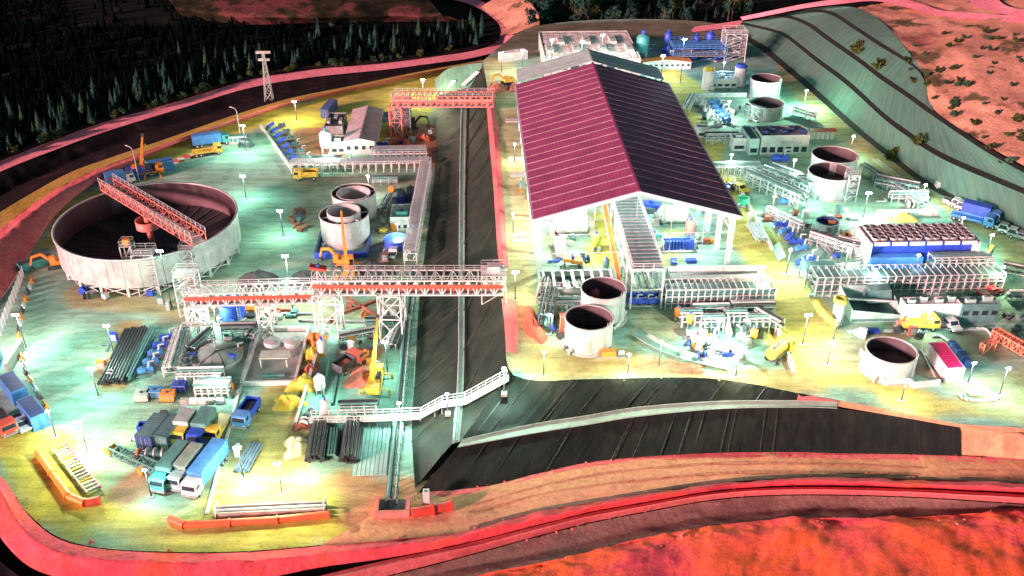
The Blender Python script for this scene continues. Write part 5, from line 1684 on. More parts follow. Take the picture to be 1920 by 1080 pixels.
MB().cyl((0, 0, .8), (L_, 0, .8), .3, n=10).build('pipe', GALV, tr)
for x in (.2, L_ - .2):
    MB().bar((x, -1, 0), (x, -1, 1.9), .15).bar((x, 1, 0), (x, 1, 1.9), .15).bar((x, -1, 1.9), (x, 1, 1.9), .15).build('end_frame', WHITE, tr)
# sump with red walls and red pipe
sp = thing('sump_bund', 'pinkish red low walls round a dark sump at the slope toe', 'bund', P(735, 968, 0))
w_ = 66 * mpp(735, 968)
MB().box((0, 0, 0), (w_, .7, .9)).build('front_wall', PINKR, sp)
for s in (-1, 1):
    MB().box((s * (w_ / 2 - .3), 1.9, 0), (.6, 3.0, .9)).build('side_wall', PINKR, sp)
MB().box((0, 1.9, .015), (w_ - 1.4, 3.0, .12)).build('sump_floor', DARK, sp)
pipe_run('discharge_pipe', 'fat red pipe reaching right from the sump', 'pipe', [(772, 962, .7), (812, 955, .7), (846, 948, .7)], .75, RED)
block('tiny white valve box on the red pipe', P(800, 946, 0), R0, .9, .9, 1.9, WHITE, WHITE, units=0, windows=0, name='valve_box', cat='box', doors=0)

# piles of pipes
def pipe_bundle(label, pa, pb, n, r, mat, rows=2, name='pipe_stack'):
    t = thing(name, label, 'pipes', pa, yaw(pa, pb))
    L = dist(pa, pb)
    me = MB().cyl((0, 0, 0), (L, 0, 0), r, n=8).mesh('pipe', mat)
    for k in range(rows):
        for i in range(n - k):
            piece('pipe', me, t, (random.uniform(-.4, .4), (i - (n - k - 1) / 2) * r * 2.08, .2 + r + k * r * 1.75))
    for x in (.2, .5, .8):
        MB().box((L * x, 0, 0), (.25, n * r * 2.1, .18)).build('bearer', BARK, t)
    return t
pipe_bundle('left stack of black pipes in the lower yard', P(210, 722, 0), P(258, 622, 0), 9, .27, BLACK, 2)
pipe_bundle('right stack of dark pipes next to the pale rail', P(232, 716, 0), P(280, 622, 0), 7, .24, TEALG, 2)
pipe_run('guide_rail', 'pale straight pipe laid between pipe stack and blue pumps', 'pipe', [(246, 702, .4), (290, 618, .4)], .25, GALV)
pipe_bundle('left stack of black pipes near the slope toe', P(592, 868, 0), P(602, 800, 0), 6, .28, BLACK, 3)
pipe_bundle('middle stack of short dark pipes near the slope toe', P(622, 860, 0), P(628, 810, 0), 4, .26, TEALG, 2)
pipe_bundle('right stack of black pipes by the ribbed teal slab', P(655, 870, 0), P(664, 795, 0), 6, .28, BLACK, 3)
pipe_bundle('small stack of blue-grey pipes by the bright lamp', P(452, 888, 0), P(480, 838, 0), 5, .24, M('bluegrey_pipe', (.14, .22, .30), .4), 2)

# pumps and small process skids, lower left
for k, (px, py) in enumerate(((272, 702), (282, 686), (291, 670), (300, 655), (312, 640))):
    pump_skid('blue pump in the slanted row beside the pipe stacks', P(px, py, 0), R(20), SKYB if k < 3 else BLUE, 1.15, 'blue pumps in a slanted row')
pipe_rack('white lattice rack beside the blue pumps', P(322, 706, 0), yaw(P(322, 706, 0), P(345, 632, 0)), dist(P(322, 706, 0), P(345, 632, 0)), 2.6, 2.2, 10, 2, 3, WHITE)
pipe_rack('low white frame in front of the grey dome', P(338, 716, 0), R0, 7.5, 2.6, 2.2, 5, 1, 3, WHITE)
pipe_rack('white filter frame right of the low white frame', P(372, 738, 0), R0, 5.5, 3.0, 2.4, 5, 2, 4, WHITE)
pipe_rack('thin pipe goalpost frame at the lit patch', P(350, 632, 0), R0, 5.0, 1.2, 3.0, 2, 1, 1, GREY)
dc = P(408, 672, 0)
dome = thing('domed_tank', 'low grey-green domed tank with crossing pipes on top', 'tank', dc)
DR = 4.7
MB().lathe([(DR, 0), (DR, 1.0)], 36).build('wall', CONC, dome)
for i in range(12):
    a0, a1 = 2 * math.pi * i / 12 + .02, 2 * math.pi * (i + 1) / 12 - .02
    vs, fs = [], []
    for j in range(6):
        u = j / 5
        rr, zz = DR * (1 - u) + .05, 1.0 + 1.5 * math.sin(u * math.pi / 2)
        for a in (a0, (a0 + a1) / 2, a1):
            vs.append((rr * math.cos(a), rr * math.sin(a), zz))
    for j in range(5):
        for q in range(2):
            fs.append((j * 3 + q, j * 3 + q + 1, (j + 1) * 3 + q + 1, (j + 1) * 3 + q))
    MB().add(vs, fs, True).build('roof_plate', M('dome_plate', (.24, .34, .30), .6, 0, .2, .6, .3), dome)
MB().cyl((0, 0, 2.4), (0, 0, 4.6), .18, n=8).cyl((-1.2, 0, 4.2), (1.2, 0, 4.2), .1, n=8).build('vent_mast', GREY, dome)
MB().tube([(-2, -3.6, 1.2), (.5, -1.2, 2.5), (4.6, 2.2, 1.6)], .2).build('overflow_pipe', BLACK, dome)
pump_skid('red and dark pump at the right side of the dome', P(440, 668, 0), R(30), RED, 1.1)
for k, (px, py, m, lab) in enumerate(((292, 742, SKYB, 'light blue'), (338, 731, BLUE, 'deep blue'), (268, 748, MINTC, 'pale'), (316, 748, ORANGE, 'orange'))):
    t = thing('dosing_tank', '%s square dosing tank in the row below the pump skids' % lab, 'tank', P(px, py, 0))
    MB().box((0, 0, .15), (2.3, 1.9, 1.3)).build('body', m, t)
    MB().box((0, 0, 0), (2.4, 2.0, .15)).build('pallet', BARK, t)
    MB().cyl((0, 0, 1.45), (0, 0, 1.62), .3, n=10).build('lid', DARK, t)
    MB().rail([(-1.15, -.95, .2), (1.15, -.95, .2)], 1.2, .06, .6).build('cage', GALV, t)
for k in range(5):
    t = thing('concrete_block', 'white concrete block in the short row behind the parked containers', 'block', P(346 + k * 17, 755, 0), R0, 'white concrete blocks')
    MB().box((0, 0, 0), (1.4, .9, .8), 0, (.96, .94)).build('body', WHITE if k % 3 else CONC, t)
    MB().bar((-.25, 0, .78), (.25, 0, .92), .06).build('lifting_eye', DARK, t)
for k, (px, py, m) in enumerate(((437, 655, TEALG), (430, 640, TEALG), (447, 642, TEALG))):
    drum_set('dark green drum on the lit ground above the dome', px, py, 0, 3, TEALG, k + 9, .42, 1.0, 1.0)

# container and lorry park, bottom
container('left dark blue-grey container of the pair at the lorry park', P(292, 822, 0), R(78), 6.1, 2.9, 2.8, NAVY, roof=M('bluegrey_roof', (.07, .14, .17), .6))
container('right dark blue-grey container of the pair at the lorry park', P(320, 822, 0), R(78), 6.1, 2.9, 2.8, TEALG, roof=M('bluegrey_roof', (.07, .14, .17), .6))
block('small blue kiosk at the left of the dark containers', P(270, 823, 0), R0, 1.6, 1.6, 2.0, BLUE, BLUE, units=0, windows=1, name='kiosk', doors=0)
truck('orange-yellow box van beside the dark containers', P(347, 818, 0), R(-97), YELLOW, 'box', GALV, 6.0)
truck('blue lorry with grey box roof in the lorry park', P(382, 818, 0), R(-97), BLUE, 'box', TEALG, 7.0)
truck('yellow flatbed lorry at the right of the lorry park', P(410, 810, 0), R(-97), YELLOW, 'flat', YELLOW, 7.0)
truck('dark green articulated box lorry with teal cab by the blue-white star lamp', P(325, 892, 0), R(-103), TEAL, 'box', TEALG, 9.0)
truck('grey-roofed box lorry between dark green and bright blue ones', P(350, 893, 0), R(-103), GALV, 'box', M('putty_box', (.24, .28, .24), .6), 8.0)
truck('long bright blue box lorry along the white kerb line', P(388, 895, 0), R(-103), WHITE, 'box', SKYB, 10.5)
rl_ = thing('cable_drum_row', 'row of reels with a red end disc behind the lorries', 'reel', P(262, 862, 0), R0)
for i in range(5):
    MB().cyl((i * 1.25, -.0, 1.1), (i * 1.25 + .22, 0, 1.1), 1.05, n=20).build('disc', (RED, GALV, GALV, GALV, BARK)[i], rl_)
MB().cyl((0, 0, 1.1), (5.2, 0, 1.1), .55, n=12).build('core', GREY, rl_)
cA, cB = P(212, 850, 0), P(300, 890, 0)
dr = thing('drill_mast', 'dark lattice mast section with orange-red ends lying on the ground', 'mast', cA, yaw(cA, cB))
L_ = dist(cA, cB)
MB().truss((0, 0, .4), (L_, 0, .4), 1.4, 1.2, 8, .2).build('lattice', TEALG, dr)
MB().cyl((-.2, -.9, .9), (-.2, .9, .9), .75, n=14).build('end_wheel', ORANGE, dr)
MB().cyl((L_ * .75, -1.6, .6), (L_ * .75, -.8, .6), .6, n=14).build('side_wheel', ORANGE, dr)
k0, k1 = P(480, 615, 0), P(388, 965, 0)
kb = thing('kerb_line', 'long white kerb running down the lower yard', 'kerb', k0, yaw(k0, k1))
L_ = dist(k0, k1)
for i in range(18):
    MB().box((L_ * (i + .5) / 18, 0, 0), (L_ / 18 - .06, .45, .4)).build('kerb_stone', WHITE, kb)
truck('blue tipper with dark body standing at the white kerb', P(464, 786, 0), R(-100), SKYB, 'tip', BLUE, 6.5, load=DARK)

# sunken pit with round lids
pt, pw = rect(452, 555, 722)
pit = thing('process_pit', 'walled grey pit with two round lids and a pipe table', 'pit', pt)
pd = axis_len(P(503, 722, 0), P(525, 620, 0))
for (x, y, sx, sy) in ((0, 0, pw, .4), (0, pd, pw, .4), (-pw / 2 + .2, pd / 2, .4, pd - .5), (pw / 2 - .2, pd / 2, .4, pd - .5)):
    MB().box((x, y, 0), (sx, sy, .9)).build('wall', WHITE, pit)
MB().box((0, pd / 2, .012), (pw - 1, pd - 1, .06)).build('floor', CONC, pit)
for s in (-1, 1):
    MB().lathe([(1.6, 0), (1.6, .9), (1.4, 1.05), (.01, 1.12)], 24, (s * 1.9 + .4, pd * .72, 0)).build('round_lid', GALV, pit)
for x in (-2.2, 2.4):
    for y in (.3, .48):
        MB().bar((x, pd * y, 0), (x, pd * y, 1.7), .16).build('table_leg', WHITE, pit)
MB().box((.1, pd * .39, 1.7), (5.2, 2.6, .15)).build('table_top', MINTC, pit)
MB().cyl((-1.5, pd * .12, .5), (2.5, pd * .12, .5), .3, n=10).build('pipe', TEALG, pit)
# tarpaulin mounds
for k, (px, py, rx, ry, h, m, lab) in enumerate(((587, 668, 2.1, 2.2, 1.9, TARP, 'upper yellow tarpaulin bag by the teal yard edge'), (569, 724, 2.6, 2.3, 2.0, TARP, 'middle yellow tarpaulin bag leaning on brown earth'),
                                                 (540, 758, 2.7, 1.9, 1.7, TARP, 'lower bright yellow tarpaulin bag'), (592, 640, 2.3, 2.2, 1.6, M('orange_tarp', (.62, .20, .04), .6, 0, .3, .8, .3, bump=.4), 'orange-brown covered heap at the top of the bag row'),
                                                 (583, 695, 1.6, 2.6, 1.2, RUBBLE, 'dark red heap between yellow bags'), (566, 798, 1.7, 1.4, 1.0, RUBBLE, 'small maroon heap above the striped mound'),
                                                 (557, 838, 2.3, 2.8, 1.5, M('pale_tarp', (.60, .58, .34), .6, 0, .2, 1.2, .3, bump=.6), 'pale yellow creased tarpaulin mound near the pipes'))):
    heap('covered_heap', lab, 'heap', px, py, 0, rx, ry, h, m, k + 50, lump=.45)
# teal slab yard with vessels
rb0, rb1 = P(610, 618, 0), P(556, 800, 0)
rw = thing('yard_wall', 'dark low wall between yellow bags and the teal slab', 'wall', rb0, yaw(rb0, rb1))
MB().box((dist(rb0, rb1) / 2, 0, 0), (dist(rb0, rb1), .35, 1.0)).build('stem', TEALG, rw)
MB().box((dist(rb0, rb1) / 2, 0, 1.0), (dist(rb0, rb1), .5, .12)).build('coping', WHITE, rw)
for k, (px, py, s) in enumerate(((606, 668, .75), (602, 738, .8), (612, 782, .75))):
    machine('reagent_vessel', '%s white upright vessel on the teal slab' % ('rear', 'middle', 'front')[k], 'vessel', P(px, py, 0), R0, 'vessel', WHITE, s)
for k, (px, py, qx, qy, lab) in enumerate(((612, 712, 616, 676, 'rear'), (598, 775, 602, 745, 'front'))):
    timber('%s green girder lying on the teal slab' % lab, P(px, py, 0), P(qx, qy, 0), .5, .5, GREEN)
timber('dark girder lying on the teal slab', P(622, 760, 0), P(632, 708, 0), .5, .5, TEALG)
truck('red lorry with dark load in the teal yard', P(655, 690, 0), R(55), RED, 'tip', DARK, 6)
heap('earth_heap', 'pinkish red earth heap left of the yellow crane', 'heap', 680, 708, 0, 3.0, 4.0, 1.2, M('pink_earth', (.50, .16, .11), .95, 0, .3, 1, .3, bump=.5), 77)
crane_truck('tall yellow mobile crane with its boom raised in the teal yard', P(705, 724, 0), R0 + R(88), YELLOW, 13, R(24), R(0), 7)
for k, (px, py, rot) in enumerate(((650, 640, 10), (672, 648, 70), (690, 636, 30), (664, 632, 100), (688, 655, 5), (640, 655, 80))):
    timber('dark steel section in the scattered lot behind the red lorry', P(px, py, 0), P(px + 14 * math.cos(R(rot)), py - 10 * math.sin(R(rot)), 0), .45, .5, (TEALG, DARK, NAVY)[k % 3], group='scattered dark steel sections')
sl_ = thing('ribbed_slab', 'pale teal ribbed slab at the slope toe', 'slab', P(692, 892, 0))
sd_ = axis_len(P(692, 892, 0), P(698, 795, 0))
TEALS = M('pale_teal_slab', (.34, .56, .52), .8, 0, .12, .5, .3)
pm = MB().box((0, sd_ / 2, 0), (.58, sd_, .16)).mesh('slab_strip', TEALS)
for i in range(8):
    piece('slab_strip', pm, sl_, (-2.3 + i * .66, 0, .012))
# pipe bridge along the slope toe and walkway up the slope
q0, q1 = P(735, 945, 0), P(765, 610, 0)
pipe_rack('long low pipe run along the toe of the lined slope', q0, yaw(q0, q1), dist(q0, q1), 1.6, 1.3, 20, 1, 3, TEALG, (GALV, BLACK, TEALG))
q0, q1 = P(768, 600, 0), P(778, 512, 0)
pipe_rack('dark pipe run continuing under the gallery', q0, yaw(q0, q1), dist(q0, q1), 1.6, 1.6, 6, 1, 3, TEALG, (GALV, BLACK, TEALG))
wk = [P(582, 786, 1.5), P(700, 784, 1.6), P(788, 780, 1.8), P(828, 758, 4.6), P(872, 752, 5.2), P(952, 708, 9.0)]
wt = thing('lit_walkway', 'white railed walkway climbing the lined slope to a lamp', 'walkway', (wk[0].x, wk[0].y, 0), 0)
for a, b in zip(wk[:-1], wk[1:]):
    a, b = a - Vector((wk[0].x, wk[0].y, 0)), b - Vector((wk[0].x, wk[0].y, 0))
    d = b - a
    n = max(2, int(d.length / 1.5))
    for i in range(n):
        p, q = a + d * (i / n), a + d * ((i + .95) / n)
        MB().bar(p, q, 1.8, .12).build('deck_panel', WHITE, wt)
    u = d.cross(Vector((0, 0, 1))).normalized() * .85
    MB().rail([a + u, b + u], 1.1, .1, 1.3).rail([a - u, b - u], 1.1, .1, 1.3).build('handrail', WHITE, wt)
    for i in range(n + 1):
        p = a + d * (i / n)
        zb = -.2 if b.z < 2 else max(-.2, p.z - 2.0)
        if i % 2 == 0:
            MB().bar((p.x, p.y, zb), tuple(p), .18).build('leg', GALV, wt)
# pipes on the slope bench
for k, off in enumerate((0, 5)):
    pts = [(866 + off, 178, 4.5), (863 + off, 300, 4.5), (862 + off, 420, 4.5), (861 + off, 540, 4.5), (861 + off, 660, 4.5), (857 + off, 760, 4.5), (851 + off, 826, 4.5)]
    pipe_run('slope_pipe', ('left', 'right')[k] + ' of the twin pipelines on the bench of the lined slope', 'pipeline', pts, .17, (GREY, TEALG)[k])
# white drain steps on the green end slope
for k, (a, b) in enumerate((((838, 176, 1.6), (852, 150, 4.4)), ((868, 160, 4.6), (897, 134, 7.4)))):
    a, b = P(*a), P(*b)
    t = thing('slope_steps', '%s white stepped drain on the green end slope' % ('left', 'right')[k], 'steps', a, yaw(a, b))
    L_ = dist(Vector((a.x, a.y, 0)), Vector((b.x, b.y, 0)))
    for i in range(9):
        MB().box((L_ * (i + .5) / 9, 0, (b.z - a.z) * i / 9), (L_ / 9, 1.6, .35)).build('step', WHITE, t)
# ================================================================== right-hand plant on the terrace
t1 = tank('rear of the two dark-mouthed tanks in front of the hall', 1132, 541, Z1, 3.95, 6.0, inside=TANKIN, fill=.25)
t2 = tank('front white tank of the pair before the hall, agitators inside', 1105, 596, Z1, 4.05, 5.2, inside=TANKIN, fill=.25)
for i in range(4):
    MB().box((-2.2 + i * 1.5, -1.6 + .2 * (i % 2), 1.3), (.9, .35, 1.0)).build('baffle', GALV, t2)
machine('agitator_drive', 'pinkish agitator drive between the two dark-mouthed tanks', 'drive', P(1112, 578, Z1), R0, 'vessel', PINKR, .85)
pipe_run('overflow_pipe', 'pale bent pipe at the right of the dark-mouthed tanks', 'pipe', [(1150, 618, Z1 + .6), (1165, 600, Z1 + .6), (1172, 585, Z1 + .6)], .3, WHITE)
rd = thing('red_hopper', 'red upright hopper at the left of the front tank', 'hopper', P(1056, 630, Z1))
MB().box((0, 0, 0), (1.5, 1.5, 4.2), 0, (.7, .7)).build('body', RED, rd)
MB().box((0, 0, 4.2), (1.3, 1.3, .2)).build('lid', PINKR, rd)
pipe_rack('dark pipe frame at the left of the red hopper', P(1022, 625, Z1), R0 + R(80), 9, 2.4, 4.0, 6, 2, 3, DARK, (BLACK, TEALG))
rbk = P(990, 640, Z1)
heap('earth_heap', 'red earth ridge curving round the corner before the tanks', 'heap', 1000, 610, Z1, 1.6, 6.5, 1.6, M('red_earth_ridge', (.56, .10, .055), .95, 0, .3, 1, .3, bump=.6), 31, rz=R(12))
ob = thing('orange_skid', 'orange and grey skid on the track before the white tank', 'skid', P(1145, 668, Z1))
MB().box((0, 0, 0), (5.0, 1.4, .25)).build('base_frame', GREY, ob)
MB().box((-.4, 0, .25), (2.4, 1.2, 1.0)).build('housing', ORANGE, ob)
MB().cyl((1.2, 0, .75), (2.3, 0, .75), .42, n=12).build('motor', GALV, ob)
for i in range(7):
    t = thing('foundation_block', 'small dark foundation block round the foot of the front white tank', 'block', P(1062 + i * 13, 655 + 8 * math.sin(i * .52), Z1), R0, 'foundation blocks at the tank foot')
    MB().box((0, 0, 0), (.8, .7, .7), 0, (.8, .8)).build('plinth', (DARK, WHITE)[i % 2], t)
    MB().cyl((0, 0, .7), (0, 0, .95), .12, n=6).build('anchor', GALV, t)

# low plant in front of the hall
a, w = rect(1243, 1447, 572, Z1)
pipe_rack('broad multi-post rack right of the central bridge before the hall', P(1243, 570, Z1), R0, w, 4.0, 4.2, 17, 3, 5, WHITE, (GREY, TEALG, DARK), bare_top=True, t_=.15)
dk_ = thing('cable_deck', 'pale covered deck with a dark slot behind the multi-post rack', 'deck', P(1345, 548, Z1))
MB().box((0, 2.2, 0), (w * .9, 4.6, 3.2)).build('base', MINTC, dk_)
MB().box((.4, 1.6, 3.2), (w * .72, 1.0, .06)).build('slot', DARK, dk_)
for i in range(12):
    MB().box((-w * .45 + (i + .5) * w * .9 / 12, 3.4, 3.2), (w * .9 / 12 - .08, 1.9, .12)).build('cover_plate', WHITE, dk_)
a, w = rect(1012, 1160, 560, Z1)
lo = thing('teal_tank_wall', 'long pale teal walled basin before the left hall bay', 'basin', a)
MB().box((0, 0, 0), (w, .4, 2.4)).build('front_wall', TEALR, lo)
MB().box((0, 6.5, 0), (w, .4, 2.4)).build('rear_wall', TEALR, lo)
for s in (-1, 1):
    MB().box((s * (w / 2 - .2), 3.25, 0), (.4, 6.1, 2.4)).build('end_wall', TEALR, lo)
MB().box((0, 3.25, 1.2), (w - .8, 6.1, .05)).build('water', M('basin_water', (.03, .12, .12), .1, 0, .3, .5, 0), lo)
MB().rail([(-w / 2, 0, 2.4), (w / 2, 0, 2.4)], 1.1, .08).build('handrail', WHITE, lo)
for i in range(8):
    MB().box((-w / 2 + (i + .5) * w / 8, 3.25, 2.4), (.5, 6.4, .18)).build('cross_beam', GALV, lo)
pipe_rack('green-piped rack in front of the teal basin', P(1012, 588, Z1), R0, w * .52, 2.6, 2.8, 8, 2, 4, GALV, (GREEN, GALV, TEALG))
for k in range(6):
    pump_skid('blue pump under the front end of the central bridge', P(1186 + (k % 3) * 20, 572 - (k // 3) * 12, Z1), R0, BLUE, 1.0, 'blue pumps under the bridge end')
pump_skid('blue pump beside the right foot of the central bridge', P(1254, 558, Z1), R0, BLUE, 1.4)

# bright yard of small process units below the rack
for k in range(4):
    pipe_rack('%s small pipe frame in the brightly lit yard before the rack' % ('leftmost', 'second', 'third', 'rightmost')[k], P(1275 + k * 42, 606 + (k % 2) * 10, Z1), R0, 3.4, 2.6, 2.4, 3, 2, 3, (WHITE, GALV)[k % 2], (TEALG, GALV))
lit = [(1300, 632, WHITE), (1330, 648, GALV), (1365, 628, WHITE), (1395, 645, GALV), (1352, 662, WHITE), (1410, 620, TEALG), (1312, 655, GALV), (1380, 668, WHITE)]
for k, (px, py, m) in enumerate(lit):
    pump_skid('%s pump skid in the brightly lit yard, %s' % ('white' if m is WHITE else 'teal' if m is TEALG else 'grey', ('back left', 'middle', 'back centre', 'right middle', 'front centre', 'back right', 'front left', 'front right')[k]), P(px, py, Z1), R0 + k * .7, m, 1.25)
for k, (px, py, m, lab) in enumerate(((1412, 640, YELLOW, 'yellow'), (1292, 612, M('lime_paint', (.5, .6, .08)), 'lime'), (1270, 600, ORANGE, 'orange'))):
    machine('dosing_vessel', '%s small vessel in the lit yard before the rack' % lab, 'vessel', P(px, py, Z1), R0, 'vessel', m, .55)
w0, w1 = P(1437, 572, Z1), P(1488, 700, Z1)
rw = thing('road_wall', 'pale wall along the left side of the yellow road', 'wall', w0, yaw(w0, w1))
L_ = dist(w0, w1)
for i in range(10):
    MB().box((L_ * (i + .5) / 10, 0, 0), (L_ / 10 - .05, .5, 1.1)).build('wall_panel', WHITE, rw)
truck('yellow tanker lorry on the yellow road by the pale wall', P(1460, 668, Z1), R(48), YELLOW, 'tank', YELLOW, 6.5)
t0, t1_ = P(1190, 625, Z1), P(1370, 690, Z1)
sw_ = thing('concrete_swale', 'pale green concrete swale curving below the lit yard', 'channel', t0, yaw(t0, t1_))
L_ = dist(t0, t1_)
for i in range(10):
    x0, x1 = L_ * i / 10, L_ * (i + 1) / 10 - .05
    bow = lambda x: 1.6 * math.sin(math.pi * x / L_)
    vs = []
    for x in (x0, x1):
        for (yy, zz) in ((-1.3, .5), (-.6, .12), (.6, .12), (1.3, .5), (1.3, .62), (-1.3, .62)):
            vs.append((x, yy - bow(x), zz - .1))
    MB().add([v for v in vs], [(0, 1, 7, 6), (1, 2, 8, 7), (2, 3, 9, 8), (3, 4, 10, 9), (5, 0, 6, 11)]).build('channel_length', BENCHC, sw_)
heap('gravel_bank', 'brownish gravel bank under the green swale', 'heap', 1265, 690, Z1, 6.0, 1.6, .8, M('brown_gravel', (.32, .18, .09), .95, 0, .4, 1.2, .3, bump=.6), 41)

# cooling tower block
cA, cB = P(1632, 455, Z1 + 5.4), P(1842, 455, Z1 + 5.4)
cw = dist(cA, cB)
cm = (cA + cB) / 2
cd = axis_len(P(1632, 455, Z1 + 5.4), P(1609, 421, Z1 + 5.4))
ct = thing('cooling_tower', 'long blue cooling tower with rows of rooftop fans', 'cooling tower', (cm.x, cm.y, Z1))
MB().box((-cw / 2 + .2, cd / 2, 0), (.4, cd, 5.4)).build('end_wall', WHITE, ct)
MB().box((cw / 2 - .2, cd / 2, 0), (.4, cd, 5.4)).build('end_wall', WHITE, ct)
MB().box((0, cd / 2 + 1, 0), (cw - .9, cd - 2, 5.0)).build('fill_block', BLUE, ct)
MB().box((0, cd - .1, 0), (cw - .9, .2, 5.3)).build('rear_wall', WHITE, ct)
MB().box((-cw * .24, .6, 0), (cw * .48, 2.6, 2.4), 0, (1, .7)).build('water_basin', SKYB, ct)
MB().box((cw * .26, .9, 1.0), (cw * .44, .5, 1.2)).build('header_pipe_box', BLUE, ct)
fan = MB().lathe([(.95, 0), (.95, .45), (.8, .45), (.8, .1)], 16).mesh('fan_stack', GREY)
bl = MB()
for k in range(4):
    a = k * math.pi / 2
    bl.bar((.1 * math.cos(a), .1 * math.sin(a), .2), (.75 * math.cos(a), .75 * math.sin(a), .26), .28, .04)
bl.cyl((0, 0, .1), (0, 0, .4), .16, n=8)
blm = bl.mesh('fan_blades', RUBBLE)
NCELL = 6
for i in range(NCELL):
    x = -cw / 2 + .5 + (i + .5) * (cw - 1) / NCELL
    c_ = MB().box((x, cd / 2, 5.0), ((cw - 1) / NCELL - .75, cd - .3, .55)).build('cell_roof', PINKR if False else M('cell_roof_grey', (.26, .20, .21), .6, 0, .25, .8, .3), ct)
    MB().box((x, .03, 4.9), ((cw - 1) / NCELL - .6, .3, .75)).build('front_band', FASCIA, ct)
    for j in range(4):
        y = .9 + (j + .5) * (cd - 1.6) / 4
        for s in (-.85, .85):
            f = piece('fan_stack', fan, c_, (x + s * min(1, (cw / NCELL - 1.2) / 3.2), y, 5.55))
            if s < 0:
                pass
        MB().box((x, y + (cd - 1.6) / 8, 5.55), ((cw - 1) / NCELL - .9, .12, .3)).build('divider', GALV, c_)
    # white walkway gap between cells is the recess itself
st = MB()
for i in range(14):
    st.box((-cw / 2 - .9 - .0, 1.0 + i * cd / 16, .2 + i * .36), (1.0, cd / 18, .1))
st.build('side_stair', WHITE, ct)
timber('yellow beam stub at the right end of the cooling tower', P(1845, 488, Z1), P(1858, 470, Z1), .9, 1.4, YELLOW)
MBx = pipe_rack('open teal pipe rack at the right foot of the cooling tower', P(1742, 505, Z1), R0, dist(P(1742, 505, Z1), P(1850, 505, Z1)), 3.2, 3.0, 8, 2, 4, WHITE, (TEALG, GALV))
a, w = rect(1520, 1872, 548, Z1)
pipe_rack('very long white-posted rack below the cooling tower', P(1520, 547, Z1), R0, w, 4.4, 4.4, 24, 3, 5, WHITE, (TEALG, GREY, DARK), bare_top=True, t_=.15)
dg = thing('rack_kerb', 'pale kerb beam along the foot of the very long rack', 'kerb', P(1690, 552, Z1))
for i in range(16):
    MB().box((-w / 2 + (i + .5) * w / 16, 0, 0), (w / 16 - .05, .7, .5)).build('kerb_stone', TEALR, dg)
frame_tower('dark piping frame at the left end of the very long rack', P(1532, 530, Z1), R0, 6.0, 4.0, 3.6, 2, TEALG, stairs=False, name='pipe_gantry', cat='gantry')
for k, (px, py, m) in enumerate(((1502, 500, BLUE), (1514, 492, BLUE), (1526, 506, NAVY), (1462, 428, BLUE), (1470, 440, SKYB), (1480, 450, BLUE), (1490, 460, BLUE), (1500, 472, SKYB))):
    pump_skid('blue pump in the slanting row left of the cooling tower' if k > 2 else 'blue pump by the bright lamp at the long rack', P(px, py, Z1), R0 + .4 * (k % 3), BLUE if m is NAVY else m, 1.15, 'blue pumps in a slanting row' if k > 2 else 'blue pumps by the bright lamp')
for k in range(6):
    q0, q1 = P(1510 + k * 14, 440 + (k % 3) * 6, Z1), P(1548 + k * 12, 478 + (k % 3) * 8, Z1)
    timber('greenish girder laid slanting left of the cooling tower', q0, q1, .4, .45, (TEALG, GALV, CONC)[k % 3], group='greenish slanting girders')
timber('pale beam lying before the cooling tower end wall', P(1545, 502, Z1), P(1612, 498, Z1), .8, .6, WHITE)

# teal workshop row
a, w = rect(1594, 1690, 604, Z1)
hb = thing('teal_bin', 'open teal storage bin with sloping sides, left of the white workshop', 'bin', a)
MB().add([(-w / 2, 0, 0), (w / 2, 0, 0), (w / 2, 0, 1.4), (-w / 2, 0, 2.6), (-w / 2, 7, 3.6), (w / 2, 7, 3.6), (-w / 2, 7, 0), (w / 2, 7, 0)], [(0, 1, 2, 3), (0, 3, 4, 6), (1, 7, 5, 2), (6, 4, 5, 7)]).build('walls', TEALR, hb)
MB().box((0, 3.5, .05), (w - .2, 6.8, .3)).build('floor', TEALG, hb)
MB().box((0, .1, .2), (w * .96, .3, .5)).build('front_sill', TEALG, hb)
MB().box((w * .2, 5.4, 1.6), (w * .5, 3.0, 2.4), 0, (.85, .7)).build('hopper', TEALG, hb)
MB().bar((-w / 2, 3, 3.2), (w / 2, 3, 2.4), .3).build('tie_beam', WHITE, hb)
a, w = rect(1690, 1795, 606, Z1)
wsd = axis_len(P(1742, 606, Z1), P(1735, 560, Z1 + 3.6))
ws = block('white-roofed workshop with two tall arched doorways', a, R0, w, wsd, 3.6, WHITE, WHITE, 'workshop', units=4, windows=0, umat=TEALR, doors=0)
for s in (0, 1):
    x = -w * .40 + s * 2.9
    ar = MB()
    pts = [(x - 1.2, 0), (x - 1.2, 2.2), (x - .8, 2.9), (x, 3.2), (x + .8, 2.9), (x + 1.2, 2.2), (x + 1.2, 0)]
    for p, q in zip(pts[:-1], pts[1:]):
        ar.bar((p[0], -.12, p[1]), (q[0], -.12, q[1]), .35, .35)
    d_ = ar.build('door_arch', WHITE, ws)
    MB().prism([(p[0], p[1]) for p in pts], 0, .08)
    MB().add([(p[0], -.06, p[1]) for p in pts], [tuple(range(7))]).build('door_leaf', TEALR, d_)
MB().box((w * .2, -1.2, 0), (2.0, .8, 1.0)).build('bench', GALV, ws)
a, w = rect(1795, 1868, 606, Z1)
block('teal flat-roofed store with dark glazed front, right of the workshop', a, R0, w, wsd * 1.05, 3.6, TEALG, TEALR, 'store_building', units=2, windows=4, low=False, umat=TEALR)
a, w = rect(1588, 1880, 620, Z1)
kf = thing('yard_kerb', 'pale kerb in front of the teal workshop row', 'kerb', a)
for i in range(18):
    MB().box((-w / 2 + (i + .5) * w / 18, 0, 0), (w / 18 - .06, .5, .35)).build('kerb_stone', TEALR, kf)
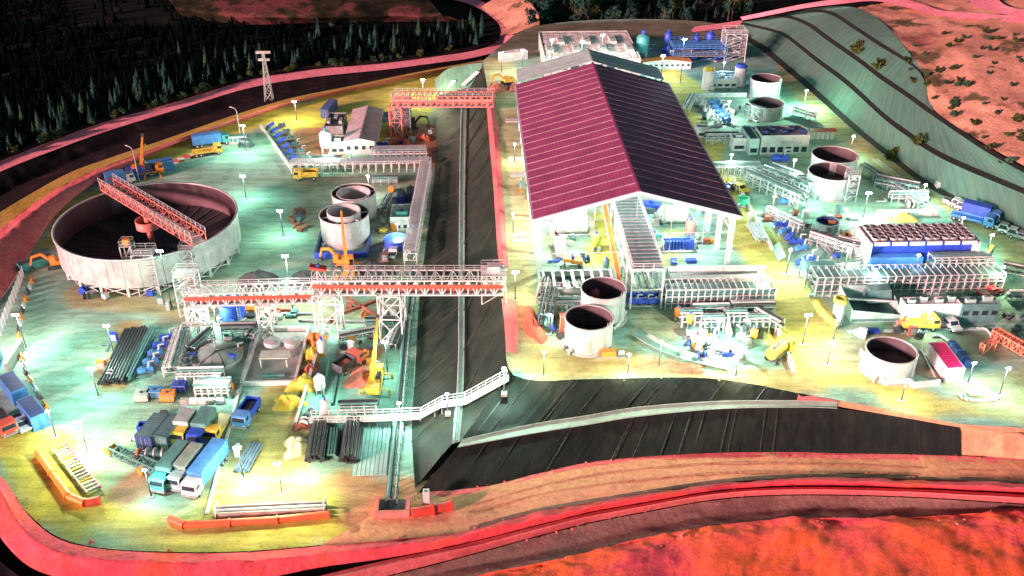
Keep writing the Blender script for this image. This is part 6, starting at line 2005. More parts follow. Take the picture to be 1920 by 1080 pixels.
truck('flat yellow lorry parked before the white workshop', P(1722, 616, Z1), R(2), YELLOW, 'flat', YELLOW, 6.5)
pump_skid('pinkish pump parked left of the yellow flat lorry', P(1690, 612, Z1), R0, PINKR, .9)
pickup('white pickup before the teal flat-roofed store', P(1778, 612, Z1), R(-75), WHITE)
drum_set('dark drum standing alone on the mint paving by the red-roofed cabin', 1726, 632, Z1, 1, DARK, 5, .5, 1.1, .1)
# yellow silos
for k, (px, py, h, m, lab) in enumerate(((1568, 606, 5.2, M('lime_paint', (.5, .6, .08)), 'tall lime-yellow capped silo beside the bright road lamp'),)):
    t = thing('slim_silo', lab, 'silo', P(px, py, Z1))
    MB().cyl((0, 0, 0), (0, 0, h - .9), 1.0, n=18).build('shell', MINTC, t)
    MB().lathe([(1.02, h - .9), (1.25, h - .6), (1.25, h), (.6, h + .05), (.55, h - .25), (.01, h - .3)], 18).build('cap', m, t)
    MB().bar((1.05, 0, .2), (1.05, 0, h - .6), .15).build('ladder', GALV, t)
pipe_run('curved_chute', 'olive curved chute running down to the bright road lamp', 'chute', [(1530, 566, Z1 + 3.4), (1540, 582, Z1 + 2.6), (1554, 597, Z1 + 1.7), (1568, 610, Z1 + .8)], .75, M('olive_paint', (.40, .34, .07), .6))

# round tank with retaining wall, red-roofed cabin, star lamp
t3 = tank('single dark-mouthed tank at the lower right inside a white wall', 1672, 657, Z1, 3.95, 4.0, fill=.45)
machine('tank_agitator', 'orange agitator head standing inside the lower right tank', 'agitator', P(1676, 652, Z1 + 1.9), R0, 'vessel', ORANGE, .38)
wp = [P(1612, 664, Z1), P(1634, 694, Z1), P(1655, 722, Z1), P(1704, 720, Z1), P(1712, 727, Z1), P(1762, 722, Z1)]
rw = thing('tank_bund_wall', 'white bund wall bending round the lower right tank', 'wall', wp[0], 0)
for a, b in zip(wp[:-1], wp[1:]):
    n = max(1, int(dist(a, b) / 2.4))
    for i in range(n):
        p, q = a.lerp(b, i / n) - wp[0], a.lerp(b, (i + .97) / n) - wp[0]
        MB().bar((p.x, p.y, .55), (q.x, q.y, .55), .35, 1.1).build('wall_panel', WHITE, rw)
pump_skid('pale pump at the outer corner of the white bund wall', P(1622, 690, Z1), R(40), WHITE, 1.0)
f0, f1, f2 = P(1737, 642, Z1 + 2.8), P(1776, 692, Z1 + 2.8), P(1800, 694, Z1 + 2.8)
rc = container('long cabin with crimson roof and pink-white walls at lower right', (P(1760, 692, Z1 + 2.8) + P(1757, 640, Z1 + 2.8)) / 2 - Vector((0, 0, 2.8)) + Vector((1.4, 0, 0)), R0 + R(90), dist(f0, f1) * .98, 2.9, 2.8, M('pink_white_wall', (.72, .58, .60), .5), name='site_cabin', roof=MAROON)
bt = thing('blue_tarp_stack', 'dark blue covered stack beside the crimson-roofed cabin', 'stack', P(1797, 668, Z1), R0 + R(90))
MB().box((0, 0, 0), (6.5, 1.4, 1.3), 0, (.96, .7)).build('cover', NAVY, bt)
for x in (-2, 0, 2):
    MB().box((x, 0, 0), (.2, 1.5, 1.32), 0, (1, .72)).build('strap', SKYB, bt)
q0, q1 = P(1758, 712, Z1), P(1735, 650, Z1)
pipe_run('cabin_pipe', 'thin pale pipe along the left side of the crimson-roofed cabin', 'pipe', [(1756, 712, Z1 + .3), (1728, 655, Z1 + .3)], .16, GALV)
sq = P(1838, 742, Z1)
tp = thing('turning_kerb', 'curved kerb with pale slabs at the lower right track', 'kerb', sq)
for i in range(9):
    a = math.pi * (1.05 + .9 * i / 8)
    MB().box((3.2 * math.cos(a), 1.6 * math.sin(a), 0), (1.1, .4, .35), a + math.pi / 2).build('kerb_stone', MINTC, tp)
for i in range(3):
    MB().box((-1.2 + i * 1.2, .6, 0), (1.0, 1.2, .5)).build('slab', WHITE, tp)
ck = thing('lattice_boom', 'red lattice crane boom lying at the right picture edge', 'boom', P(1862, 634, Z1), yaw(P(1862, 634, Z1), P(1960, 690, Z1)))
L_ = dist(P(1862, 634, Z1), P(1960, 690, Z1))
MB().truss((0, 0, .4), (L_, 0, .4), 1.5, 1.5, 12, .22).build('lattice', M('red_lattice', (.72, .20, .12), .5), ck)
for i in range(4):
    MB().box((1 + i * (L_ - 2) / 3, 0, 0), (.4, 1.8, .4)).build('bearer', BARK, ck)
trestle_t = thing('red_jib', 'short red jib frame standing left of the lying boom', 'jib', P(1850, 658, Z1), R(30))
trestle(trestle_t, 0, 0, 0, 2.0, 3.2, .8, M('red_lattice', (.72, .20, .12), .5), 1, .2, 'frame')
for k, (px, py) in enumerate(((1888, 600), (1902, 612), (1880, 590), (1910, 596), (1896, 622), (1915, 625))):
    timber('dark scrap steel section heaped at the right edge', P(px, py, Z1), P(px + 12, py + 8 * (k % 3 - 1), Z1), .6, .6, (DARK, TEALG)[k % 2], group='scrap steel sections at the right edge')
pickup('maroon pickup at the right end of the very long rack', P(1855, 553, Z1), R(20), M('maroon_car', (.40, .06, .08), .4))

# ---------- upper right plant
tank('rearmost tall white tank at the top right', 1437, 147, Z1, 4.3, 5.4, fill=.5, fillmat=TANKIN)
tank('wide white tank just below the rearmost one', 1437, 193, Z1, 4.8, 3.4, fill=.4, fillmat=TANKIN)
tank('upper of the two big grey-mouthed tanks on the right', 1566, 290, Z1, 5.2, 5.2, fill=.45, fillmat=TANKIN)
tank('lower of the two big grey-mouthed tanks, brightly lit wall', 1560, 322, Z1, 5.1, 5.0, fill=.45, fillmat=TANKIN)
tank('small dark blue tank above the slanting blue pumps', 1552, 415, Z1, 2.5, 2.2, TEALG, NAVY, .6, seg=8, name='small_tank', fillmat=NAVY)
frame_tower('lattice stair tower at the right of the lower grey-mouthed tank', P(1590, 375, Z1), R0, 2.4, 2.4, 6.5, 4, GALV)
bA, bw = rect(1424, 1514, 289, Z1)
block('pale plant building with dark ground-floor windows and blue roof gear', bA, R0, bw, axis_len(P(1470, 289, Z1), P(1462, 238, Z1 + 4.6)), 4.6, MINTC, GREY, units=5, windows=6, umat=NAVY, name='switch_house')
block('teal lean-to at the left end of the pale plant building', P(1412, 290, Z1), R0, 2.4, 9, 3.8, TEALR, TEALG, units=0, windows=1, name='lean_to')
a, w = rect(1520, 1566, 262, Z1)
rt_ = thing('red_tank_row', 'row of small white tanks under a red cover strip', 'tank row', a)
for i in range(5):
    MB().cyl((-w / 2 + (i + .5) * w / 5, .8, 0), (-w / 2 + (i + .5) * w / 5, .8, 1.9), w / 13, n=14).build('small_vessel', WHITE, rt_)
MB().box((0, 1.0, 2.1), (w + .6, 2.2, .25)).build('red_cover', RED, rt_)
for s in (-1, 1):
    MB().bar((s * w / 2, 1.6, 0), (s * w / 2, 1.6, 2.1), .18).build('post', GALV, rt_)
pa, pb = P(1338, 198, Z1), P(1358, 232, Z1)
for i in range(5):
    pump_skid('sky blue pump in the row right of the crimson roof', pa.lerp(pb, i / 4), R0, SKYB, 1.3, 'sky blue pumps in a row')
pa, pb = P(1312, 190, Z1), P(1346, 236, Z1)
for i in range(6):
    t = thing('white_skid', 'white filter unit in the row beside the sky blue pumps', 'filter', pa.lerp(pb, i / 5), R0, 'white filter units in a row')
    MB().box((0, 0, 0), (2.4, 1.3, .9)).build('housing', WHITE, t)
    MB().cyl((-.6, 0, .9), (-.6, 0, 1.7), .4, n=12).cyl((.6, 0, .9), (.6, 0, 1.7), .4, n=12).build('filter_can', GALV, t)
fw, w = rect(1300, 1400, 182, Z1)
low = thing('low_wall', 'pale wall behind the sky blue pump row', 'wall', fw)
for i in range(8):
    MB().box((-w / 2 + (i + .5) * w / 8, 0, 0), (w / 8 - .05, .4, 1.2)).build('wall_panel', WHITE, low)
block('small white cube hut beside the crimson roof edge', P(1317, 258, Z1), R0, 3.0, 2.6, 2.4, WHITE, GREY, units=0, windows=1, name='small_hut', doors=0)
block('white cube hut left of the pale plant building', P(1385, 283, Z1), R0, 3.4, 3.2, 3.0, WHITE, MINTC, units=1, windows=1, name='small_hut', doors=1)
g = pipe_rack('crossed-brace pipe rack leaving the crimson roof edge', P(1338, 333, Z1), R0, dist(P(1338, 333, Z1), P(1420, 333, Z1)), 3.4, 3.4, 7, 1, 4, WHITE, (GREY, TEALG), diag=True)
pipe_rack('high white pipe rack below the pale plant building', P(1405, 345, Z1), R0 - R(58), dist(P(1405, 345, Z1), P(1450, 400, Z1)), 3.0, 3.6, 7, 2, 4, WHITE, (GALV, TEALG), diag=True)
pipe_rack('second white pipe rack beside the bright star lamp', P(1432, 335, Z1), R0 - R(55), 13, 2.6, 3.2, 6, 2, 3, WHITE, (GALV, TEALG), diag=True)
pump_skid('blue pump below the plant building windows', P(1459, 306, Z1), R0, BLUE, 1.6)
pump_skid('grey-blue pump near the star lamp by the grey-mouthed tanks', P(1470, 385, Z1), R0, SKYB, 1.2)
wA, wB = P(1375, 335, Z1), P(1448, 470, Z1)
kw = thing('road_kerb', 'pale kerb wall along the right side of the road by the crimson roof', 'kerb', wA, yaw(wA, wB))
L_ = dist(wA, wB)
for i in range(16):
    MB().box((L_ * (i + .5) / 16, 0, 0), (L_ / 16 - .05, .5, .8)).build('kerb_stone', WHITE, kw)
tank('bright green drum tank beside the road at the crimson roof', 1394, 371, Z1, 1.2, 1.7, GREEN, GREEN, .98, name='green_tank', fillmat=GREEN, seg=16)
pickup('yellow pickup on the road above the green drum tank', P(1384, 357, Z1), R(-60), YELLOW)
pipe_bundle('stack of grey pipes beside the road below the green tank', P(1410, 425, Z1), P(1428, 455, Z1), 5, .25, GALV, 2)
gp = thing('sloping_sheet_stand', 'mint green sloping panel beside the road', 'panel', P(1458, 478, Z1), yaw(P(1448, 452, Z1), P(1464, 490, Z1)))
MB().add([(-3, -.6, .3), (3, -.6, .3), (3, .8, 1.4), (-3, .8, 1.4), (-3, -.6, .2), (3, -.6, .2), (3, .8, 1.3), (-3, .8, 1.3)], [(0, 1, 2, 3), (7, 6, 5, 4), (0, 4, 5, 1), (1, 5, 6, 2), (2, 6, 7, 3), (3, 7, 4, 0)]).build('sheet', M('mint_panel', (.30, .66, .46), .5), gp)
for x in (-2.6, 2.6):
    MB().bar((x, .7, 0), (x, .7, 1.3), .12).build('leg', GALV, gp)
# roadside drain and stairs by the hill
wA, wB = P(1640, 300, Z1), P(1735, 372, Z1)
kw = thing('hill_drain', 'pale drain channel along the foot of the textile hill', 'drain', wA, yaw(wA, wB))
L_ = dist(wA, wB)
for i in range(12):
    for s in (-1, 1):
        MB().box((L_ * (i + .5) / 12, s * .5, 0), (L_ / 12 - .05, .2, .5)).build('drain_kerb', MINTC, kw)
pipe_rack('long low pipe rack between the grey-mouthed tanks and the hill road', P(1618, 320, Z1), yaw(P(1618, 320, Z1), P(1730, 392, Z1)), dist(P(1618, 320, Z1), P(1730, 392, Z1)), 2.4, 1.6, 12, 1, 4, GALV, (TEALG, GALV))
a, w = rect(1648, 1760, 400, Z1)
fb = thing('pale_platform', 'long pale platform behind the cooling tower', 'platform', P(1700, 402, Z1))
for i in range(10):
    MB().box((-w / 2 + (i + .5) * w / 10, 0, 0), (w / 10 - .06, 1.6, .9)).build('platform_slab', WHITE, fb)
heap('sand_heap', 'yellow sand heap right behind the cooling tower fans', 'heap', 1692, 412, Z1, 3.2, 1.6, 1.5, M('yellow_sand', (.72, .56, .12), .9, 0, .2, 1, .2, bump=.4), 61)
truck('blue box lorry at the foot of the textile hill', P(1838, 412, Z1), R(-38), SKYB, 'box', BLUE, 8)
truck('light blue flatbed lorry next to the blue box lorry', P(1822, 418, Z1), R(-38), SKYB, 'flat', SKYB, 9)
pickup('yellow pickup behind the blue box lorry', P(1858, 418, Z1), R(-38), YELLOW)
for k, (px, py, m) in enumerate(((1878, 432, GALV), (1895, 440, WHITE), (1912, 448, GREY))):
    pickup('%s pickup in the line by the right picture edge' % ('silver', 'white', 'grey')[k], P(px, py, Z1), R(-38), m)
for k, (px, py) in enumerate(((1790, 385), (1800, 390), (1812, 396))):
    pickup('%s pickup of three left of the blue lorry' % ('rear', 'middle', 'front')[k], P(px, py, Z1), R(-38), (WHITE, GALV, WHITE)[k])

# ---------- behind the hall
bf, bw = rect(1022, 1205, 112, Z1)
RD = axis_len(P(1110, 112, Z1 + 5.5), P(1110, 60, Z1 + 5.5))
bf, bw = rect(1020, 1204, 112, Z1 + 5.5)
bf.z = Z1
bd = block('big pale flat building behind the crimson-roofed hall', bf, R0, bw * .98, RD, 5.5, M('pale_mottled_wall', (.46, .50, .46), .8, 0, .35, .5, .4), M('mottled_roof', (.44, .47, .42), .8, 0, .4, .5, .5, bump=.3), 'rear_building', units=7, windows=8, low=False, umat=MINTC)
nx, ny = 14, 10
rp = MB().box((0, 0, 0), (bw * .94 / nx - .12, (RD - 1) / ny - .15, .10)).mesh('roof_panel', M('mottled_roof_panel', (.62, .64, .58), .8, 0, .45, .45, .5))
for i in range(nx):
    for j in range(ny):
        piece('roof_panel', rp, bd, (-bw * .47 + (i + .5) * bw * .94 / nx, .6 + (j + .5) * (RD - 1) / ny, 5.56 + random.uniform(0, .06)))
a, w = rect(1205, 1296, 130, Z1)
os_ = shed('long low orange-roofed shed behind the hall', P(1250, 130, Z1), R0, w, 4.0, 2.2, .8, WHITE, ORANGE, panels=3, windows=9, door=False)
bp_ = frame_tower('open frame full of blue process gear behind the hall', P(1305, 112, Z1), R0, 17, 9, 5.0, 2, SKYB, stairs=False, name='process_structure', cat='structure')
for k in range(10):
    machine('process_vessel', 'blue process vessel clustered behind the hall', 'vessel', P(1252 + (k % 5) * 26, 106 - (k // 5) * 16, Z1), R0, 'vessel', (BLUE, SKYB)[k % 2] if False else BLUE, .7 + .2 * (k % 3))['group'] = 'blue process vessels behind the hall'
for k in range(12):
    pump_skid('blue pump scattered behind the hall round the process gear', P(1248 + (k % 6) * 25, 100 + (k // 6) * 14 - (k % 2) * 5, Z1), R0 + k, BLUE, 1.5, 'blue pumps behind the hall')
machine('teal_dome_tank', 'round teal domed tank behind the hall ridge', 'tank', P(1203, 112, Z1), R0, 'vessel', TEAL, 1.7)
frame_tower('white lattice tower at the far right behind the plant', P(1372, 112, Z1), R0, 6.5, 6.0, 9.0, 4, WHITE, stairs=True, name='lattice_tower', cat='tower')
for k, (px, py, m, lab) in enumerate(((1326, 166, YELLOW, 'yellow-capped white silo behind the crimson roof'), (1386, 160, BLUE, 'blue-capped white silo left of the rearmost tank'))):
    t = thing('capped_silo', lab, 'silo', P(px, py, Z1))
    MB().cyl((0, 0, 0), (0, 0, 5.6), 1.7, n=20).build('shell', WHITE, t)
    MB().cyl((0, 0, 5.6), (0, 0, 6.4), 1.8, 1.3, 20).build('cap', m, t)
    MB().bar((1.75, 0, .2), (1.75, 0, 5.8), .15).build('ladder', GALV, t)
block('pale tank platform between the two capped silos', P(1356, 165, Z1), R0, 8, 4, 2.4, MINTC, TEALG, units=3, windows=4, name='pump_house', umat=WHITE)
container('white site cabin at the rear left corner of the hall', P(962, 112, Z1), R(25), 9, 2.8, 2.8, WHITE, name='site_cabin')
heap('earth_heap', 'reddish earth heap by the rear left corner of the hall', 'heap', 932, 168, Z1, 3, 4, 1.6, M('rear_red_earth', (.40, .14, .09), .95, 0, .3, 1, .3, bump=.5), 71)
heap('earth_heap', 'brown earth heap next to the yellow excavator', 'heap', 966, 166, Z1, 2.6, 3, 1.4, M('brown_earth', (.28, .12, .07), .95, 0, .3, 1, .3, bump=.5), 72)

# ---------- small goods lying about the yards
def crate(t, m):
    MB().box((0, 0, 0), (1.3, 1.1, .15)).build('pallet', BARK, t)
    MB().box((0, 0, .15), (1.15, 1.0, random.uniform(.6, 1.1))).build('box', m, t)
def spool(t, m):
    MB().cyl((-.5, 0, .75), (-.4, 0, .75), .75, n=14).cyl((.4, 0, .75), (.5, 0, .75), .75, n=14).build('flange_disc', m, t)
    MB().cyl((-.4, 0, .75), (.4, 0, .75), .4, n=10).build('barrel', BLACK, t)
def cabinet(t, m):
    MB().box((0, 0, .1), (1.4, .7, 1.8)).build('housing', m, t)
    MB().box((0, 0, 0), (1.5, .8, .1)).build('plinth', CONC, t)
    MB().box((.0, -.36, .3), (1.1, .05, 1.3)).build('door', GALV, t)
def elbow(t, m):
    MB().tube([(-1.3, 0, .35), (.4, 0, .35), (.9, .5, .35), (.9, 1.5, .35)], .24).build('pipe', m, t)
    MB().cyl((-1.4, 0, .35), (-1.25, 0, .35), .36, n=10).build('flange', m, t)
def plates(t, m):
    for i in range(5):
        MB().box((random.uniform(-.1, .1), random.uniform(-.1, .1), .1 + i * .12), (2.0, 1.2, .08), random.uniform(-.06, .06)).build('plate', m, t)
    MB().box((0, 0, 0), (1.6, 1.0, .1)).build('bearer', BARK, t)
KIND = {'crate': (crate, 'crate', 'boxed goods on a pallet'), 'cable_spool': (spool, 'spool', 'cable spool'), 'control_cabinet': (cabinet, 'cabinet', 'control cabinet'), 'pipe_elbow': (elbow, 'pipe', 'bent pipe length'), 'plate_stack': (plates, 'plates', 'stack of steel plates')}
SPOTS = [
    ('before the crossed-brace rack', Z1, (1345, 350, 1440, 420), 12), ('left of the cooling tower', Z1, (1500, 425, 1600, 500), 14), ('below the grey-mouthed tanks', Z1, (1480, 395, 1620, 412), 8),
    ('in the brightly lit yard before the rack', Z1, (1270, 600, 1430, 675), 20), ('right of the crimson roof by the pumps', Z1, (1300, 195, 1420, 240), 12), ('along the hill road', Z1, (1640, 330, 1760, 395), 8),
    ('between silos and the orange-roofed shed', Z1, (1290, 135, 1400, 178), 8), ('on the right hall floor', Z1, (1262, 440, 1350, 500), 9), ('on the left hall floor', Z1, (1040, 440, 1140, 500), 9),
    ('before the teal workshop row', Z1, (1600, 622, 1860, 636), 8), ('beside the red rubble', 0, (725, 250, 815, 300), 8), ('under the galleries', 0, (380, 575, 760, 606), 16),
    ('on the teal slab by the yellow crane', 0, (618, 632, 745, 700), 14), ('round the grey dome', 0, (330, 640, 460, 740), 12), ('below the white shed', 0, (560, 296, 720, 312), 9),
    ('by the twin ringed tanks', 0, (700, 340, 760, 490), 9), ('near the pipe stacks at the slope toe', 0, (570, 770, 690, 800), 8), ('beside the pipe stacks on the left', 0, (190, 640, 215, 730), 6),
    ('under the thickener edge', 0, (150, 545, 340, 580), 9), ('around the lorry park', 0, (240, 760, 470, 930), 8), ('in front of the teal basin', Z1, (1010, 592, 1050, 640), 6), ('by the rear cabins', Z1, (1210, 80, 1390, 118), 10),
]
rc_ = random.Random(77)
CM = [('white', WHITE), ('grey', GALV), ('teal', TEALG), ('blue', BLUE), ('rusty', RUBBLE), ('dark', DARK), ('orange', ORANGE), ('pale', MINTC)]
for where, z, (x0, y0, x1, y1), cnt in SPOTS:
    for i in range(cnt):
        k = rc_.choice(list(KIND))
        cn, m = rc_.choice(CM)
        f, cat, txt = KIND[k]
        lab = '%s %s %s' % (cn, txt, where)
        t = thing(k, lab, cat, P(rc_.uniform(x0, x1), rc_.uniform(y0, y1), z), R0 + rc_.choice((0, 0, 1.57, rc_.random() * 3)), lab)
        f(t, m)

# ---------- more light pipe frames in the crowded corners of the terrace
FR = [(1286, 210, 9, 1.2, 'beside the crimson roof, level with the pump row'), (1322, 268, 8, 0, 'in front of the small white cube hut'), (1395, 262, 7, 0, 'behind the white cube hut'), (1448, 322, 8, -.9, 'under the windows of the pale plant building'),
      (1500, 362, 7, 0, 'left of the lit grey-mouthed tank'), (1640, 352, 9, -.55, 'right of the grey-mouthed tanks'), (1668, 376, 8, 0, 'before the long pale platform'), (1520, 455, 9, -.75, 'among the slanting girders'),
      (1570, 470, 8, -.6, 'nearer the cooling tower end wall'), (1440, 405, 9, -1.0, 'along the road kerb'), (1466, 345, 8, -.4, 'behind the star lamp by the white racks'), (1878, 520, 6, -.5, 'at the right edge beyond the long rack'),
      (1890, 565, 6, 0, 'at the right edge beside the maroon pickup'), (1016, 570, 5, 1.4, 'at the left end of the teal basin'), (1372, 596, 7, 0, 'at the back of the brightly lit yard'), (1300, 590, 6, 0, 'at the back left of the brightly lit yard'),
      (1420, 600, 5, -1.0, 'at the right corner of the brightly lit yard'), (1400, 215, 5, -.9, 'left of the wide white tank'), (1490, 215, 6, -.9, 'between the wide white tank and the hill'), (1330, 150, 7, 0, 'behind the capped silos')]
for k, (px, py, L_, a, where) in enumerate(FR):
    pipe_rack('light pipe frame %s' % where, P(px, py, Z1), R0 + a, L_, 1.8 + .3 * (k % 3), 2.0 + .5 * (k % 3), max(3, int(L_ / 1.6)), 2, 3, (WHITE, GALV, TEALG)[k % 3], (GALV, TEALG, WHITE, BLACK)[k % 3:] + (GREY,), diag=bool(k % 2), t_=.16)
LF = [(700, 345, 6, 0, 'behind the ringed tanks'), (720, 400, 6, 1.4, 'between the ringed tanks and the control cabin'), (590, 312, 7, 0, 'left of the cross rack lamp'), (655, 312, 7, 0, 'before the white shed front'), (360, 668, 6, 1.2, 'left of the grey dome'),
      (420, 630, 6, 0, 'above the grey dome'), (470, 640, 5, 1.3, 'left of the walled pit'), (640, 645, 6, .3, 'behind the red lorry'), (690, 620, 5, 0, 'behind the yellow crane boom'), (735, 660, 5, 1.4, 'right of the yellow crane'), (640, 775, 6, 0, 'before the walkway on the teal slab')]
for k, (px, py, L_, a, where) in enumerate(LF):
    pipe_rack('light pipe frame %s' % where, P(px, py, 0), R0 + a, L_, 1.6 + .3 * (k % 3), 1.8 + .4 * (k % 3), max(3, int(L_ / 1.6)), 2, 3, (GALV, WHITE, TEALG)[k % 3], (GALV, TEALG, BLACK)[k % 2:] + (GREY,), diag=bool(k % 2), t_=.15)
# ================================================================== lamps, the last rows added as fill light
YW, GW, BW, WW = (1, .98, .62), (.62, 1.0, .82), (.42, .72, 1), (.84, 1, .90)
LAMPS = [
    (455, 236, 0, 11, 22000, 'tall yard lamp by the grey generator at the top of the left yard', GW, LAMP_G),
    (612, 262, 0, 9, 20000, 'lamp beside the white silo before the grey plant room', WW, LAMP_G),
    (552, 190, 0, 9, 17000, 'lamp on the yellow ground at the far left yard edge', YW, LAMP_Y),
    (792, 150, 0, 9, 20000, 'lamp on the yellow ground behind the red conveyor bridge', YW, LAMP_Y),
    (535, 480, 0, 12, 34000, 'yard lamp behind the ore piles', WW, LAMP_G),
    (30, 590, 0, 11, 28000, 'lamp at the left yard edge above the light blue hut', WW, LAMP_G),
    (400, 575, 0, 6, 9000, 'low lamp by the blue round tank', WW, LAMP_G),
    (90, 770, 0, 8, 6500, 'star-bright lamp at the end of the slanted blue containers', BW, LAMP_B),
    (148, 790, 0, 9, 28000, 'lamp over the dark conveyor skid', YW, LAMP_Y),
    (271, 880, 0, 8, 8000, 'blue-white star lamp beside the teal lorry cab', (.62, 1, .95), LAMP_B),
    (446, 838, 0, 9, 15000, 'lamp right of the lorry park', WW, LAMP_G),
    (520, 868, 0, 9, 28000, 'lamp on the yellow ground before the grey trough', YW, LAMP_Y),
    (405, 700, 0, 7, 7000, 'lamp in front of the grey dome', WW, LAMP_G),
    (300, 470, 0, 13, 4500, 'lamp behind the thickener stair tower', GW, LAMP_G),
    (722, 640, 0, 10, 9000, 'lamp by the yellow crane in the teal yard', GW, LAMP_G),
    (945, 690, Z1, 5, 15000, 'lamp at the top of the lit walkway on the terrace corner', GW, LAMP_G),
    (838, 738, 4, 4, 7000, 'small lamp on the walkway half-way up the slope', GW, LAMP_G),
    (966, 510, Z1, 9, 9000, 'lamp where the upper gallery lands on the terrace', YW, LAMP_Y),
    (1350, 600, Z1, 9, 30000, 'lamp in the brightly lit yard before the rack', WW, LAMP_G),
    (1515, 590, Z1, 9, 18000, 'lamp on the yellow road below the long rack', YW, LAMP_Y),
    (1570, 600, Z1, 5, 3500, 'star-bright lamp at the foot of the lime-capped silo', BW, LAMP_B),
    (1826, 680, Z1, 6, 6500, 'blue-white star lamp right of the crimson-roofed cabin', BW, LAMP_B),
    (1482, 468, Z1, 8, 17000, 'lamp among the blue pumps left of the cooling tower', WW, LAMP_G),
    (1452, 368, Z1, 7, 12000, 'star lamp by the white pipe racks', GW, LAMP_G),
    (1628, 362, Z1, 9, 19000, 'lamp right of the grey-mouthed tanks', WW, LAMP_G),
    (1735, 346, Z1, 7, 14000, 'star lamp at the foot of the textile hill', GW, LAMP_B),
    (1806, 408, Z1, 8, 7000, 'star lamp behind the right end of the cooling tower', GW, LAMP_G),
    (1722, 478, Z1, 4.5, 3200, 'blue lamp on the front of the cooling tower', (.35, .75, 1), LAMP_B),
    (1742, 585, Z1, 6, 5500, 'lamp above the white workshop roof', GW, LAMP_G),
    (940, 100, Z1, 9, 5500, 'left one of two lamps at the rear left corner of the hall', WW, LAMP_G),
    (980, 95, Z1, 9, 5500, 'right one of two lamps at the rear left corner of the hall', WW, LAMP_G),
    (1092, 79, Z1, 15, 14000, 'high lamp over the roof of the big pale rear building', WW, LAMP_G),
    (1187, 100, Z1, 12, 6000, 'lamp beside the teal domed tank behind the hall', BW, LAMP_B),
    (1243, 105, Z1, 9, 11000, 'lamp behind the orange-roofed shed', WW, LAMP_G),
    (1283, 74, Z1, 13, 9000, 'tallest lamp over the blue process gear', BW, LAMP_B),
    (1358, 117, Z1, 8, 6000, 'lamp between the two capped silos', BW, LAMP_B),
    (1512, 170, Z1, 8, 46000, 'lamp at the foot of the green lit hill', (.5, 1, .7), LAMP_G),
    (1368, 190, Z1, 8, 16000, 'lamp over the sky blue pump row', WW, LAMP_G),
    (1372, 290, Z1, 8, 14000, 'lamp by the white cube hut near the crimson roof', WW, LAMP_G),
    (965, 270, Z1, 7, 4500, 'lamp in the aisle left of the hall', YW, LAMP_Y),
    (962, 400, Z1, 7, 4500, 'nearer lamp in the aisle left of the hall', YW, LAMP_Y),
    (200, 610, 0, 9, 11000, 'added fill lamp in the open middle of the left yard', GW, LAMP_G),  # from here down: added fill lamps that brighten dark parts of the plant
    (525, 395, 0, 9, 11000, 'added fill lamp in the open yard left of the rusty drums', GW, LAMP_G),
    (455, 330, 0, 9, 12000, 'added fill lamp right of the thickener rim', GW, LAMP_G),
    (170, 690, 0, 9, 10000, 'added fill lamp left of the black pipe stack', GW, LAMP_G),
    (640, 570, 0, 8, 7000, 'added fill lamp under the upper gallery trestles', WW, LAMP_G),
    (690, 330, 0, 8, 8000, 'added fill lamp behind the rear ringed tank', WW, LAMP_G),
    (748, 755, 0, 7, 8000, 'added fill lamp by the teal slab where the walkway starts', GW, LAMP_G),
    (600, 705, 0, 7, 6000, 'added fill lamp between the white upright vessels', GW, LAMP_G),
    (745, 420, 0, 7, 6000, 'added fill lamp at the white control cabin', WW, LAMP_G),
    (1240, 640, Z1, 8, 8000, 'added fill lamp left of the brightly lit yard', GW, LAMP_G),
    (1432, 500, Z1, 8, 8000, 'added fill lamp at the road by the hall corner', YW, LAMP_Y),
    (1560, 640, Z1, 7, 7000, 'added fill lamp on the road left of the single lower tank', YW, LAMP_Y),
    (1640, 505, Z1, 7, 8000, 'added fill lamp before the end wall of the cooling tower', WW, LAMP_G),
    (1880, 500, Z1, 8, 9000, 'added fill lamp at the right edge beyond the cooling tower', YW, LAMP_Y),
    (1890, 690, Z1, 8, 9000, 'added fill lamp at the right edge below the red lattice boom', GW, LAMP_G),
    (1700, 712, Z1, 6, 5000, 'low added fill lamp by the white bund wall', YW, LAMP_Y),
    (1490, 300, Z1, 8, 9000, 'added fill lamp below the pale plant building', WW, LAMP_G),
    (1600, 255, Z1, 8, 8000, 'added fill lamp by the road above the grey-mouthed tanks', YW, LAMP_Y),
    (1420, 160, Z1, 7, 7000, 'added fill lamp left of the rearmost tall tank', WW, LAMP_G),
    (1520, 345, Z1, 7, 8000, 'added fill lamp left of the lit grey-mouthed tank', GW, LAMP_G),
    (1680, 400, Z1, 7, 8000, 'added fill lamp over the long pale platform', WW, LAMP_G),
    (1860, 440, Z1, 7, 7000, 'added fill lamp by the parked pickups at the hill foot', GW, LAMP_G),
    (1590, 470, Z1, 7, 7000, 'added fill lamp over the slanting girders', WW, LAMP_G),
    (1030, 590, Z1, 6, 5000, 'added fill lamp at the green-piped rack', GW, LAMP_G),
    (1020, 660, Z1, 7, 6000, 'added fill lamp on the track left of the front white tank', YW, LAMP_Y),
    (1180, 664, Z1, 6, 6000, 'added fill lamp on the track above the black slope', YW, LAMP_Y),
    (1385, 668, Z1, 6, 6000, 'added fill lamp on the track below the lit yard', YW, LAMP_Y),
    (1130, 66, Z1, 12, 9000, 'second high added fill lamp on the big pale rear building', WW, LAMP_G),
    (1035, 75, Z1, 12, 8000, 'left added fill lamp on the big pale rear building', WW, LAMP_G),
]
LAMP_K = .225
for px, py, zb, h, pw, lab, col, lens in LAMPS:
    k = 1 if h > 11 or h < 6 else .68                # most floods hang fairly low: tight pools of light
    lamp(px, py, zb, h * k, pw * LAMP_K * k, lab, col, lens, heads=2 if h >= 9 else 1)

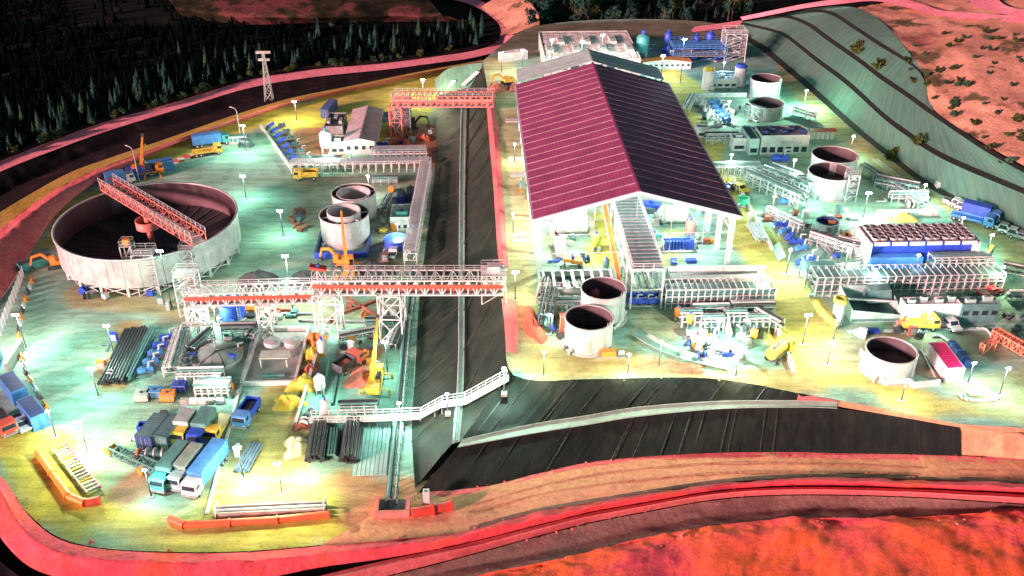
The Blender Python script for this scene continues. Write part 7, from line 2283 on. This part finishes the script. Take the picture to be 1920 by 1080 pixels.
# unlit street lamps on the left berm
for k, (px, py, h) in enumerate(((443, 205, 9), (248, 278, 9))):
    b = P(px, py, 9)
    t = thing('street_lamp', '%s curved-arm street lamp on the far yard edge, unlit' % ('right', 'left')[k], 'lamp post', (b.x, b.y, .3), R(150))
    MB().cyl((0, 0, 0), (0, 0, h - 1), .14, .09, 8).build('pole', GALV, t)
    MB().tube([(0, 0, h - 1), (.3, 0, h - .4), (1.0, 0, h - .1), (1.8, 0, h)], .07, 6).build('arm', GALV, t)
    MB().box((2.0, 0, h - .08), (.8, .3, .16)).build('lantern', WHITE, t)

# lattice pylon beyond the yard
b = P(505, 188, 1.0)
py_ = thing('lattice_pylon', 'pale lattice pylon standing by the pink access road', 'pylon', b)
m = MB()
hp = 15.0
for k in range(6):
    z0, z1 = hp * k / 6, hp * (k + 1) / 6
    r0, r1 = 1.3 * (1 - k / 6) + .35, 1.3 * (1 - (k + 1) / 6) + .35
    for i in range(4):
        a, e = math.pi / 4 + i * math.pi / 2, math.pi / 4 + (i + 1) * math.pi / 2
        p = lambda r, t_, z: (r * math.cos(t_), r * math.sin(t_), z)
        m.bar(p(r0, a, z0), p(r1, a, z1), .11)
        m.bar(p(r0, a, z0), p(r1, e, z1), .08)
        m.bar(p(r0, e, z0), p(r1, a, z1), .08)
        m.bar(p(r1, a, z1), p(r1, e, z1), .08)
m.build('lattice', GALV, py_)
for z, w in ((hp - .4, 4.2), (hp - 2.6, 3.2)):
    MB().truss((-w / 2, 0, z), (w / 2, 0, z), .4, .5, 6, .1).build('cross_arm', WHITE, py_)

# ================================================================== trees
LEAF = []
for k, (c, s) in enumerate((((.020, .075, .058), 1), ((.032, .088, .046), 1), ((.016, .062, .056), 1), ((.050, .072, .020), 1))):
    mm, n, l = new_mat('needle_foliage')
    bs = n['Principled BSDF']
    g = n.new('ShaderNodeNewGeometry').outputs['Position']
    r = ramp(n, [(.3, tuple(x * .5 for x in c)), (.7, tuple(x * 1.7 for x in c))])
    l.new(noise(n, l, 1.3, 4, .7, g), r.inputs[0])
    l.new(r.outputs[0], bs.inputs['Base Color'])
    bs.inputs['Roughness'].default_value = .9
    bs.inputs['Specular IOR Level'].default_value = .1
    LEAF.append(mm)

def conifer_mesh(seed, mat, tiers=11, h=7.0, r0=1.55):
    r = random.Random(seed)
    b = MB()
    for k in range(tiers):
        u = k / (tiers - 1)
        z = h * (.10 + .86 * u)
        rad = r0 * (1 - u) ** .8 * r.uniform(.8, 1.15) + .12
        nb = max(4, int(11 * (1 - u) + 4))
        off = r.random() * 6
        for i in range(nb):
            a = off + 2 * math.pi * i / nb + r.uniform(-.2, .2)
            L = rad * r.uniform(.7, 1.15)
            drop = L * r.uniform(.25, .55)
            w = L * r.uniform(.28, .45) + .06
            ca, sa = math.cos(a), math.sin(a)
            p0 = (0, 0, z + .25)
            pm = (ca * L * .55, sa * L * .55, z + .05)
            p1 = (ca * L, sa * L, z - drop)
            q = (-sa * w, ca * w)
            b.add([p0, (pm[0] + q[0], pm[1] + q[1], pm[2] - drop * .35), p1, (pm[0] - q[0], pm[1] - q[1], pm[2] - drop * .35), pm], [(0, 1, 4), (4, 1, 2), (0, 4, 3), (4, 2, 3)])
    b.add([(.1, 0, h * .9), (-.05, .09, h * .9), (-.05, -.09, h * .9), (0, 0, h * 1.06)], [(0, 1, 3), (1, 2, 3), (2, 0, 3)])
    return b.mesh('crown', mat)

def leafy_mesh(seed, mat, h=9.0, rad=2.4, n=520, shape=1.0):
    r = random.Random(seed)
    b = MB()
    clumps = [(r.uniform(-.55, .55) * rad, r.uniform(-.55, .55) * rad, h * r.uniform(.35, .95)) for _ in range(11)]
    for i in range(n):
        c = r.choice(clumps)
        rr = rad * r.uniform(.25, .62) * (1.15 - .55 * c[2] / h)
        th_, ph = r.random() * 6.283, math.acos(r.uniform(-1, 1))
        k = rr * r.random() ** .35
        p = Vector((c[0] + k * math.sin(ph) * math.cos(th_), c[1] + k * math.sin(ph) * math.sin(th_), c[2] + k * math.cos(ph) * 1.2 * shape))
        d = Vector((r.uniform(-1, 1), r.uniform(-1, 1), r.uniform(-.8, .6))).normalized()
        e = d.cross(Vector((r.uniform(-1, 1), r.uniform(-1, 1), 1))).normalized()
        s = r.uniform(.22, .5)
        b.add([p - d * s, p + e * s * .6, p + d * s, p - e * s * .6], [(0, 1, 2, 3)])
    return b.mesh('crown', mat)

CON = [conifer_mesh(i, LEAF[i % 3]) for i in range(6)]
LEA = [leafy_mesh(40 + i, LEAF[(0, 1, 3, 2)[i]], 9, 2.4, 560, 1.2) for i in range(4)]
BUSH = [leafy_mesh(60 + i, (LEAF[3], LEAF[1])[i], 1.6, 1.1, 160, .6) for i in range(2)]
TRUNK = MB().cyl((0, 0, -.6), (0, 0, 2.4), .18, .12, 7).cyl((0, 0, 2.4), (0, 0, 6.0), .12, .04, 6).mesh('trunk', BARK)
TRUNK2 = MB().cyl((0, 0, -.6), (0, 0, 4.0), .26, .17, 7).cyl((0, 0, 4.0), (.5, .3, 7.4), .15, .05, 6).cyl((0, 0, 3.4), (-.9, .4, 6.4), .12, .04, 6).cyl((0, 0, 3.0), (.6, -.8, 5.6), .11, .04, 6).mesh('trunk', BARK)
STEM = MB().cyl((0, 0, -.2), (0, 0, .9), .07, .03, 5).mesh('stem', BARK)

def plant(name, label, cat, grp, p, crown, trunk, s, tn='trunk'):
    t = bpy.data.objects.new(name, None)
    C.objects.link(t)
    t.location = p
    t.rotation_euler = (0, 0, random.random() * 6.28)
    t.scale = (s * random.uniform(.85, 1.15), s * random.uniform(.85, 1.15), s)
    tag(t, label, cat, grp)
    piece('crown', crown, t)
    piece(tn, trunk, t)

GZ = lambda x, y: float(-2.6 + 1.2 * fbm(np.array([x]), np.array([y]), 60, 9)[0] + min(1, max(0, (y - 300) / 150)) * (3 + 6 * (fbm(np.array([x]), np.array([y]), 120, 21)[0] + .3)))
rt = random.Random(5)
road_x = [a for a, _ in ra[:12]]
road_y = [b for _, b in ra[:12]]
n = 0
while n < 150:                                   # pines standing in the dark wood behind the access road
    px = rt.uniform(-10, 905)
    base = np.interp(px, road_x, road_y)
    dy = abs(rt.gauss(0, 1)) * 34 + 13
    py = base - dy
    if py < 18 or (px > 780 and py < 45):
        continue
    p = P(px, py, -.5)
    p.z = GZ(p.x, p.y)
    sec = ('at the far left', 'left of the unlit street lamps', 'left of the pylon', 'right behind the pylon', 'right of the pylon', 'towards the road bend')[min(5, max(0, int(px / 150)))]
    plant('pine_tree', 'slender pine in the dark wood above the access road, ' + sec, 'tree', 'pines ' + sec, p, CON[n % 6], TRUNK, rt.uniform(.5, 1.05))
    n += 1
for k in range(34):                              # taller trees behind the hall
    px = rt.uniform(985, 1400)
    py = rt.uniform(8, 52) if px < 1300 else rt.uniform(2, 30)
    p = P(px, py, 4)
    p.z = GZ(p.x, p.y)
    plant('broad_tree', 'tall leafy tree in the belt behind the rear buildings', 'tree', 'trees behind the hall', p, LEA[k % 4], TRUNK2, rt.uniform(1.1, 1.7))
for k in range(40):                              # bushes along the road edge
    i = rt.random()
    px = rt.uniform(0, 880)
    p = P(px, np.interp(px, road_x, road_y) - rt.uniform(2, 7), 1.6)
    plant('roadside_bush', 'small grey-green bush on the upper edge of the access road', 'bush', 'bushes along the access road', p, BUSH[k % 2], STEM, rt.uniform(.8, 1.5), 'stem')
dg_ = bpy.context.evaluated_depsgraph_get()
def drop(px, py, zs=(28, 24, 20, 16, 12, 8)):
    """point on the land under a pixel"""
    o = Vector((0, 0, CAM_H))
    d = (P(px, py, 0) - o).normalized()
    hit, loc, *_ = SC.ray_cast(dg_, o, d)
    return loc if hit else P(px, py, 20)
for k in range(90):
    px, py = rt.uniform(1690, 1915), rt.uniform(60, 330)
    if py > 150 + (px - 1700) * .9 or py < (px - 1700) * .1 + 45:
        continue
    p = drop(px, py)
    plant('hill_bush', 'low shrub scattered on the bare red hill', 'bush', 'shrubs on the bare hill', p, BUSH[k % 2], STEM, rt.uniform(.5, 1.15), 'stem')
for k, (px, py) in enumerate(((1603, 96), (1612, 88), (1640, 132), (1650, 126), (1606, 104), (1720, 272), (1676, 292), (1668, 300))):
    p = drop(px, py)
    plant('slope_bush', 'olive bush growing on a bench of the textile hill', 'bush', 'bushes on the textile hill', p, BUSH[0], STEM, rt.uniform(1.0, 1.6), 'stem')

# the wood beyond, one dark mass
def wood(name, label, n, xr, yr, seed, mat, clear):
    r = random.Random(seed)
    b = MB()
    while n:
        px, py = r.uniform(*xr), r.uniform(*yr)
        if clear(px, py):
            continue
        p = P(px, py, 0)
        z = GZ(p.x, p.y)
        h, w = r.uniform(2.5, 6.5), r.uniform(.7, 1.4)
        for k in range(4):
            u = k / 4
            rr = w * (1 - u * .85)
            m_ = 6
            off = r.random() * 6
            ring = [(p.x + rr * r.uniform(.6, 1.2) * math.cos(off + i * 6.283 / m_), p.y + rr * r.uniform(.6, 1.2) * math.sin(off + i * 6.283 / m_), z + h * (.08 + u * .75) - r.random() * .4) for i in range(m_)]
            b.add(ring + [(p.x, p.y, z + h * (.42 + u * .62))], [(i, (i + 1) % m_, m_) for i in range(m_)])
        n -= 1
    o = b.build(name, mat)
    tag(o, label, 'forest', None, 'stuff')
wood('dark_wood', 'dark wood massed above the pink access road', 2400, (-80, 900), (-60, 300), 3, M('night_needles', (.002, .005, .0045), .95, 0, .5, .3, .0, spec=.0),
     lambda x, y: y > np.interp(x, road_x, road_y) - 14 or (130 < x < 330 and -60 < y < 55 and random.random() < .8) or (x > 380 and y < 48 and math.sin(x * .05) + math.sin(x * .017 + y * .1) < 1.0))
wood('far_wood', 'greenish wood behind the rear buildings', 420, (970, 1420), (-60, 46), 4, M('dim_green_needles', (.018, .040, .030), .95, 0, .5, .3, .0, spec=.0),
     lambda x, y: y > 50 - max(0, (x - 1280)) * .22)

# loose stones along the banks and tracks
def stones(name, label, lines, n, spread, size, mat, seed):
    r = np.random.default_rng(seed)
    b = MB()
    ico = [(0, 0, 1), (.9, 0, .2), (.28, .85, .2), (-.72, .53, .2), (-.72, -.53, .2), (.28, -.85, .2), (0, 0, -.4)]
    fc = [(0, 1, 2), (0, 2, 3), (0, 3, 4), (0, 4, 5), (0, 5, 1), (6, 2, 1), (6, 3, 2), (6, 4, 3), (6, 5, 4), (6, 1, 5)]
    for pts in lines:
        q, L = line3(pts, n)
        for k in range(n):
            s = size * (.4 + r.exponential(.7))
            c = q[k] + np.array([r.normal(0, spread), r.normal(0, spread), 0])
            j = r.uniform(.7, 1.3, (7, 3))
            b.add([(c[0] + v[0] * s * j[i, 0], c[1] + v[1] * s * j[i, 1], c[2] + v[2] * s * .7 * j[i, 2]) for i, v in enumerate(ico)], fc)
    tag(b.build(name, mat), label, 'stones', None, 'stuff')
STONE_R = M('red_stones', (.62, .16, .13), .95, 0, .4, 1.5, .3)
stones('loose_stones', 'loose reddish stones strewn along the lower road and bunds', [rl(edge_out, .25), rl(edge_in[1:], .15), rl(c_out, .1), rl([(x, y + 14) for x, y in d_out], .5), rl(b_in[:8], .2)], 190, .8, .085, STONE_R, 5)
stones('loose_stones', 'loose grey-green stones along the yard edges and terrace rim', [[(x, y + 4, .1) for x, y in in_], [(x, y - 8, 8.1) for x, y, z in L0], [(x - 10, y + 8, 8.1) for x, y, z in foot]], 150, .9, .08, M('greyish_stones', (.36, .36, .26), .95, 0, .4, 1.5, .3), 6)
